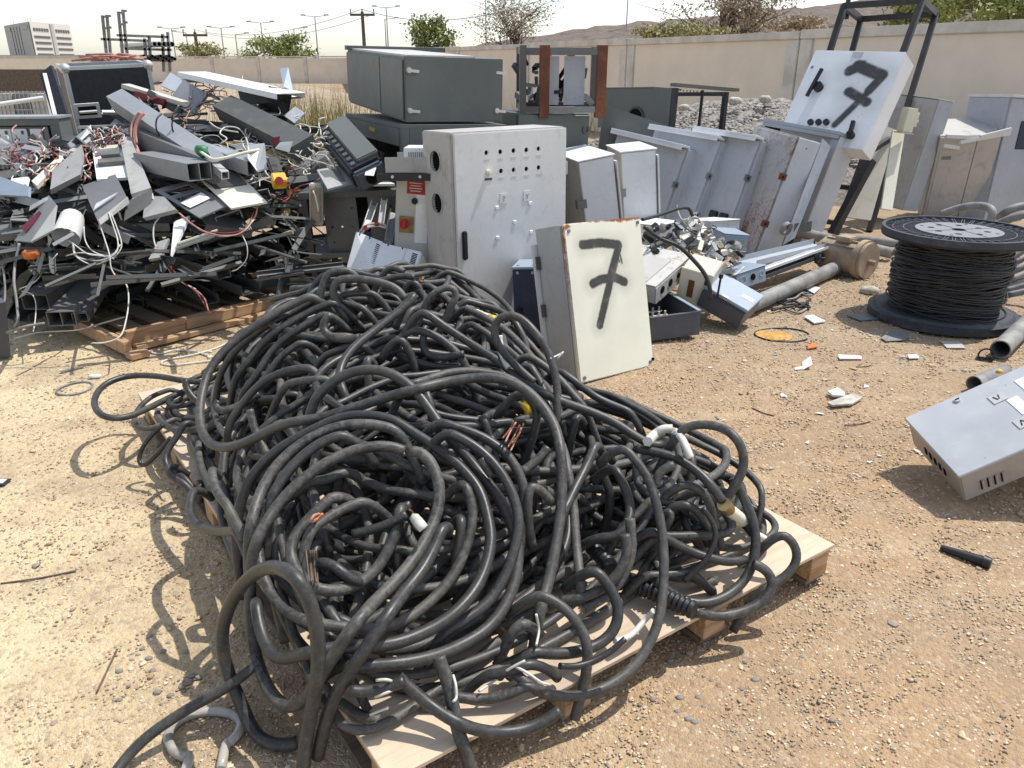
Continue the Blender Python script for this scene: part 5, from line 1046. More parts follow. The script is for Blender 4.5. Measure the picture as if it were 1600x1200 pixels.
(0.0145,'cable bending round the right side to a cut upright end',[(1020,905),(1041,921),(1056,932,.01),(1084,943,.02),(1115,940,.02),(1143,926,.02),(1166,903,.03),(1178,875,.03),(1181,841,.04),(1175,807,.05),(1163,781,.06),(1152,756,.07),(1143,740,.07)]),
(0.0145,'cable leaving the ribbed conduit at the right front',[(1080,955,.01),(1119,963,.02),(1156,957,.03),(1190,942,.03),(1206,922,.03),(1207,902,.03),(1193,887,.02),(1168,878)]),
(0.0137,'outermost loop reaching over the right pallet edge',[(1176,832),(1186,829,.01),(1211,829,.02),(1234,841,.03),(1246,861,.03),(1244,881,.03),(1228,900,.03),(1209,913,.02),(1177,927,.01),(1145,944)]),
(0.0137,'loop standing up at the far right corner of the heap',[(1025,695),(1041,686,.03),(1061,672,.07),(1090,663,.11),(1118,665,.13),(1141,675,.14),(1156,692,.13),(1163,715,.10),(1160,739,.07),(1149,755,.04),(1129,764,.02),(1107,771)]),
(0.0145,'cable reaching right to the brass tipped splice',[(990,700),(1016,705,.01),(1050,713,.02),(1078,728,.02),(1107,753,.02),(1124,776,.02),(1133,789,.02)]),
(0.0137,'cable running down the right middle into the big front loop',[(935,672),(948,681,.02),(971,696,.03),(993,719,.04),(1013,747,.05),(1024,781,.06),(1033,818,.06),(1037,861,.06),(1037,903,.06),(1034,945,.07),(1026,980,.08),(1010,1014,.08),(987,1045,.08),(950,1072,.07),(905,1087,.06),(856,1085,.05),(820,1067,.05),(796,1040,.05),(783,1013,.04),(778,992,.03)]),
(0.0153,'lower loop lying inside the big front loop',[(880,868),(911,881,.02),(934,893,.03),(951,915,.04),(963,937,.04),(967,960,.04),(960,985,.03),(939,1005,.03),(901,1019,.03),(856,1021,.03),(812,1013,.02),(786,998)]),
(0.0137,'cable curving down from the middle to the plywood',[(790,905),(815,922),(849,931,.01),(882,950,.02),(907,980,.02),(919,1014,.02),(916,1044,.02),(897,1075,.02)]),
(0.0145,'ring strand left of the ribbed conduit',[(984,805),(986,837,.01),(987,864,.02),(969,909,.02),(942,935,.02),(905,955)]),
(0.0145,'second ring strand left of the ribbed conduit',[(975,830),(981,860),(968,895),(940,920),(905,935),(865,940)]),
(0.0137,'dusty cable slanting under the long sweep',[(850,935),(839,941),(815,965),(788,987),(765,1003)]),
(0.0137,'grey taped cable end lying on the plywood',[(540,1078),(560,1081),(585,1080),(612,1072),(640,1060)]),
(0.0130,'cable along the plywood edge at the front',[(650,1070),(690,1085),(713,1089),(753,1093),(793,1086),(828,1067),(850,1048),(870,1030)]),
(0.0130,'cable lying straight on the front plywood',[(700,1058),(719,1056),(777,1053),(810,1045),(840,1030),(880,1000)]),
(0.0160,'thick cable hanging over the front plywood to the ground',[(684,1020,.03),(689,1042,.03),(700,1063,.02),(708,1107,.02),(717,1147,.02),(728,1174,.01),(736,1202),(744,1240)]),
(0.0145,'cable bowing over the front edge with a cut end',[(618,1054,.01),(644,1078,.01),(671,1101,.01),(703,1123,.02),(740,1139,.03),(788,1145,.04),(833,1136,.04),(862,1120,.04),(880,1107,.04)]),
(.009,'thin cable looping off the left pallet edge',[(268,682),(245,710,.03),(228,727,.03),(219,730,.03),(216,716,.03),(225,695,.04),(245,672,.03),(262,660)]),
(.008,'thin black cable crossing the plywood at the front right',[(870,1040),(900,1042),(935,1030),(965,1010),(985,990)]),
(.008,'thin black cable in the right hollow',[(1095,790),(1108,806),(1120,830),(1112,860),(1090,890),(1060,915)]),
]
for r, lab, pts in TR: traced(pts, r, lab, mat='cable' if r > 0.01 else 'cable_thin')
# ribbed conduit sleeve
cp = spline(np.array([on(a, b, 0.185) for a, b in ((940,895),(985,912),(1012,921),(1048,937),(1085,954))]), 0.004); sc = 0.021+0.006*np.where(np.sin(np.arange(len(cp))*1.55) > 0, 1.0, 0.0)
single('ribbed_conduit', MB().tube(cp, sc, 14), M['black'], 'black ribbed conduit sleeve on a cable at the right front', 'conduit')
cp = spline(np.array([on(a, b, 0.27) for a, b in ((925,855),(938,868),(950,880),(955,892))]), 0.004); sc = 0.019+0.005*np.where(np.sin(np.arange(len(cp))*1.55) > 0, 1.0, 0.0)
single('ribbed_conduit', MB().tube(cp, sc, 14), M['black'], 'short ribbed conduit stub deeper in the heap', 'conduit')
def surf(px, py, lift=0.0, r=0.012):
    T, Dr = sight([px], [py], r, [lift], H); return Vector(np.array((0, 0, CAM_H))+T[0]*Dr[0])
def swire(pts, r, mat, label, name='wire', cat='wire', group=None, lift=0.02):
    rs = [np.array(ray(a, b)) for a, b in pts]; T = np.array([sight([a], [b], 0.012, [lift], H)[0][0] for a, b in pts]); T = np.minimum(T, T.min()+0.10)
    P = spline(np.array([np.array((0, 0, CAM_H))+t_*d_ for t_, d_ in zip(T, rs)]), 0.012); P = np.column_stack([gsm(P[:, k], 2.0) for k in range(3)]) if len(P) > 16 else P
    return single(name, MB().tube(P, r, 6), M[mat], label, cat, group)
swire([(1012,690),(1022,680),(1035,671),(1050,670)], 0.016, 'wire_white', 'white cable bent at the right end of the heap', 'cable', 'cable', lift=0.05); swire([(1050,670),(1062,680),(1072,698),(1080,720)], 0.012, 'wire_white', 'yellowed end of the white cable drooping onto the plywood', 'cable', 'cable', lift=0.04)
swire([(957,1002),(975,999),(992,988),(1008,968),(1024,952)], 0.009, 'wire_white', 'white cable end lying at the front right of the heap', 'cable', 'cable', lift=0.03)
swire([(780,520),(782,545),(788,562),(797,578)], 0.013, 'wire_white', 'white sleeve on a cable at the right shoulder', 'sleeve', 'sleeve', lift=0.02)
swire([(742,488),(755,494),(764,497)], 0.018, 'wire_white', 'pale tape wrapped on a cable below the tall cabinet', 'tape', 'tape', lift=0.02); swire([(764,497),(768,498),(773,500)], 0.0185, 'yellow', 'yellow band wrapped on a cable below the tall cabinet', 'tape', 'tape', lift=0.02)
swire([(818,630),(823,636),(827,645)], 0.014, 'yellow', 'yellow tag among the cables near the copper strands', 'tag', 'tag', lift=0.03)
for k, (a, b) in enumerate((((806,660),(790,690)),((812,664),(794,698)),((802,658),(786,684)),((815,668),(798,704)),((808,656),(795,680)),((818,662),(800,692)))):
    swire([a, ((a[0]+b[0])/2+random.uniform(-3,3), (a[1]+b[1])/2), b], 0.0030, 'copper' if k % 3 else 'wire_pink', 'frayed copper strand at the heart of the heap', 'copper_strand', 'wire', 'frayed copper strands', 0.04)
for k in range(7): swire([(640+k*1.2,796+k*0.8),(643+k*0.9,803+k*0.5),(650+k*0.5,812)], 0.0028, 'copper', 'bare copper strand at the white cable end inside the coil', 'copper_strand', 'wire', 'copper strands at the white cable end', 0.05)
swire([(648,810),(655,818),(662,826)], 0.015, 'wire_white', 'white sleeved cable end inside the coil', 'sleeve', 'sleeve', lift=0.05)
for k in range(4): swire([(484+k*3,816-k),(490+k*3,806),(499+k*2,803)], 0.004, 'orange' if k % 2 else 'wire_pink', 'orange core showing through a split sheath', 'wire', 'wire', 'orange cores', 0.04)
for k in range(6): swire([(478+k*3.2,860),(481+k*3+random.uniform(-4,4),885),(484+k*2.6,905+random.uniform(0,14))], 0.0022, 'bark', 'rusty steel strand hanging inside the coil', 'steel_strand', 'wire', 'rusty strands', 0.02)
for k in range(4): swire([(655,436),(658,437+k),(662,434+2*k)], 0.004, 'copper', 'copper tip at the summit of the heap', 'copper_strand', 'wire', 'copper tip strands', 0.03)
# splice: brass bands, yellowed body, dark sleeve, white tip
a, b, c_, d_, e_ = surf(1131,788,.04), surf(1138,796,.04), surf(1163,815,.04), surf(1178,834,.035), surf(1193,842,.03)
sp = thing('cable_splice', 'cable splice with brass bands and a white tip at the right corner', 'splice', a)
for nm, p, q, r, mt in (('band',a,b,.021,'brass'),('body',b,c_,.019,'cream'),('sleeve',c_,d_,.017,'black'),('tip',d_,e_,.013,'white_pl')): part(nm, MB().cyl(p-a, q-a, r, 14), M[mt], sp)
# ties and little wires
swire([(262,687),(270,694),(282,697),(293,694)], 0.004, 'wire_white', 'pale tie round the bundled strands at the left edge', 'cable_tie', 'cable tie', lift=0.03)
for pts, lab in (([(588,1063),(604,1062),(616,1066)],'pale strand end by the grey taped cable'),([(586,1089),(605,1082),(622,1074)],'pale wire end poking from under the front strands'),([(708,1055),(712,1070),(713,1090),(708,1096)],'white tie tail hanging by the thick front cable'),([(745,1082),(770,1066),(795,1045),(825,1030)],'grey wire lying across the front plywood'),([(806,1042),(825,1052),(845,1066),(860,1070)],'yellowish wire on the front plywood'),([(578,1117),(592,1111),(606,1106)],'small pale wire alone on the front plywood'),([(838,960),(842,985),(838,1008)],'white wire beside the hanging cable end')): swire(pts, 0.0035, 'wire_white', lab, lift=0.012)
for pts, lab in (([(250,634),(262,640),(280,634),(290,628)],'thin dark wire on the left plywood corner'),([(860,560),(872,555),(880,550),(870,562)],'curled thin wire before the cream box')): swire(pts, 0.003, 'wire_black' if 'dark' in lab else 'wire_white', lab, lift=0.02)
# ------------------------------------------------------------------ cable reel
t = thing('cable_reel', 'black cable reel standing on its flange with thin black cable', 'cable reel', (2.94, 5.18, gz(2.94, 5.18)+0.0))
RB, RT, RH = 0.465, 0.465, 0.585
M['reel'] = paint('dusty_black_plastic', (0.040,0.044,0.052), dirt=(0.15,0.15,0.155), amt=0.45, rough=0.55); M['reel_rib'] = plain('dusty_rib', (0.105,0.108,0.115), 0.6); M['reel_hub'] = paint('pale_hub', (0.215,0.22,0.225), amt=0.4, rough=0.5)
part('bottom_flange', MB().cyl((0,0,0.0), (0,0,0.045), RB, 64).cyl((0,0,0.0455), (0,0,0.062), RB*0.94, 64, RB*0.90), M['reel'], t)
part('drum', MB().cyl((0,0,0.063), (0,0,RH-0.045), 0.275, 40), M['black'], t)
part('top_rim', MB().ring((0,0,RH-0.030), (0,0,RH+0.012), RT, RT-0.022, 64), M['reel'], t); part('top_web', MB().cyl((0,0,RH-0.044), (0,0,RH-0.031), RT-0.004, 56), M['black'], t)
for k in range(84):
    a = 2*math.pi*k/84+0.012*((k % 2)*2-1); r0, r1 = 0.262, RT-0.021; am = (k % 2)*0.022
    part('rib', MB().bar((r0*math.cos(a-am), r0*math.sin(a-am), RH-0.014), (r1*math.cos(a+am), r1*math.sin(a+am), RH-0.010), 0.0036, 0.026), M['reel_rib'], t)
for r0 in (0.335, 0.40): part('ring_rib', MB().ring((0,0,RH-0.028), (0,0,RH+0.0005), r0, r0-0.005, 56), M['reel_rib'], t)
hub = part('hub_plate', MB().cyl((0,0,RH-0.0305), (0,0,RH+0.004), 0.262, 48), M['reel_hub'], t)
hm = MB().cyl((0,0,RH-0.02), (0,0,RH+0.05), 0.045, 20)
for k in range(8): a = k*math.pi/4+0.3; hm.cyl((0.165*math.cos(a),0.165*math.sin(a),RH-0.012), (0.165*math.cos(a),0.165*math.sin(a),RH+0.05), 0.022, 14)
for k in range(4): a = k*math.pi/2+0.9; hm.cyl((0.225*math.cos(a),0.225*math.sin(a),RH-0.012), (0.225*math.cos(a),0.225*math.sin(a),RH+0.05), 0.013, 12)
cut(hub, hm); part('bore', MB().cyl((0,0,RH-0.021), (0,0,RH-0.019), 0.046, 16), M['hole'], t)
for k in range(4): part('seam', MB().bar((0.06*math.cos(k*1.57+.2),0.06*math.sin(k*1.57+.2),RH+0.0045), (0.25*math.cos(k*1.57+.2),0.25*math.sin(k*1.57+.2),RH+0.0045), 0.004, 0.003), M['scrap_dark'], t)
rr = np.random.default_rng(3)
for layer in range(7):
    n = 34; N = n*40; th = np.linspace(0, 2*np.pi*n, N); rad = 0.300+0.004*layer+0.012*gsm(rr.normal(size=N), 30)*5
    z = 0.068+(RH-0.125)*(0.5-0.5*np.cos(np.pi*np.linspace(0, 1+layer % 3, N)+layer*0.6))+0.02*np.sin(th*0.93+layer*1.3)*(1+layer*0.25); z = np.clip(z, 0.066, RH-0.052); rad = rad+0.03*np.sin(np.pi*(z-0.06)/(RH-0.1))
    part('wound_cable', MB().tube(np.column_stack([rad*np.cos(th), rad*np.sin(th), z]), 0.0062, 5), M['cable_thin'], t)
for layer in range(12):
    th = np.linspace(0, rr.uniform(2.5, 7), 90)+rr.uniform(0, 6.28); z0, z1 = rr.uniform(0.1, RH-0.09, 2); z = z0+(z1-z0)*np.linspace(0, 1, 90)+0.015*np.sin(th*2); rad = 0.345+0.008*rr.random()+0.014*np.sin(np.linspace(0, 1, 90)*np.pi)
    part('loose_turn', MB().tube(np.column_stack([rad*np.cos(th), rad*np.sin(th), z]), 0.006, 5), M['cable_thin'], t)

# grey hoses behind the reel
for k, pts in enumerate(([(1470,335,6.3),(1505,324,6.2),(1535,322,6.1),(1550,330,6.0),(1546,350,6.0)], [(1560,340,6.1),(1580,327,6.0),(1610,322,6.0),(1640,340,6.0)], [(1555,352,6.0),(1590,338,5.9),(1630,330,5.9)])): single('hose', MB().tube(spline(np.array([at(*p)[:] for p in pts]), n=8), 0.03, 10), M['pipe_grey'], ['grey hose arching behind the reel flange', 'grey hose arching at the yard edge behind the reel', 'lower grey hose behind the reel'][k], 'hose')
for k in range(12):
    a_ = on(1572+random.uniform(-4,6), 395+k*6, 0.02+0.03*(k % 4)); b_ = a_+Vector((random.uniform(0.3,0.8), random.uniform(-0.5,0.4), random.uniform(-0.02,0.18))); single('hose', MB().tube(spline(np.array([a_[:], ((a_+b_)/2+Vector((0,0,0.08)))[:], b_[:]]), n=8), 0.022, 8), M['pipe_grey'], 'grey hose in the stack beyond the reel', 'hose', 'hoses stacked beyond the reel')

# motor
a = on(1338, 433, 0.0)
t = thing('motor', 'clay covered cylindrical motor lying beside the black reel', 'motor', (a.x-0.03, a.y+0.12, 0.0), (0, 0, -0.95))
part('body', MB().cyl((-0.22,0,0.14), (0.10,0,0.135), 0.135, 28), M['clay'], t); part('end_flange', MB().cyl((0.101,0,0.137), (0.145,0,0.137), 0.158, 28), M['clay'], t); part('end_cap', MB().cyl((0.146,0,0.137), (0.175,0,0.137), 0.143, 28), M['clay'], t)
part('shaft', MB().cyl((0.176,0,0.125), (0.235,0,0.125), 0.024, 12), M['clay'], t); part('terminal_box', MB().box((-0.10,-0.09,0.262), (0.03,0.05,0.305)), M['clay'], t, 0.008); part('rear_cover', MB().cyl((-0.26,0,0.14), (-0.221,0,0.14), 0.10, 20, 0.125), M['clay'], t)
for k in range(5): an = k*0.5+0.4; part('fin', MB().box((-0.20,-0.004,0.13), (0.08,0.004,0.147), Matrix.Translation((0,0,0.139)) @ Matrix.Rotation(an-1.6, 4, 'X')), M['clay'], t)

# pipes
def pipe(a, b, r, mat, label, hollow=True): return single('pipe', MB().ring(a, b, r, r*0.88, 20) if hollow else MB().cyl(a, b, r, 18), M[mat], label, 'pipe')
pipe(on(1170,478,0.055), on(1330,408,0.055), 0.055, 'pipe_grey', 'thick grey pipe lying under the bent channels')
pipe(on(1300,414,0.12), on(1225,368,0.12)+Vector((0,0,0.0)), 0.001, 'pipe_grey', 'x') if False else None
pipe(on(1227,358,0.16), on(1395,396,0.06), 0.048, 'pipe_grey', 'long grey pipe running behind the clay covered motor'); pipe(on(1320,372,0.05), on(1420,382,0.05), 0.04, 'pipe_grey', 'short pipe between the motor and the reel')
pipe(on(1563,546,0.055), on(1640,470,0.055), 0.055, 'pipe_grey', 'cut pipe with a dark mouth beside the reel flange'); pipe(on(1522,600,0.045), on(1570,582,0.045), 0.043, 'pipe_grey', 'open pipe lying behind the silver control box')
single('rubber_ring', MB().ring(on(1541,556,0.0), on(1541,556,0.03), 0.045, 0.036, 18), M['black'], 'small black ring beside the cut pipe mouth', 'ring')
single('clamp', MB().ring(at(1226,356,6.75), at(1231,359,6.72), 0.06, 0.045, 14), M['pipe_grey'], 'grey coupling on the end of the long grey pipe', 'coupling')
t = thing('handwheel', 'small black handwheel beside the end of the thick grey pipe', 'handwheel', at(1279,403,6.15)); part('rim', MB().ring((0,0,0), (0.01,-0.02,0), 0.05, 0.036, 18), M['black'], t)
for k in range(3): part('spoke', MB().cyl((0.045*math.cos(k*2.1),-0.01,0.045*math.sin(k*2.1)), (0,-0.01,0), 0.007, 6), M['black'], t)
# channels right of the electrical heap
def chan(a, b, w, h, th=0.004): 
    return MB().extrude([(-w/2,-h/2),(w/2,-h/2),(w/2,h/2),(w/2-th,h/2),(w/2-th,-h/2+th),(-w/2+th,-h/2+th),(-w/2+th,h/2),(-w/2,h/2)], a, b)
single('channel', chan(at(1168,408,5.9), at(1285,380,6.5), 0.17, 0.045), M['blue_grey'], 'wide pale blue grey channel lying towards the clay covered motor', 'channel')
single('channel', chan(at(1190,422,5.8), at(1290,386,6.35), 0.05, 0.02), M['white'], 'narrow white strip along the pale blue grey channel', 'channel'); single('channel', chan(at(1180,435,5.75), at(1282,398,6.3), 0.07, 0.03), M['scrap_dark'], 'dark channel below the narrow white strip', 'channel')
single('channel', chan(at(1235,356,6.9), at(1262,352,7.0), 0.09, 0.09), M['scrap_dark'], 'short dark channel by the foot of the open cabinet', 'channel')

# ------------------------------------------------------------------ electrical heap
t, w, d, h = fitted('tray_r', 'open_box', 'dark blue open box with rows of terminal posts beside the cream sprayed box', 'box')
t.location = at(1020, 523, 4.62); t.location.z = 0.01; t.rotation_euler = (0.04, -0.10, 0.42)
w, d, h = 0.34, 0.50, 0.15
t.location = on(1092, 525, 0.01)-Vector((math.cos(0.30)*w, math.sin(0.30)*w, 0)); t.rotation_euler = (0.02, -0.03, 0.30)
part('base', MB().box((0,0,0), (w,d,0.008)), M['blue_dark'], t)
for a, b in (((0,0,0.009),(w,0.008,h)),((0,d-0.008,0.009),(w,d,h)),((0,0.009,0.009),(0.008,d-0.009,h)),((w-0.008,0.009,0.009),(w,d-0.009,h))): part('side', MB().box(a, b), M['blue_dark'], t)
for a, b in (((-0.01,-0.012,h+0.0005),(w+0.01,0.012,h+0.006)),((w-0.012,0.013,h+0.0005),(w+0.012,d-0.013,h+0.006)),((-0.01,d-0.012,h+0.0005),(w+0.01,d+0.012,h+0.006))): part('rim', MB().box(a, b), M['blue_pale'] if a[0] > 0.1 else M['blue_dark'], t)
for k in range(4):
    part('busbar', MB().box((0.03,0.08+k*0.09,0.05), (0.26,0.10+k*0.09,0.058)), M['cream'], t)
    for j in range(5): part('terminal_post', MB().cyl((0.06+j*0.045,0.09+k*0.09,0.0585), (0.06+j*0.045,0.09+k*0.09,0.085), 0.007, 8), M['cream'], t)
# rusty topped switch box
ro, rx, ry = at(1027,466,4.75), at(1080,412,5.15), at(1000,384,5.35)
def boxpq(name, label, cat, o, px, py, thick, mats, group=None):
    """slab-like box from three corners of its upper face"""
    X = px-o; w = X.length; X.normalize(); Yv = py-o; Yv = Yv-X*Yv.dot(X); d = Yv.length; Yv.normalize(); Zv = X.cross(Yv)
    m = Matrix((X, Yv, Zv)).transposed().to_4x4(); m.translation = o-Zv*thick; t = thing(name, label, cat, m.translation, m.to_euler(), group)
    part('body', MB().box((0,0,0), (w,d,thick-0.008)), M[mats[0]], t, 0.004); part('lid', MB().box((-0.004,-0.004,thick-0.0075), (w+0.004,d+0.004,thick)), M[mats[1]], t, 0.003)
    return t, w, d, thick
M['rust_lid'] = paint('peeling_pale_lid', (0.50,0.50,0.47), dirt=(0.24,0.14,0.085), amt=0.7, rust=0.25, sc=2.0)
t, w, d, h = boxpq('switch_box', 'peeling rust edged switch box with round holes along its side', 'switch box', at(1024,447,4.85), at(1080,398,5.25), at(1000,384,5.45), 0.13, ('rust_lid','rust_lid'))
part('rust_strip', MB().box((0,-0.006,0.0), (w,-0.0005,h-0.02)), M['row_rust'], t)
for k in range(4): part('side_hole', MB().cyl((w*(0.17+k*0.22),-0.0065,h*0.5), (w*(0.17+k*0.22),-0.010,h*0.5), 0.026 if k < 2 else 0.02, 16), M['hole'], t)
part('raised_panel', MB().box((0.02,d*0.2,h), (w*0.72,d-0.02,h+0.010)), M['grey_side'], t, 0.003)
t, w, d, h = fitted('beigebox', 'switch_box', 'beige box with dark latches tipped over between the heap boxes', 'switch box')
t.location = at(1058,470,5.15); part('body', MB().box((0,0,0), (0.21,0.20,0.27)), M['beige'], t, 0.006); part('lid', MB().box((-0.004,-0.018,-0.004), (0.214,-0.001,0.274)), M['cream'], t, 0.004)
for z in (0.06, 0.21): part('latch', MB().box((0.165,-0.026,z-0.018), (0.195,-0.0185,z+0.018)), M['black'], t)
part('stain_plate', MB().box((0.06,-0.022,0.07), (0.10,-0.0185,0.20)), M['rust'], t)
t, w, d, h = fitted('breaker', 'breaker_box', 'slate blue breaker box with a toggle handle lying on the gravel', 'breaker box')
part('body', MB().box((0.004,0.004,0), (w-0.004,d-0.004,h-0.022)), M['blue_dark'], t, 0.005); part('lid', MB().box((-0.003,0.02,h-0.020), (w+0.004,d+0.004,h+0.004)), M['blue_pale'], t, 0.004); part('label', MB().box((w-0.10,d-0.14,h+0.0045), (w-0.02,d-0.10,h+0.006)), M['paper'], t)
part('toggle_handle', MB().cyl((w*0.34,0.012,h-0.01), (w*0.24,0.02,h+0.12), 0.007, 8).cyl((w*0.24,0.02,h+0.115), (w*0.23,0.02,h+0.145), 0.014, 10), M['black'], t); part('hasp', MB().box((w*0.42,0.016,h-0.01), (w*0.55,0.03,h+0.012)), M['alu'], t)
t, w, d, h = boxpq('conduit_box', 'pale blue conduit box with ring knockouts, lower of two', 'conduit box', at(1150,428,5.35), at(1196,413,5.5), at(1142,414,5.65), 0.12, ('blue_pale','blue_pale'))
part('knockout_open', MB().cyl((w*0.55,-0.001,h*0.5), (w*0.55,-0.004,h*0.5), 0.024, 16), M['hole'], t); part('knockout', MB().ring((w*0.22,-0.001,h*0.5), (w*0.22,-0.004,h*0.5), 0.03, 0.024, 18), M['blue_grey'], t); part('knockout', MB().ring((w*0.85,-0.001,h*0.55), (w*0.85,-0.004,h*0.55), 0.022, 0.017, 18), M['blue_grey'], t)
t, w, d, h = boxpq('conduit_box', 'pale blue conduit box with three ring knockouts, upper of two', 'conduit box', at(1132,364,6.0), at(1171,367,6.05), at(1128,350,6.4), 0.12, ('blue_pale','blue_pale'))
for k in range(3): part('knockout', MB().ring((w*(0.2+k*0.29),-0.001,h*0.5), (w*(0.2+k*0.29),-0.004,h*0.5), 0.026, 0.020, 18), M['blue_grey'], t)
boxpq('switch_box', 'small grey box upside down against the leaning cabinets', 'switch box', at(1108,345,6.2), at(1156,342,6.3), at(1100,340,6.6), 0.11, ('grey_side','grey'))
boxpq('switch_box', 'pale box half hidden behind the wires of the heap', 'switch box', at(1028,352,5.9), at(1062,345,6.0), at(1020,340,6.3), 0.10, ('grey','white'))
rr = np.random.default_rng(9)
base_pts = [(1020,372,5.7),(1045,378,5.6),(1062,360,5.8),(1085,372,5.7),(1102,385,5.6),(1120,392,5.5),(1098,410,5.4),(1118,420,5.35),(1140,405,5.5),(1070,395,5.5),(1035,360,5.9),(1082,350,6.0),(1110,372,5.8),(1135,385,5.7),(1125,430,5.3),(1110,400,5.4),(1060,375,5.6),(1030,390,5.5)]
KN = [('relay','grey relay block','grey_side'),('contactor','dark contactor block','scrap_dark'),('bracket','bent steel bracket','galv'),('terminal_block','cream terminal block','cream'),('motor_coil','small dull brass drum','dull_brass'),('module','black electrical module','black'),('rail','galvanised rail piece','galv')]
for k in range(110):
    bp = base_pts[k % len(base_pts)]; a = at(bp[0]+rr.normal()*9, bp[1]+rr.normal()*8, bp[2]+rr.normal()*0.1); a.z = max(a.z, 0.04); kd = KN[int(rr.choice(len(KN), p=[.17,.24,.15,.10,.04,.19,.11]))]
    s_ = rr.uniform(0.018, 0.045); L = s_*rr.uniform(1.2, 3.2); mx = Euler((rr.uniform(-0.9,0.9), rr.uniform(-0.9,0.9), rr.uniform(0,6.28))).to_matrix().to_4x4(); mx.translation = a; m = MB()
    if kd[0] == 'motor_coil': m.cyl(mx @ Vector((-L/2,0,0)), mx @ Vector((L/2,0,0)), s_*0.6, 12).cyl(mx @ Vector((L/2,0,0)), mx @ Vector((L/2+0.02,0,0)), s_*0.75, 12)
    elif kd[0] in ('bracket','rail'): m.box((-L,-s_/2,0), (L,s_/2,0.003), mx).box((-L,s_/2-0.003,0.0035), (L,s_/2,s_*0.6), mx)
    else:
        m.box((-L/2,-s_/2,0), (L/2,s_/2,s_*0.8), mx)
        for q in range(3): m.box((-L/2+L*(0.15+q*0.28),-s_/2-0.004,s_*0.2), (-L/2+L*(0.30+q*0.28),-s_/2-0.0005,s_*0.6), mx)
    single(kd[0], m, M[kd[2]], kd[1]+' jumbled in the electrical heap', kd[0].replace('_', ' '), kd[0].replace('_', ' ')+'s in the electrical heap')
def wirepx(pts, r, mat, label, name='wire', cat='wire', group=None):
    P = spline(np.array([at(*p)[:] for p in pts]), 0.02); return single(name, MB().tube(P, r, 6), M[mat], label, cat, group)
wirepx([(1004,343,5.0),(1030,336,5.3),(1060,326,5.5),(1076,326,5.6),(1083,340,5.6)], 0.012, 'cable_thin', 'black cable arching over the top of the electrical heap', 'cable', 'cable')
wirepx([(1006,354,4.75),(1030,372,4.75),(1060,385,4.75),(1085,408,4.75),(1102,430,4.72),(1110,455,4.7),(1110,466,4.75)], 0.013, 'cable_thin', 'black cable drooping over the rust edged switch box', 'cable', 'cable')
for k in range(6):
    c = (1085, 349); wirepx([(c[0]+10*math.cos(q+k*0.3)*(1+0.06*k), c[1]+10*math.sin(q+k*0.3)*(1-0.05*k), 5.55+0.01*k) for q in np.linspace(0, 6.0, 12)], 0.004, 'wire_white', 'pale coiled wire on top of the electrical heap', 'wire', 'wire', 'coiled pale wires on the electrical heap')
for k in range(28):
    bp = base_pts[int(rr.integers(0, len(base_pts)))]; x, y, Yq = bp[0]+rr.normal()*8, bp[1]+rr.normal()*6, bp[2]-0.08; pts = [(x, y, Yq)]
    for _ in range(4): x += rr.normal()*11; y += rr.normal()*8; pts.append((x, y, Yq+rr.normal()*0.05))
    wirepx(pts, rr.choice([0.003, 0.004, 0.006]), str(rr.choice(['wire_black','wire_white','wire_white','wire_black','pipe_grey'])), 'loose wire tangled in the electrical heap', 'wire', 'wire', 'wires tangled in the electrical heap')

# ------------------------------------------------------------------ scrap metal heap on its timber pallet
P0, P1 = on(190,545,0.0), on(470,474,0.0); pv = (P1-P0); PW = pv.length; pyaw = math.atan2(pv.y, pv.x)
t = thing('timber_pallet', 'raw timber pallet under the scrap metal heap', 'pallet', P0, (0, 0, pyaw)); PD = 1.6
part('front_beam', MB().box((0,0,0.0), (PW*1.05,0.045,0.095)), M['wood'], t, 0.003); part('front_plank', MB().box((0.42,-0.02,0.02), (PW*0.99,-0.002,0.088)), M['wood'], t, 0.003)
part('end_beam', MB().box((-0.052,-0.16,0.012), (-0.003,0.55,0.09)), M['wood'], t, 0.003); part('foot_board', MB().box((-0.05,-0.24,-0.006), (0.06,-0.16,0.028)), M['wood'], t, 0.003); part('ground_board', MB().box((0.05,-0.10,-0.005), (PW*0.9,-0.04,0.025)), M['wood'], t, 0.003)
for k in range(7): part('deck_board', MB().box((0.10+k*PW/7,0.047,0.05), (0.20+k*PW/7,PD,0.072)), M['wood_dark'], t)
def heap_h(x, y):
    """heap profile along the sight direction"""
    p = Vector((x, y, 0)); return 0
rr = np.random.default_rng(14)
SC = 'steel sections jumbled in the scrap heap'
def prof(kind, w, h, th=0.005):
    if kind == 'U': return [(-w/2,-h/2),(w/2,-h/2),(w/2,h/2),(w/2-th,h/2),(w/2-th,-h/2+th),(-w/2+th,-h/2+th),(-w/2+th,h/2),(-w/2,h/2)]
    if kind == 'N': return [(y, -z) for y, z in prof('U', w, h, th)]
    if kind == 'L': return [(-w/2,-h/2),(w/2,-h/2),(w/2,-h/2+th),(-w/2+th,-h/2+th),(-w/2+th,h/2),(-w/2,h/2)]
    if kind == 'C': return [(-w/2,-h/2),(w/2,-h/2),(w/2,-h/2+th),(-w/2+th,-h/2+th),(-w/2+th,h/2-th),(w/2-th,h/2-th),(w/2-th,h/4),(w/2,h/4),(w/2,h/2),(-w/2,h/2)]
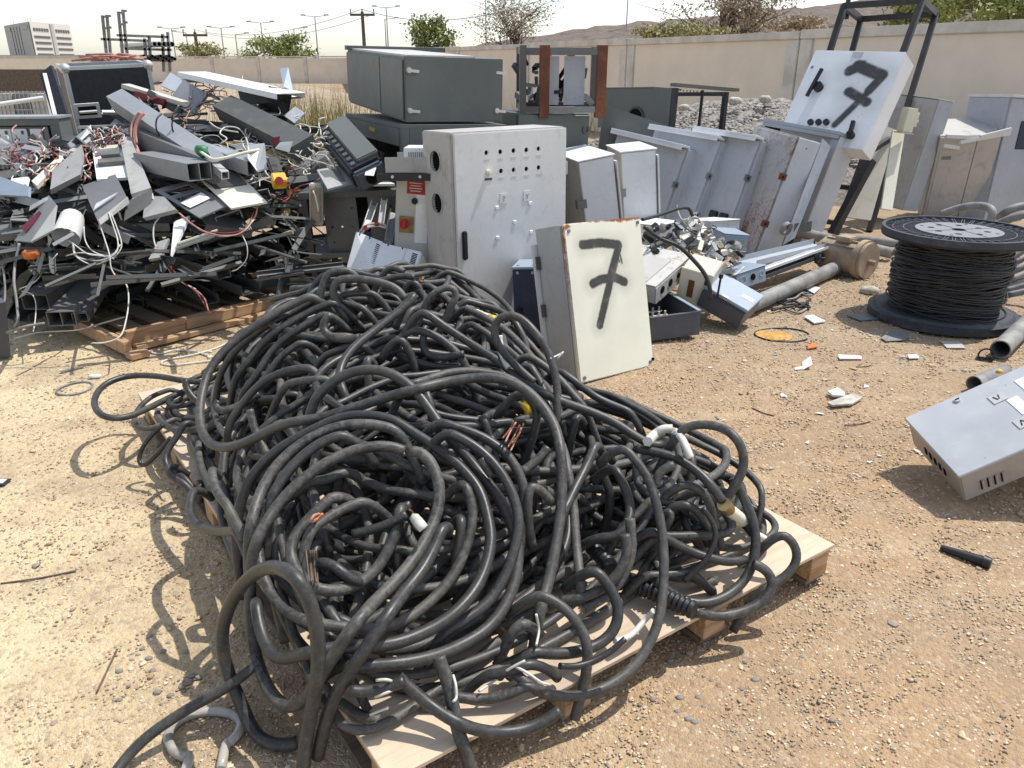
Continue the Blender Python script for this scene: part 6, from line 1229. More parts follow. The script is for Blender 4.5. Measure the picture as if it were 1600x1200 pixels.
def section(kind, a, b, w, h, mat, label, group=None, up=(0,0,1), name=None):
    if kind == 'T':
        M_, L = frame(a, b, up); th = 0.005; m = MB().box((0,-w/2,-h/2), (L,w/2,-h/2+th), M_).box((0,-w/2,h/2-th), (L,w/2,h/2), M_).box((0,-w/2,-h/2+th), (L,-w/2+th,h/2-th), M_).box((0,w/2-th,-h/2+th), (L,w/2,h/2-th), M_)
        if w > 0.09: m.box((0,-th/2,-h/2+th), (L,th/2,h/2-th), M_)
    elif kind == 'B': M_, L = frame(a, b, up); m = MB().box((0,-w/2,-h/2), (L,w/2,h/2), M_)
    else: m = MB().extrude(prof(kind, w, h), a, b, up)
    return single(name or {'U':'channel','N':'channel','C':'channel','L':'angle_bar','T':'box_section','B':'trunking'}[kind], m, M[mat], label, 'metal section', group)
# the body of the heap: sections lying roughly front to back, tier on tier
for k in range(230):
    u = rr.random(); tier = rr.integers(0, 9); z = 0.10+tier*0.115+rr.uniform(-0.03, 0.03)
    px = -60+550*u; front = 4.75+0.0022*px+tier*0.09+rr.uniform(-0.05, 0.30)
    if px > 330: z = min(z, 0.70)
    if px < 120: z = min(z, 0.86)
    y = 600-0; X = (px-800)/FPX*(front*_c+ (CAM_H-z)*_s); a = Vector((X, front, z)); L = rr.uniform(0.7, 1.5)
    yaw = rr.choice([rr.normal(2.05, 0.18), rr.normal(1.35, 0.30), rr.normal(0.75, 0.3)], p=[0.58, 0.30, 0.12]); d = Vector((math.cos(yaw), math.sin(yaw), rr.normal()*0.07)); b = a+d*L; b.z = max(b.z, 0.06)
    kd = str(rr.choice(['U','N','C','T','T','L','U'])); w, h = rr.uniform(0.035, 0.12), rr.uniform(0.025, 0.07)
    section(kd, a, b, w, h, 'scrap_dark' if rr.random() < 0.72 else 'scrap', {'U':'dull steel channel','N':'upturned steel channel','C':'lipped steel channel','T':'hollow steel box section','L':'steel angle bar'}[kd]+(' low down' if z < 0.35 else ' halfway up' if z < 0.72 else ' high up')+' in the scrap heap, '+('by the yard edge' if px < 110 else 'above the timber pallet' if px < 300 else 'towards the black rack'), {'T':'box sections in the scrap heap','L':'angle bars in the scrap heap'}.get(kd, 'channels in the scrap heap'), (rr.normal()*0.35, 0, 1))
# thin strips, rails and offcuts that fill the gaps
for k in range(210):
    px = rr.uniform(-30, 480); py = rr.uniform(215 if px < 190 else 150 if px < 430 else 290, 440); Yq = 6.35-(py-190)*0.0075+rr.uniform(-0.12, 0.12); a = at(px, py, Yq)
    if a.z < 0.05: continue
    yaw = rr.choice([rr.normal(2.1, 0.4), rr.normal(0.4, 0.5)]); L = rr.uniform(0.10, 0.34); d = Vector((math.cos(yaw), math.sin(yaw), rr.normal()*0.13))*L
    m = MB(); kd = rr.integers(0, 3); w = rr.uniform(0.012, 0.04); up_ = (rr.normal()*0.6, rr.normal()*0.6, 1)
    if kd == 0: m.extrude(prof('L', w, w*0.8, 0.003), a-d, a+d, up_)
    elif kd == 1:
        b_ = a+d*rr.uniform(-0.2, 0.4); m.bar(a-d, b_, w, 0.003, up_).bar(b_, b_+(d+Vector((rr.normal(), rr.normal(), rr.normal()))*L*0.5).normalized()*L*0.8, w, 0.003, up_)
    else: m.extrude(prof('U', w, w*0.6, 0.003), a-d, a+d, up_)
    single('steel_strip', m, M['scrap_dark' if py > 318 else str(rr.choice(['scrap','galv','scrap_dark','scrap_dark','alu']))], ['thin angle strip','bent flat strip','slim channel strip'][kd]+(' high' if py < 260 else ' halfway' if py < 340 else ' low')+' among the scrap, '+('by the yard edge' if px < 110 else 'below the flight case' if px < 230 else 'towards the black rack'), 'metal strip', 'thin strips among the scrap')  # low strips all in dark steel, which also paints the shade down there
# plates and panels tipped on the heap
for k in range(95):
    px = rr.uniform(-20, 440); top = 222 if px < 190 else 150; py = rr.uniform(top, 365); Yq = 6.35-(py-190)*0.0078+rr.uniform(-0.05, 0.15)
    a = at(px, py, Yq); s1, s2 = rr.uniform(0.07, 0.22), rr.uniform(0.05, 0.14); mx = Euler((rr.normal(0.25, 0.35), rr.normal(0, 0.4), rr.uniform(0, 3.1))).to_matrix().to_4x4(); mx.translation = a
    m = MB().box((-s1,-s2,-0.003), (s1,s2,0.003), mx).box((-s1,-s2,-0.05), (s1,-s2+0.005,-0.0035), mx).box((-s1,s2-0.005,-0.05), (s1,s2,-0.0035), mx)
    single('steel_tray', m, M[str(rr.choice(['scrap','scrap','scrap','scrap_dark','scrap_dark','galv']))], 'folded sheet steel tray '+('high' if py < 250 else 'halfway' if py < 305 else 'low')+' on the scrap heap, '+('by the yard edge' if px < 110 else 'below the flight case' if px < 230 else 'towards the dark cabinet stack'), 'steel tray', 'sheet trays tipped on the scrap heap')
def plate(q, mat, label, th=0.012, name='steel_plate', cat='steel plate'):
    return single(name, MB().slab([at(*p) for p in q], th), M[mat], label, cat)
def duct(a, b, w, h, mat, label, up=(0,0,1), kind='B'): return section(kind, at(*a), at(*b), w, h, mat, label, None, up)
duct((184,156,6.25), (345,262,5.35), 0.13, 0.12, 'galv', 'long pale trunking slanting across the top of the scrap heap', (-0.25,-0.35,1))
duct((196,134,6.6), (290,162,6.5), 0.10, 0.03, 'beige', 'thin beige channel edge behind the long pale trunking'); duct((215,147,6.55), (262,160,6.5), 0.10, 0.05, 'red_dark', 'dark red strip behind the long pale trunking')
duct((300,116,7.0), (455,150,6.2), 0.26, 0.04, 'white', 'white topped tray along the crest of the scrap heap', kind='N'); plate([(372,140,6.55),(420,138,6.5),(432,160,6.4),(378,165,6.45)], 'scrap', 'grey flap hanging under the white topped tray')
plate([(267,115,6.9),(299,133,6.8),(290,152,6.7),(252,135,6.8)], 'blue_grey', 'flat pale blue grey sheet beside the flight case'); plate([(438,109,6.6),(451,107,6.6),(459,145,6.4),(444,137,6.4)], 'blue_pale', 'upright pale blue sheet before the dry grass'); plate([(296,118,7.1),(340,118,7.1),(330,130,6.9),(285,128,6.9)], 'scrap_pale', 'pale sheet at the back of the scrap crest')
duct((352,168,6.4), (478,232,5.55), 0.17, 0.12, 'scrap_dark', 'broad grey trunking at the right of the scrap heap with a white label', (-0.35,-0.3,1)); plate([(438,222,5.52),(458,221,5.48),(452,238,5.48),(430,232,5.52)], 'paper', 'white label sheet on the broad grey trunking', 0.003, 'label', 'label'); plate([(425,216,5.56),(438,213,5.56),(434,228,5.53),(424,224,5.55)], 'red_dark', 'dark red mark beside the white label', 0.003, 'label', 'label')
plate([(445,182,6.2),(463,168,6.2),(478,178,6.1),(462,194,6.1)], 'white', 'small bright white panel at the right edge of the scrap crest')
duct((207,214,5.95), (338,270,5.2), 0.05, 0.14, 'scrap', 'grey trunking side wall below the long pale trunking'); duct((228,250,5.6), (312,268,5.1), 0.16, 0.11, 'scrap', 'open dull box channel under the trunking side wall', kind='T'); duct((250,215,5.85), (372,252,5.4), 0.10, 0.09, 'galv', 'pale galvanised trunking beside the tangle of white wires'); duct((335,240,5.6), (400,262,5.2), 0.12, 0.09, 'galv', 'galvanised stub with an open mouth in the white wires', kind='T')
plate([(388,228,5.3),(414,226,5.3),(418,264,5.1),(403,270,5.1),(388,250,5.15)], 'alu', 'shiny curved panel among the white wires'); duct((338,262,5.2), (352,274,5.1), 0.05, 0.05, 'alu', 'bright round fitting below the white wires', kind='T')
plate([(308,277,5.35),(368,268,5.4),(418,318,4.95),(362,328,4.9)], 'cream', 'cream sheet lying open at the front of the scrap heap'); plate([(310,276,5.33),(365,268,5.38),(386,290,5.18),(338,300,5.15)], 'scrap_dark', 'dark tray lying on the cream sheet', 0.02)
# panel with two window openings
q = [at(*p) for p in ((241,299,5.25),(297,284,5.35),(358,322,5.0),(313,342,4.85))]
def lerp2(u, v): return q[0].lerp(q[1], u).lerp(q[3].lerp(q[2], u), v)
m = MB(); us = (0, 0.14, 0.86, 1); vs = (0, 0.10, 0.28, 0.36, 0.62, 1)
for i_ in range(3):
    for j_ in range(5):
        if i_ == 1 and j_ in (1, 3): continue
        m.slab([lerp2(us[i_], vs[j_]), lerp2(us[i_+1], vs[j_]), lerp2(us[i_+1], vs[j_+1]), lerp2(us[i_], vs[j_+1])], 0.01)
single('steel_plate', m, M['galv'], 'grey blue panel with two cut windows at the front of the heap', 'steel plate')
plate([(282,317,5.02),(314,301,5.14),(329,310,5.07),(297,325,4.95)], 'paper', 'bright white sheet of paper lying on the windowed panel', 0.003, 'paper_sheet', 'paper')
plate([(232,310,5.2),(262,312,5.1),(280,332,4.95),(229,345,4.9)], 'scrap_pale', 'pale panel edge beneath the windowed panel', 0.03); plate([(234,312,5.17),(256,312,5.12),(262,322,5.06),(233,327,5.08)], 'paper', 'white sheet on the panel edge beneath the windowed panel', 0.003, 'paper_sheet', 'paper')
# board with wiring
bq = [(142,218,5.9),(187,214,5.9),(213,276,5.35),(151,280,5.3)]
t = thing('circuit_board', 'pale mounting board with wiring and a dark terminal strip', 'circuit board', at(*bq[3])); o0 = at(*bq[3]); ex = at(*bq[2])-o0; ey = at(*bq[0])-o0; ez = ex.cross(ey).normalized()
def bp_(u, v, z=0.0): return ex*u+ey*v+ez*z
part('board', MB().slab([bp_(0,0), bp_(1,0), bp_(0.97,1), bp_(0,1)], 0.02), M['white'], t); part('terminal_strip', MB().slab([bp_(0.1,0.28,0.03), bp_(0.9,0.30,0.03), bp_(0.86,0.40,0.03), bp_(0.12,0.38,0.03)], 0.029), M['scrap_dark'], t); part('relay', MB().slab([bp_(0.22,0.40,0.05), bp_(0.72,0.41,0.05), bp_(0.70,0.50,0.05), bp_(0.25,0.49,0.05)], 0.049), M['scrap'], t); part('terminal_strip', MB().slab([bp_(0.15,0.58,0.04), bp_(0.72,0.6,0.04), bp_(0.72,0.68,0.04), bp_(0.15,0.66,0.04)], 0.039), M['beige'], t)
for k in range(46):
    u, v = rr.uniform(0.1, 0.85), rr.uniform(0.66, 0.98); pts = [bp_(u, v, 0.01)]
    for _ in range(3): u = np.clip(u+rr.normal()*0.18, 0.03, 0.95); v = np.clip(v+rr.normal()*0.10, 0.6, 1.02); pts.append(bp_(u, v, rr.uniform(0.01, 0.09)))
    part('lead', MB().tube(spline(np.array(pts), n=5), 0.004, 5), M[str(rr.choice(['wire_pink','wire_red','wire_black','wire_white','wire_white']))], t)
plate([(190,222,5.85),(206,222,5.85),(239,302,5.15),(208,312,5.1)], 'scrap_pale', 'long pale strip beside the mounting board', 0.04); plate([(208,312,5.1),(239,302,5.12),(241,312,5.1),(209,322,5.08)], 'white', 'white lip at the end of the long pale strip', 0.02)
plate([(84,274,5.45),(129,233,5.75),(134,252,5.65),(127,280,5.35),(80,304,5.2)], 'scrap_pale', 'pale angled panel carrying a dark red display window', 0.04); plate([(87,281,5.36),(112,266,5.46),(116,272,5.42),(91,288,5.30)], 'red_dark', 'dark red display window in the pale angled panel', 0.004, 'display_window', 'display')
plate([(20,272,5.6),(50,238,5.85),(64,244,5.8),(36,284,5.45)], 'scrap', 'grey panel with a red display at the far left of the heap', 0.04); plate([(29,270,5.52),(49,249,5.66),(54,254,5.62),(33,274,5.47)], 'red_dark', 'red display window at the far left of the heap', 0.004, 'display_window', 'display')
plate([(52,289,5.35),(96,248,5.7),(102,254,5.65),(60,296,5.3)], 'cream', 'thin cream strip between the two display panels', 0.03); plate([(0,277,5.2),(49,294,5.05),(48,309,5.0),(-12,306,5.1)], 'blue_pale', 'smooth pale blue panel at the left edge of the heap', 0.02); plate([(20,283,5.4),(47,280,5.35),(44,292,5.25),(22,293,5.3)], 'white', 'small white plate above the smooth pale blue panel', 0.02)
plate([(104,228,5.9),(141,198,6.2),(143,208,6.15),(112,236,5.85)], 'galv', 'folded sheet with a slot pointing at the flight case', 0.02); plate([(95,246,5.75),(178,194,6.2),(186,195,6.2),(100,250,5.72)], 'scrap_pale', 'long pale strip slanting behind the mounting board', 0.015)
t = thing('display_housing', 'grey open ended housing with a dark red window at the left', 'housing', at(25,378,4.85)); o0 = at(25,378,4.85)
hq = [at(*p)-o0 for p in ((25,378,4.85),(78,307,5.1),(90,322,4.95),(84,362,4.75),(50,380,4.7))]
part('cover', MB().slab([hq[0],hq[1],hq[2],hq[4]], 0.012), M['scrap'], t); part('end_plate', MB().slab([hq[4],hq[2],hq[3]], 0.012), M['scrap_pale'], t); part('window', MB().slab([at(33,356,4.88)-o0, at(62,330,4.96)-o0, at(67,336,4.92)-o0, at(40,364,4.82)-o0], 0.004), M['red_dark'], t); part('bright_patch', MB().slab([at(48,322,5.03)-o0, at(74,308,5.08)-o0, at(77,312,5.05)-o0, at(46,330,4.99)-o0], 0.004), M['alu'], t)
for a, b in (((25,378),(28,398)),((38,383),(50,400)),((50,380),(66,392))): part('inner_wall', MB().slab([at(a[0],a[1],4.80)-o0, at(a[0]+14,a[1]-8,4.85)-o0, at(b[0]+10,b[1]-10,4.85)-o0, at(b[0],b[1],4.80)-o0], 0.008), M['scrap_dark'], t)
plate([(128,290,5.3),(152,344,4.75),(198,308,5.0),(180,272,5.35)], 'scrap', 'wedge shaped tray hanging point down in front of the heap', 0.04); plate([(146,328,4.84),(178,306,5.0),(184,300,5.05),(150,318,4.9)], 'alu', 'crumpled silver film stuck on the wedge shaped tray', 0.004, 'film', 'film'); plate([(152,344,4.73),(198,308,4.98),(201,318,4.97),(156,352,4.72)], 'scrap_pale', 'pale lip along the wedge shaped tray', 0.01)
plate([(197,318,5.0),(238,300,5.12),(236,322,5.05),(194,348,4.9)], 'scrap_dark', 'dark plate for the shaded open mouth below the long pale strip', 0.02)  # solid dark plate, its colour stands for shade in the mouth
plate([(274,350,4.95),(298,341,4.98),(269,403,4.65)], 'white', 'bright bent bracket pointing down at the front', 0.02); plate([(232,405,4.72),(250,402,4.72),(264,372,4.85),(246,378,4.85)], 'scrap_pale', 'grey bracket behind the bright bent bracket', 0.02)
t = thing('curved_duct', 'pale curved duct piece facing out of the heap', 'duct', at(108,352,4.85))
part('shell', MB().tube([(-0.03,0.10,0.02),(0,0.02,0.0),(0.01,-0.08,-0.06)], [0.07,0.075,0.08], 14, False), M['grey'], t); part('lip', MB().bar((-0.07,-0.09,-0.10), (0.07,-0.09,-0.03), 0.012, 0.02), M['white'], t)
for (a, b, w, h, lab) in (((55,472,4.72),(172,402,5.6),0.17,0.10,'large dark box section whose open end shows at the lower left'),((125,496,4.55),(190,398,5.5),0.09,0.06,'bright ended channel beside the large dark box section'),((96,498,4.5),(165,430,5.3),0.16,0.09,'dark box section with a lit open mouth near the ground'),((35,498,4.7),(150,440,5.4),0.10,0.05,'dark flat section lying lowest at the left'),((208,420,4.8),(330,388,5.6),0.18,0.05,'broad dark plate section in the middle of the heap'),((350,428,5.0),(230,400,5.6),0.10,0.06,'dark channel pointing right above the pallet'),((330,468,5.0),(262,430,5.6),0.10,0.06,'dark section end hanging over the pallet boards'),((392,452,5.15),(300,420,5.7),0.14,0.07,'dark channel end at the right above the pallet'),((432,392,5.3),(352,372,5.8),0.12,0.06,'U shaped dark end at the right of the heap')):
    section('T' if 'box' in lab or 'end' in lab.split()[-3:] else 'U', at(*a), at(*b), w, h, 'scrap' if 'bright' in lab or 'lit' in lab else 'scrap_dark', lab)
# striped cable duct, orange bag, pendant with emergency stop
t = thing('finned_rail', 'pale finned rail lying across the front of the heap', 'rail', at(275,392,4.72)); o0 = t.location
for k in range(4): part('fin', MB().bar(at(273+k*1.5,390-k*3.2,4.72)-o0, at(335+k*1.5,369-k*3.2,4.9)-o0, 0.012, 0.010), M['cream'] if k % 2 else M['alu'], t)
single('plastic_bag', MB().blob(at(50,398,4.72), (0.055,0.04,0.035), 2, 0.25, 4), M['orange'], 'crumpled orange plastic inside the left of the heap', 'bag')
a = at(425,250,5.15); b = at(437,285,5.0)
t = thing('pendant_station', 'black push button pendant with a yellow red emergency stop', 'pendant', a); part('body', MB().bar((0,0,0), (b-a)*0.72, 0.07, 0.06), M['black'], t, 0.008); part('stop_box', MB().bar((b-a)*0.73, (b-a)*1.12, 0.085, 0.07), M['yellow'], t, 0.006)
nrm = (Vector((0,0,CAM_H))-a).normalized(); part('stop_button', MB().cyl((b-a)*0.93+nrm*0.034, (b-a)*0.93+nrm*0.062, 0.026, 16), M['red'], t)
for k in range(3): part('button', MB().cyl((b-a)*(0.12+k*0.2)+nrm*0.03, (b-a)*(0.12+k*0.2)+nrm*0.046, 0.020, 12), M['scrap'], t)
single('red_plug', MB().cyl(at(177,437,4.66), at(186,432,4.68), 0.028, 12), M['red'], 'red cap on a grey rod inside the heap', 'plug'); single('rod', MB().cyl(at(144,458,4.62), at(176,438,4.66), 0.018, 8), M['scrap'], 'grey rod carrying the red cap', 'rod')
single('steel_angle', MB().bar(on(4,556,0.0), at(-4,470,4.3), 0.06, 0.06), M['blue_dark'], 'blue grey steel post at the left edge of the picture', 'post')
t = thing('isolator_box', 'beige isolator box hanging on the corner of the black rack', 'isolator', at(484,352,5.22), (0.05, 0.08, 0.1))
part('body', MB().box((0,0,0), (0.085,0.07,0.27)), M['beige'], t, 0.008); part('cover', MB().box((0.01,-0.02,0.02), (0.075,-0.001,0.25)), M['clay'], t, 0.006); part('loop_handle', MB().tube(spline(np.array([(0.03,-0.02,0.23),(0.05,-0.06,0.20),(0.065,-0.06,0.12),(0.055,-0.02,0.10)]), n=5), 0.006, 6), M['cream'], t)
plate([(495,268,5.3),(548,258,5.5),(566,284,5.2),(512,298,5.0)], 'scrap_pale', 'dusty tray lid lying on top of the black rack'); plate([(500,268,5.27),(528,264,5.36),(540,284,5.15),(515,290,5.08)], 'scrap_dark', 'dark inset on the dusty tray lid', 0.004); plate([(556,288,5.2),(617,287,5.3),(600,280,5.6),(566,278,5.55)], 'white', 'white shelf sheet lying at the right on the black rack', 0.015); plate([(556,280,5.6),(590,278,5.62),(588,272,5.7),(560,274,5.7)], 'red_dark', 'dark red strip behind the white shelf sheet')
# printer like machine tipped between the heap and the stack
a, b = at(520,205,5.9), at(577,272,5.1)
t = thing('plotter_unit', 'long black machine housing tipped down beside the dark stack', 'machine', a); d_ = b-a
part('body', MB().bar((0,0,0), d_, 0.22, 0.14, (-0.3,-0.4,1)), M['black'], t, 0.02); part('top_cover', MB().bar(d_*0.05+Vector((0.02,-0.02,0.085)), d_*0.92+Vector((0.02,-0.02,0.085)), 0.15, 0.03, (-0.3,-0.4,1)), M['dark'], t, 0.008); part('end_cap', MB().bar(d_*1.005, d_*1.06, 0.20, 0.13, (-0.3,-0.4,1)), M['blue_dark'], t, 0.015); part('end_port', MB().cyl(d_*1.065, d_*1.08, 0.04, 14), M['hole'], t)
for k in range(9): part('fin', MB().bar(d_*(0.08+k*0.1)+Vector((-0.06,-0.05,0.02)), d_*(0.13+k*0.1)+Vector((-0.06,-0.05,0.02)), 0.03, 0.06, (-0.3,-0.4,1)), M['scrap_dark'], t)
plate([(572,266,5.05),(588,262,5.05),(584,275,5.0),(570,274,5.0)], 'paper', 'white paper scrap at the foot of the black machine housing', 0.003, 'paper_sheet', 'paper')
# vented white power units and trunking offcuts before the control panel
def psu(q, label):
    t = thing('power_unit', label, 'power unit', at(*q[3])); o0 = t.location; v = [at(*p)-o0 for p in q]; n = (v[1]-v[0]).cross(v[3]-v[0]).normalized(); n = n if n.y > 0 else -n
    part('case', MB().add(v+[p+n*0.13 for p in v], [(0,1,2,3),(4,7,6,5),(0,4,5,1),(1,5,6,2),(2,6,7,3),(3,7,4,0)]), M['white'], t, 0.005)
    def L(a, b): return v[0].lerp(v[1], a).lerp(v[3].lerp(v[2], a), b)-n*0.001
    for k in range(11): part('vent_slot', MB().bar(L(0.80,0.12+k*0.055), L(0.93,0.14+k*0.055), 0.006, 0.004), M['hole'], t)
    for a in (0.16, 0.52): part('edge_slot', MB().bar(L(a,0.01), L(a+0.01,0.07), 0.007, 0.004), M['hole'], t)
    part('seam', MB().bar(L(0.62,0.02), L(0.62,0.98), 0.004, 0.003), M['grey'], t)
psu([(556,361,5.0),(599,378,4.9),(583,428,4.75),(539,425,4.85)], 'white vented power unit leaning behind the summit of the cable heap, left of two'); psu([(597,379,4.88),(659,393,4.8),(645,438,4.68),(581,424,4.75)], 'white vented power unit beside the tall grey cabinet, right of two')
for k, (a, b, w, h, lab) in enumerate((((571,355,5.15),(584,318,5.3),0.045,0.05,'short pale trunking offcut standing left of the control panel'),((595,350,5.2),(600,312,5.3),0.04,0.03,'thin pale trunking offcut standing in the middle'),((606,380,5.05),(615,330,5.2),0.05,0.05,'ridged grey trunking offcut leaning on the control panel'),((614,382,5.02),(623,334,5.18),0.025,0.05,'narrow grey trunking offcut against the control panel'))): section('U', at(*a), at(*b), w, h, 'grey' if k < 2 else 'galv', lab, None, (0.2,-1,0.1))
wirepx([(562,362,5.1),(572,352,5.1),(588,349,5.1),(602,352,5.1),(606,360,5.1)], 0.007, 'wire_white', 'pale cable bowed over the vented power units with red ties', 'cable', 'cable'); wirepx([(564,366,5.08),(574,356,5.08),(590,353,5.08),(603,356,5.08)], 0.007, 'wire_white', 'second pale cable bowed over the vented power units', 'cable', 'cable')
for px, py in ((571,357),(588,350)): single('cable_tie', MB().cyl(at(px-2,py,5.07), at(px+3,py-1,5.07), 0.016, 8), M['red'], 'red tie on the pale bowed cable, %s one' % ('lower' if px < 580 else 'upper'), 'cable tie')
# wires of the heap
WH = [([(170,332,4.8),(178,356,4.75),(184,376,4.7),(183,392,4.65),(172,402,4.62),(155,407,4.62),(138,406,4.65),(120,400,4.68),(115,385,4.75)],.006,'wire_white'),
([(174,334,4.8),(184,360,4.75),(190,384,4.7),(180,400,4.65),(160,410,4.62),(145,414,4.62),(126,406,4.65),(116,396,4.7),(114,382,4.72)],.006,'wire_white'),
([(131,354,4.8),(133,375,4.75),(142,390,4.7),(158,398,4.66),(176,398,4.64),(188,382,4.68)],.006,'wire_white'),([(100,370,4.8),(120,385,4.72),(138,397,4.66),(160,400,4.64),(178,404,4.62)],.006,'wire_white'),([(103,400,4.72),(125,395,4.68),(150,398,4.66),(172,400,4.64)],.006,'wire_white'),
([(154,345,4.75),(163,372,4.7),(171,398,4.62),(174,420,4.58),(185,436,4.55),(198,446,4.5),(201,470,4.4),(197,500,4.2),(188,525,4.1),(165,535,4.05),(143,536,4.05)],.006,'wire_white'),
([(250,338,4.95),(241,352,4.9),(240,372,4.85),(246,392,4.8),(258,412,4.75),(272,432,4.7),(290,444,4.65),(306,452,4.6)],.007,'wire_white'),([(247,386,4.8),(256,405,4.76),(270,425,4.71),(290,444,4.66),(310,456,4.6),(322,470,4.55)],.006,'wire_red'),([(249,388,4.8),(262,412,4.74),(278,434,4.69),(300,450,4.62),(318,464,4.56),(326,486,4.5)],.006,'wire_pink'),([(252,390,4.79),(268,418,4.72),(286,440,4.66),(308,458,4.58),(322,480,4.52),(330,492,4.5)],.005,'wire_red'),
([(280,333,4.9),(300,350,4.85),(320,362,4.82),(345,368,4.8),(372,366,4.82),(390,352,4.88),(400,335,4.95),(402,320,5.0)],.008,'wire_pink'),([(284,338,4.9),(305,354,4.85),(330,366,4.81),(355,369,4.8),(380,362,4.84),(396,344,4.9)],.006,'wire_white'),([(310,360,4.86),(335,363,4.83),(360,364,4.83),(385,356,4.86),(397,330,4.95)],.006,'wire_red'),
([(378,366,4.85),(386,385,4.8),(385,405,4.78),(372,420,4.76),(362,424,4.76)],.005,'wire_white'),([(30,380,4.75),(24,410,4.7),(22,440,4.6),(26,470,4.5),(28,500,4.4),(22,512,4.35)],.012,'pipe_grey'),([(90,396,4.7),(70,420,4.65),(55,440,4.6),(30,452,4.6)],.005,'wire_white'),([(34,455,4.6),(50,460,4.55),(56,475,4.5),(55,500,4.4),(52,518,4.3)],.005,'wire_white'),([(4,410,4.7),(8,450,4.6),(6,480,4.5),(0,500,4.4)],.009,'pipe_grey'),
([(20,530,4.25),(60,520,4.25),(120,516,4.25),(160,505,4.3),(195,495,4.35)],.007,'pipe_grey'),([(10,520,4.3),(40,510,4.3),(70,505,4.35)],.012,'pipe_grey')]
for k, (p, r, mt) in enumerate(WH): wirepx(p, r*0.68, mt, {'wire_white':'pale wire hanging out of the front of the scrap heap','wire_red':'red wire hanging out of the front of the scrap heap','wire_pink':'pinkish wire hanging out of the front of the scrap heap','pipe_grey':'grey hose hanging out of the front of the scrap heap'}[mt], 'wire', 'wire', mt.split('_')[1]+' wires hanging from the scrap heap')
def scribble(n, box, Yf, mats, rad, label, group, step=14, lift=0.0):
    for k in range(n):
        x, y = rr.uniform(box[0], box[2]), rr.uniform(box[1], box[3]); an = rr.uniform(0, 6.28); pts = []
        for q in range(int(rr.integers(4, 9))):
            pts.append((x, y, Yf(x, y)+rr.normal()*0.04)); an += rr.normal()*0.8; x += step*math.cos(an); y += step*0.6*math.sin(an)
        wirepx(pts, rad*rr.uniform(0.7, 1.3), str(rr.choice(mats)), label, 'wire', 'wire', group)
Yheap = lambda x, y: 6.35-(y-180)*0.0082-0.10
scribble(30, (345,205,440,268), lambda x, y: Yheap(x, y)-0.05, ['wire_white','wire_white','wire_white','cream'], .0045, 'white wire tangled at the right of the scrap heap', 'white wires tangled on the scrap heap', 18)
scribble(30, (205,160,300,270), lambda x, y: Yheap(x, y), ['wire_black','wire_black','wire_pink','wire_black'], .004, 'thin dark wire tangled on the scrap heap', 'dark wires tangled on the scrap heap', 16)
scribble(40, (60,225,145,275), lambda x, y: Yheap(x, y)-0.05, ['wire_pink','wire_white','wire_red','wire_pink'], .005, 'pinkish wire scrap between the display panels', 'wire scraps between the panels', 9)
scribble(26, (285,120,360,170), lambda x, y: Yheap(x, y)+0.3, ['wire_pink','wire_white','wire_pink'], .004, 'pinkish wire scrap under the crest of the heap', 'wire scraps under the crest', 12)
scribble(36, (470,200,535,275), lambda x, y: 5.75-(y-200)*0.006, ['wire_white','cream','wire_white'], .004, 'pale twisted wire hanging beside the black machine housing', 'pale wires by the black housing', 10)
scribble(24, (300,275,470,300), lambda x, y: Yheap(x, y)+0.15, ['wire_red','wire_black','wire_pink'], .005, 'dark red wire in the shaded hollow of the heap', 'dark red wires in the heap', 16)
scribble(18, (0,225,60,270), lambda x, y: Yheap(x, y), ['wire_white','wire_red','wire_black','wire_pink'], .004, 'mixed wire scrap at the far left of the heap', 'wire scraps at the far left', 10)
for pts in ([(218,175,5.85),(208,190,5.85),(205,210,5.8),(212,230,5.75),(220,250,5.6)], [(222,176,5.85),(213,192,5.83),(210,215,5.78),(218,240,5.7),(228,262,5.55)], [(226,177,5.84),(218,186,5.83),(212,205,5.8),(214,225,5.75)]): wirepx(pts, 0.009, 'wire_pink', 'orange pink wire bundle hanging from the end of the long trunking', 'wire', 'wire', 'orange pink wires at the long trunking')
wirepx([(308,232,5.25),(322,243,5.2),(335,249,5.15),(355,246,5.15),(385,238,5.2),(405,234,5.25)], 0.010, 'cream', 'cream cable looping over the pale galvanised trunking', 'cable', 'cable'); single('green_fitting', MB().blob(at(315,236,5.25), (0.045,0.03,0.035), 2, 0.35, 2), M['green'], 'green crumpled fitting on the pale trunking', 'fitting')
for x0 in (252, 277): wirepx([(x0,178,5.72),(x0-7,186,5.66),(x0-8,200,5.66),(x0-3,212,5.68)], 0.006, 'wire_black', 'black wire tied round the long pale trunking, %s tie' % ('upper' if x0 == 252 else 'lower'), 'wire', 'wire')

# ------------------------------------------------------------------ bits lying on the ground
def gpt(px, py, z=0.0): p = on(px, py, 0.0); return Vector((p.x, p.y, gz(p.x, p.y)+z))
def flat(q, mat, label, th=0.006, name='tile_piece', cat='tile piece', tilt=0.0):
    v = [gpt(*p, th+0.004+(tilt if i_ in (1, 2) else 0)) for i_, p in enumerate(q)]; return single(name, MB().slab(v, th), M[mat], label, cat, None)
flat([(1254,563),(1266,561),(1269,575),(1255,576)], 'paper', 'bright white square of paper on the gravel', 0.002, 'paper_scrap', 'paper', 0.03); flat([(1243,573),(1254,570),(1254,575),(1242,576)], 'paper', 'small white scrap touching the bright paper square', 0.002, 'paper_scrap', 'paper')
flat([(1292,620),(1307,614),(1319,622),(1318,627),(1300,626)], 'white', 'white broken tile lying on a beige shard', 0.012); flat([(1292,636),(1330,622),(1347,628),(1330,638),(1300,640)], 'stone', 'beige shard under the white broken tile', 0.01)
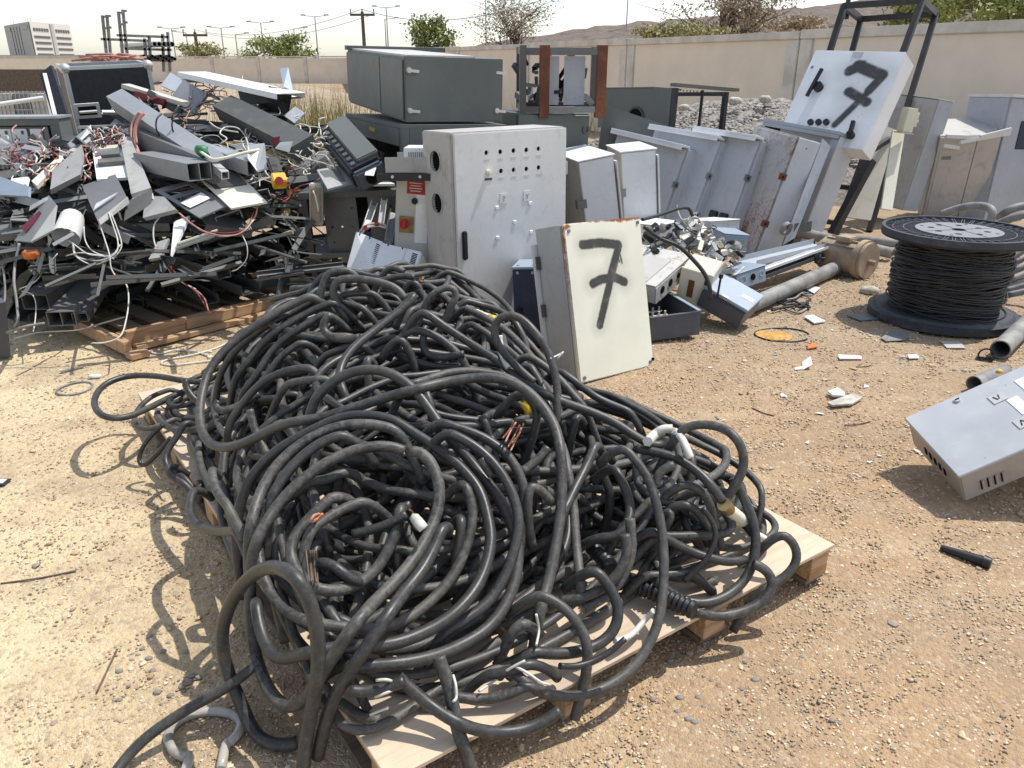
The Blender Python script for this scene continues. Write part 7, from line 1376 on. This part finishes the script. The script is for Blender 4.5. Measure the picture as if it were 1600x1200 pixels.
flat([(1310,553),(1345,556),(1347,560),(1312,559)], 'paper', 'thin white strip before the reel shadow', 0.006); flat([(1418,556),(1432,556),(1436,562),(1420,562)], 'paper', 'whitish flake right of the thin white strip', 0.006)
flat([(1253,448),(1262,446),(1282,450),(1272,457)], 'white', 'pale tile nearest the thick grey pipe', 0.008); flat([(1256,495),(1270,492),(1290,504),(1272,507)], 'white', 'pale tile beside the tangle of grey wire', 0.008)
flat([(1176,517),(1184,513),(1197,514),(1206,516),(1219,515),(1232,520),(1240,525),(1233,530),(1219,529),(1207,531),(1193,526),(1184,524)], 'powder', 'orange yellow patch of powder on the gravel', 0.001, 'powder_patch', 'powder'); flat([(1262,538),(1274,536),(1278,541),(1262,544)], 'orange', 'small orange scrap near the powder patch', 0.006, 'plastic_scrap', 'scrap')
flat([(1376,528),(1392,520),(1422,522),(1415,530),(1385,533)], 'scrap', 'grey sheet fragment in front of the reel', 0.004, 'sheet_fragment', 'fragment', 0.02); flat([(1322,490),(1360,486),(1378,497),(1345,500)], 'scrap', 'grey sheet sticking out from under the reel', 0.004, 'sheet_fragment', 'fragment'); flat([(1470,530),(1500,530),(1510,542),(1480,542)], 'grey_side', 'translucent grey scrap right under the reel flange', 0.003, 'sheet_fragment', 'fragment')
single('pebble', MB().blob(gpt(1358,455,0.02), (0.075,0.05,0.035), 2, 0.06, 1), M['stone'], 'smooth pale cobble left of the reel', 'cobble')
single('yellow_scrap', MB().blob(at(1560,581,3.6), (0.02,0.01,0.015), 1, 0.3, 1), M['yellow'], 'tiny yellow scrap on the open pipe', 'scrap')
t = thing('rubber_tube', 'short black rubber handle lying on the gravel', 'rubber handle', gpt(1470,855,0.0)); o0 = t.location; e_ = gpt(1548,882,0.0)-o0
part('shaft', MB().cyl(Vector((0,0,0.013)), e_*0.86+Vector((0,0,0.018)), 0.011, 12, 0.019), M['black'], t); part('head', MB().cyl(e_*0.86+Vector((0,0,0.018)), e_*1.0+Vector((0,0,0.020)), 0.024, 14, 0.020), M['black'], t)
t = thing('nameplate', 'black edged white tag lying at the left edge', 'tag', gpt(0,752,0.0)); part('frame', MB().box((-0.06,-0.025,0.001), (0.03,0.03,0.010)), M['black'], t, 0.003); part('face', MB().box((-0.05,-0.014,0.0105), (0.018,0.020,0.012)), M['white_pl'], t)
def gring(px, py, rx, r, mat, label, name='wire_ring', sq=1.0, sweep=6.28, z=None):
    c = gpt(px, py, 0); th = np.linspace(0, sweep, 40); P = [(c.x+rx*math.cos(a), c.y+rx*sq*math.sin(a), (z or 0)+gz(c.x+rx*math.cos(a), c.y+rx*sq*math.sin(a))+r) for a in th]; return single(name, MB().tube(P, r, 7), M[mat], label, 'ring')
gring(117, 608, 0.085, 0.006, 'pipe_grey', 'grey wire ring lying left of the big swung out loop'); gring(1222,521,0.17,0.005,'wire_black','thin black wire ring around the powder patch', 'wire_ring', 0.8, 5.6)
hosec = gpt(318,1148,0); P = [(hosec.x+0.088*math.cos(a)+0.008*math.sin(2*a), hosec.y+0.075*math.sin(a), 0.012+gz(hosec.x, hosec.y)) for a in np.linspace(-0.5, 4.6, 40)]; P = [(P[0][0]+0.012,P[0][1]-0.075,P[0][2])]+P+[(P[-1][0]+0.01,P[-1][1]-0.07,P[-1][2])]
M['hose'] = plain('clear_hose', (0.36,0.33,0.29), 0.25, var=0.3, sc=14, spec=0.6); single('clear_hose', MB().tube(spline(np.array(P), n=3), 0.0125, 10), M['hose'], 'flattened clear hose bent in a horseshoe by the front loop', 'hose')
single('sandal_sole', MB().blob(gpt(149,591,0.012), (0.035,0.02,0.012), 2, 0.08, 3), M['white'], 'small white and black lump beyond the left loop', 'lump'); single('flat_strip', MB().bar(gpt(94,580,0.006), gpt(130,572,0.006), 0.02, 0.006), M['galv'], 'pale metal strip on the sand beyond the left loop', 'strip')
for j, pts in enumerate(([(215,540),(245,550),(270,544),(300,545),(330,556)],[(380,520),(340,540),(300,552),(262,560),(252,566),(262,570),(290,568),(335,562)])):
    P = spline(np.array([gpt(a, b, 0.008) for a, b in pts]), 0.02); single('wire', MB().tube(P, 0.006, 6), M['wire_white'], ['pale wire lying along the timber pallet','pale looping wire end before the timber pallet'][j], 'wire')
for k in range(5):
    x, y = 1195+rr.uniform(0, 20), 462+k*6; pts = [(x, y)]
    for q in range(7): x += rr.uniform(8, 18)*(1 if q < 4 else -0.9); y += rr.normal()*5; pts.append((x, y))
    P = spline(np.array([gpt(a, b, 0.012+0.02*math.sin(k)**2) for a, b in pts]), 0.02); single('wire', MB().tube(P, 0.008, 6), M['pipe_grey' if k % 2 else 'wire_black'], 'grey wire tangled on the gravel left of the reel', 'wire', 'wires tangled on the gravel')
for j, (a, b, lab) in enumerate((((118,890),(0,908),'thin twig lying across the sand at the left'),((182,1010),(150,1078),'straw coloured twig near the lower left'),((1320,664),(1360,659),'short brown twig on the gravel'),((1175,635),(1210,648),'thin twig near the cream box'),((1338,570),(1362,568),'brown sliver below the thin white strip'))): single('twig', MB().tube(spline(np.array([gpt(*a, 0.004), gpt((a[0]+b[0])/2, (a[1]+b[1])/2+2, 0.006), gpt(*b, 0.004)]), n=6), 0.003, 5), M['bark'], lab, 'twig')
# scattered flakes and bigger pebbles
cl = ['paper','stone','white','stone','wood','scrap']
for k in range(95):
    px, py = rr.uniform(1090, 1560), 430+rr.random()**1.3*330; c = gpt(px, py, 0.006); s_ = rr.uniform(0.008, 0.026); n = int(rr.integers(3, 6)); an = np.sort(rr.uniform(0, 6.28, n)); 
    single('tile_flake', MB().slab([c+Vector((s_*math.cos(a)*rr.uniform(.6,1.3), s_*math.sin(a)*rr.uniform(.6,1.3), rr.uniform(0,.004))) for a in an], 0.004), M[cl[k % 6]], 'small pale flake scattered on the gravel', 'flake', 'flakes scattered on the gravel')
PS = [(185,1045),(205,1028),(215,1020),(232,1026),(222,1010),(255,1015),(262,1002),(275,1000),(290,1020),(238,1046),(200,1068),(245,1080),(310,1058),(284,1072),(296,1064),(300,1056),(287,1078),(266,1085),(252,1098),(185,1090),(38,1047),(1086,930),(1092,1090),(1046,1030),(1100,1055),(1112,1062),(1158,1075),(1180,1060),(1205,935),(1254,1020),(1240,925),(1000,1100),(1020,1092),(1058,1112),(1085,1130),(1100,1105),(1075,1125),(1122,1070),(1062,1090),(1300,1125),(1165,1030)]
for k, (a, b) in enumerate(PS):
    s_ = rr.uniform(0.004, 0.009); single('pebble', MB().blob(gpt(a, b, s_*0.3), (s_*1.4, s_, s_*0.7), 2, 0.12, k), M['dark_stone'], 'dark smooth pebble on the sand', 'pebble', 'dark pebbles on the sand')
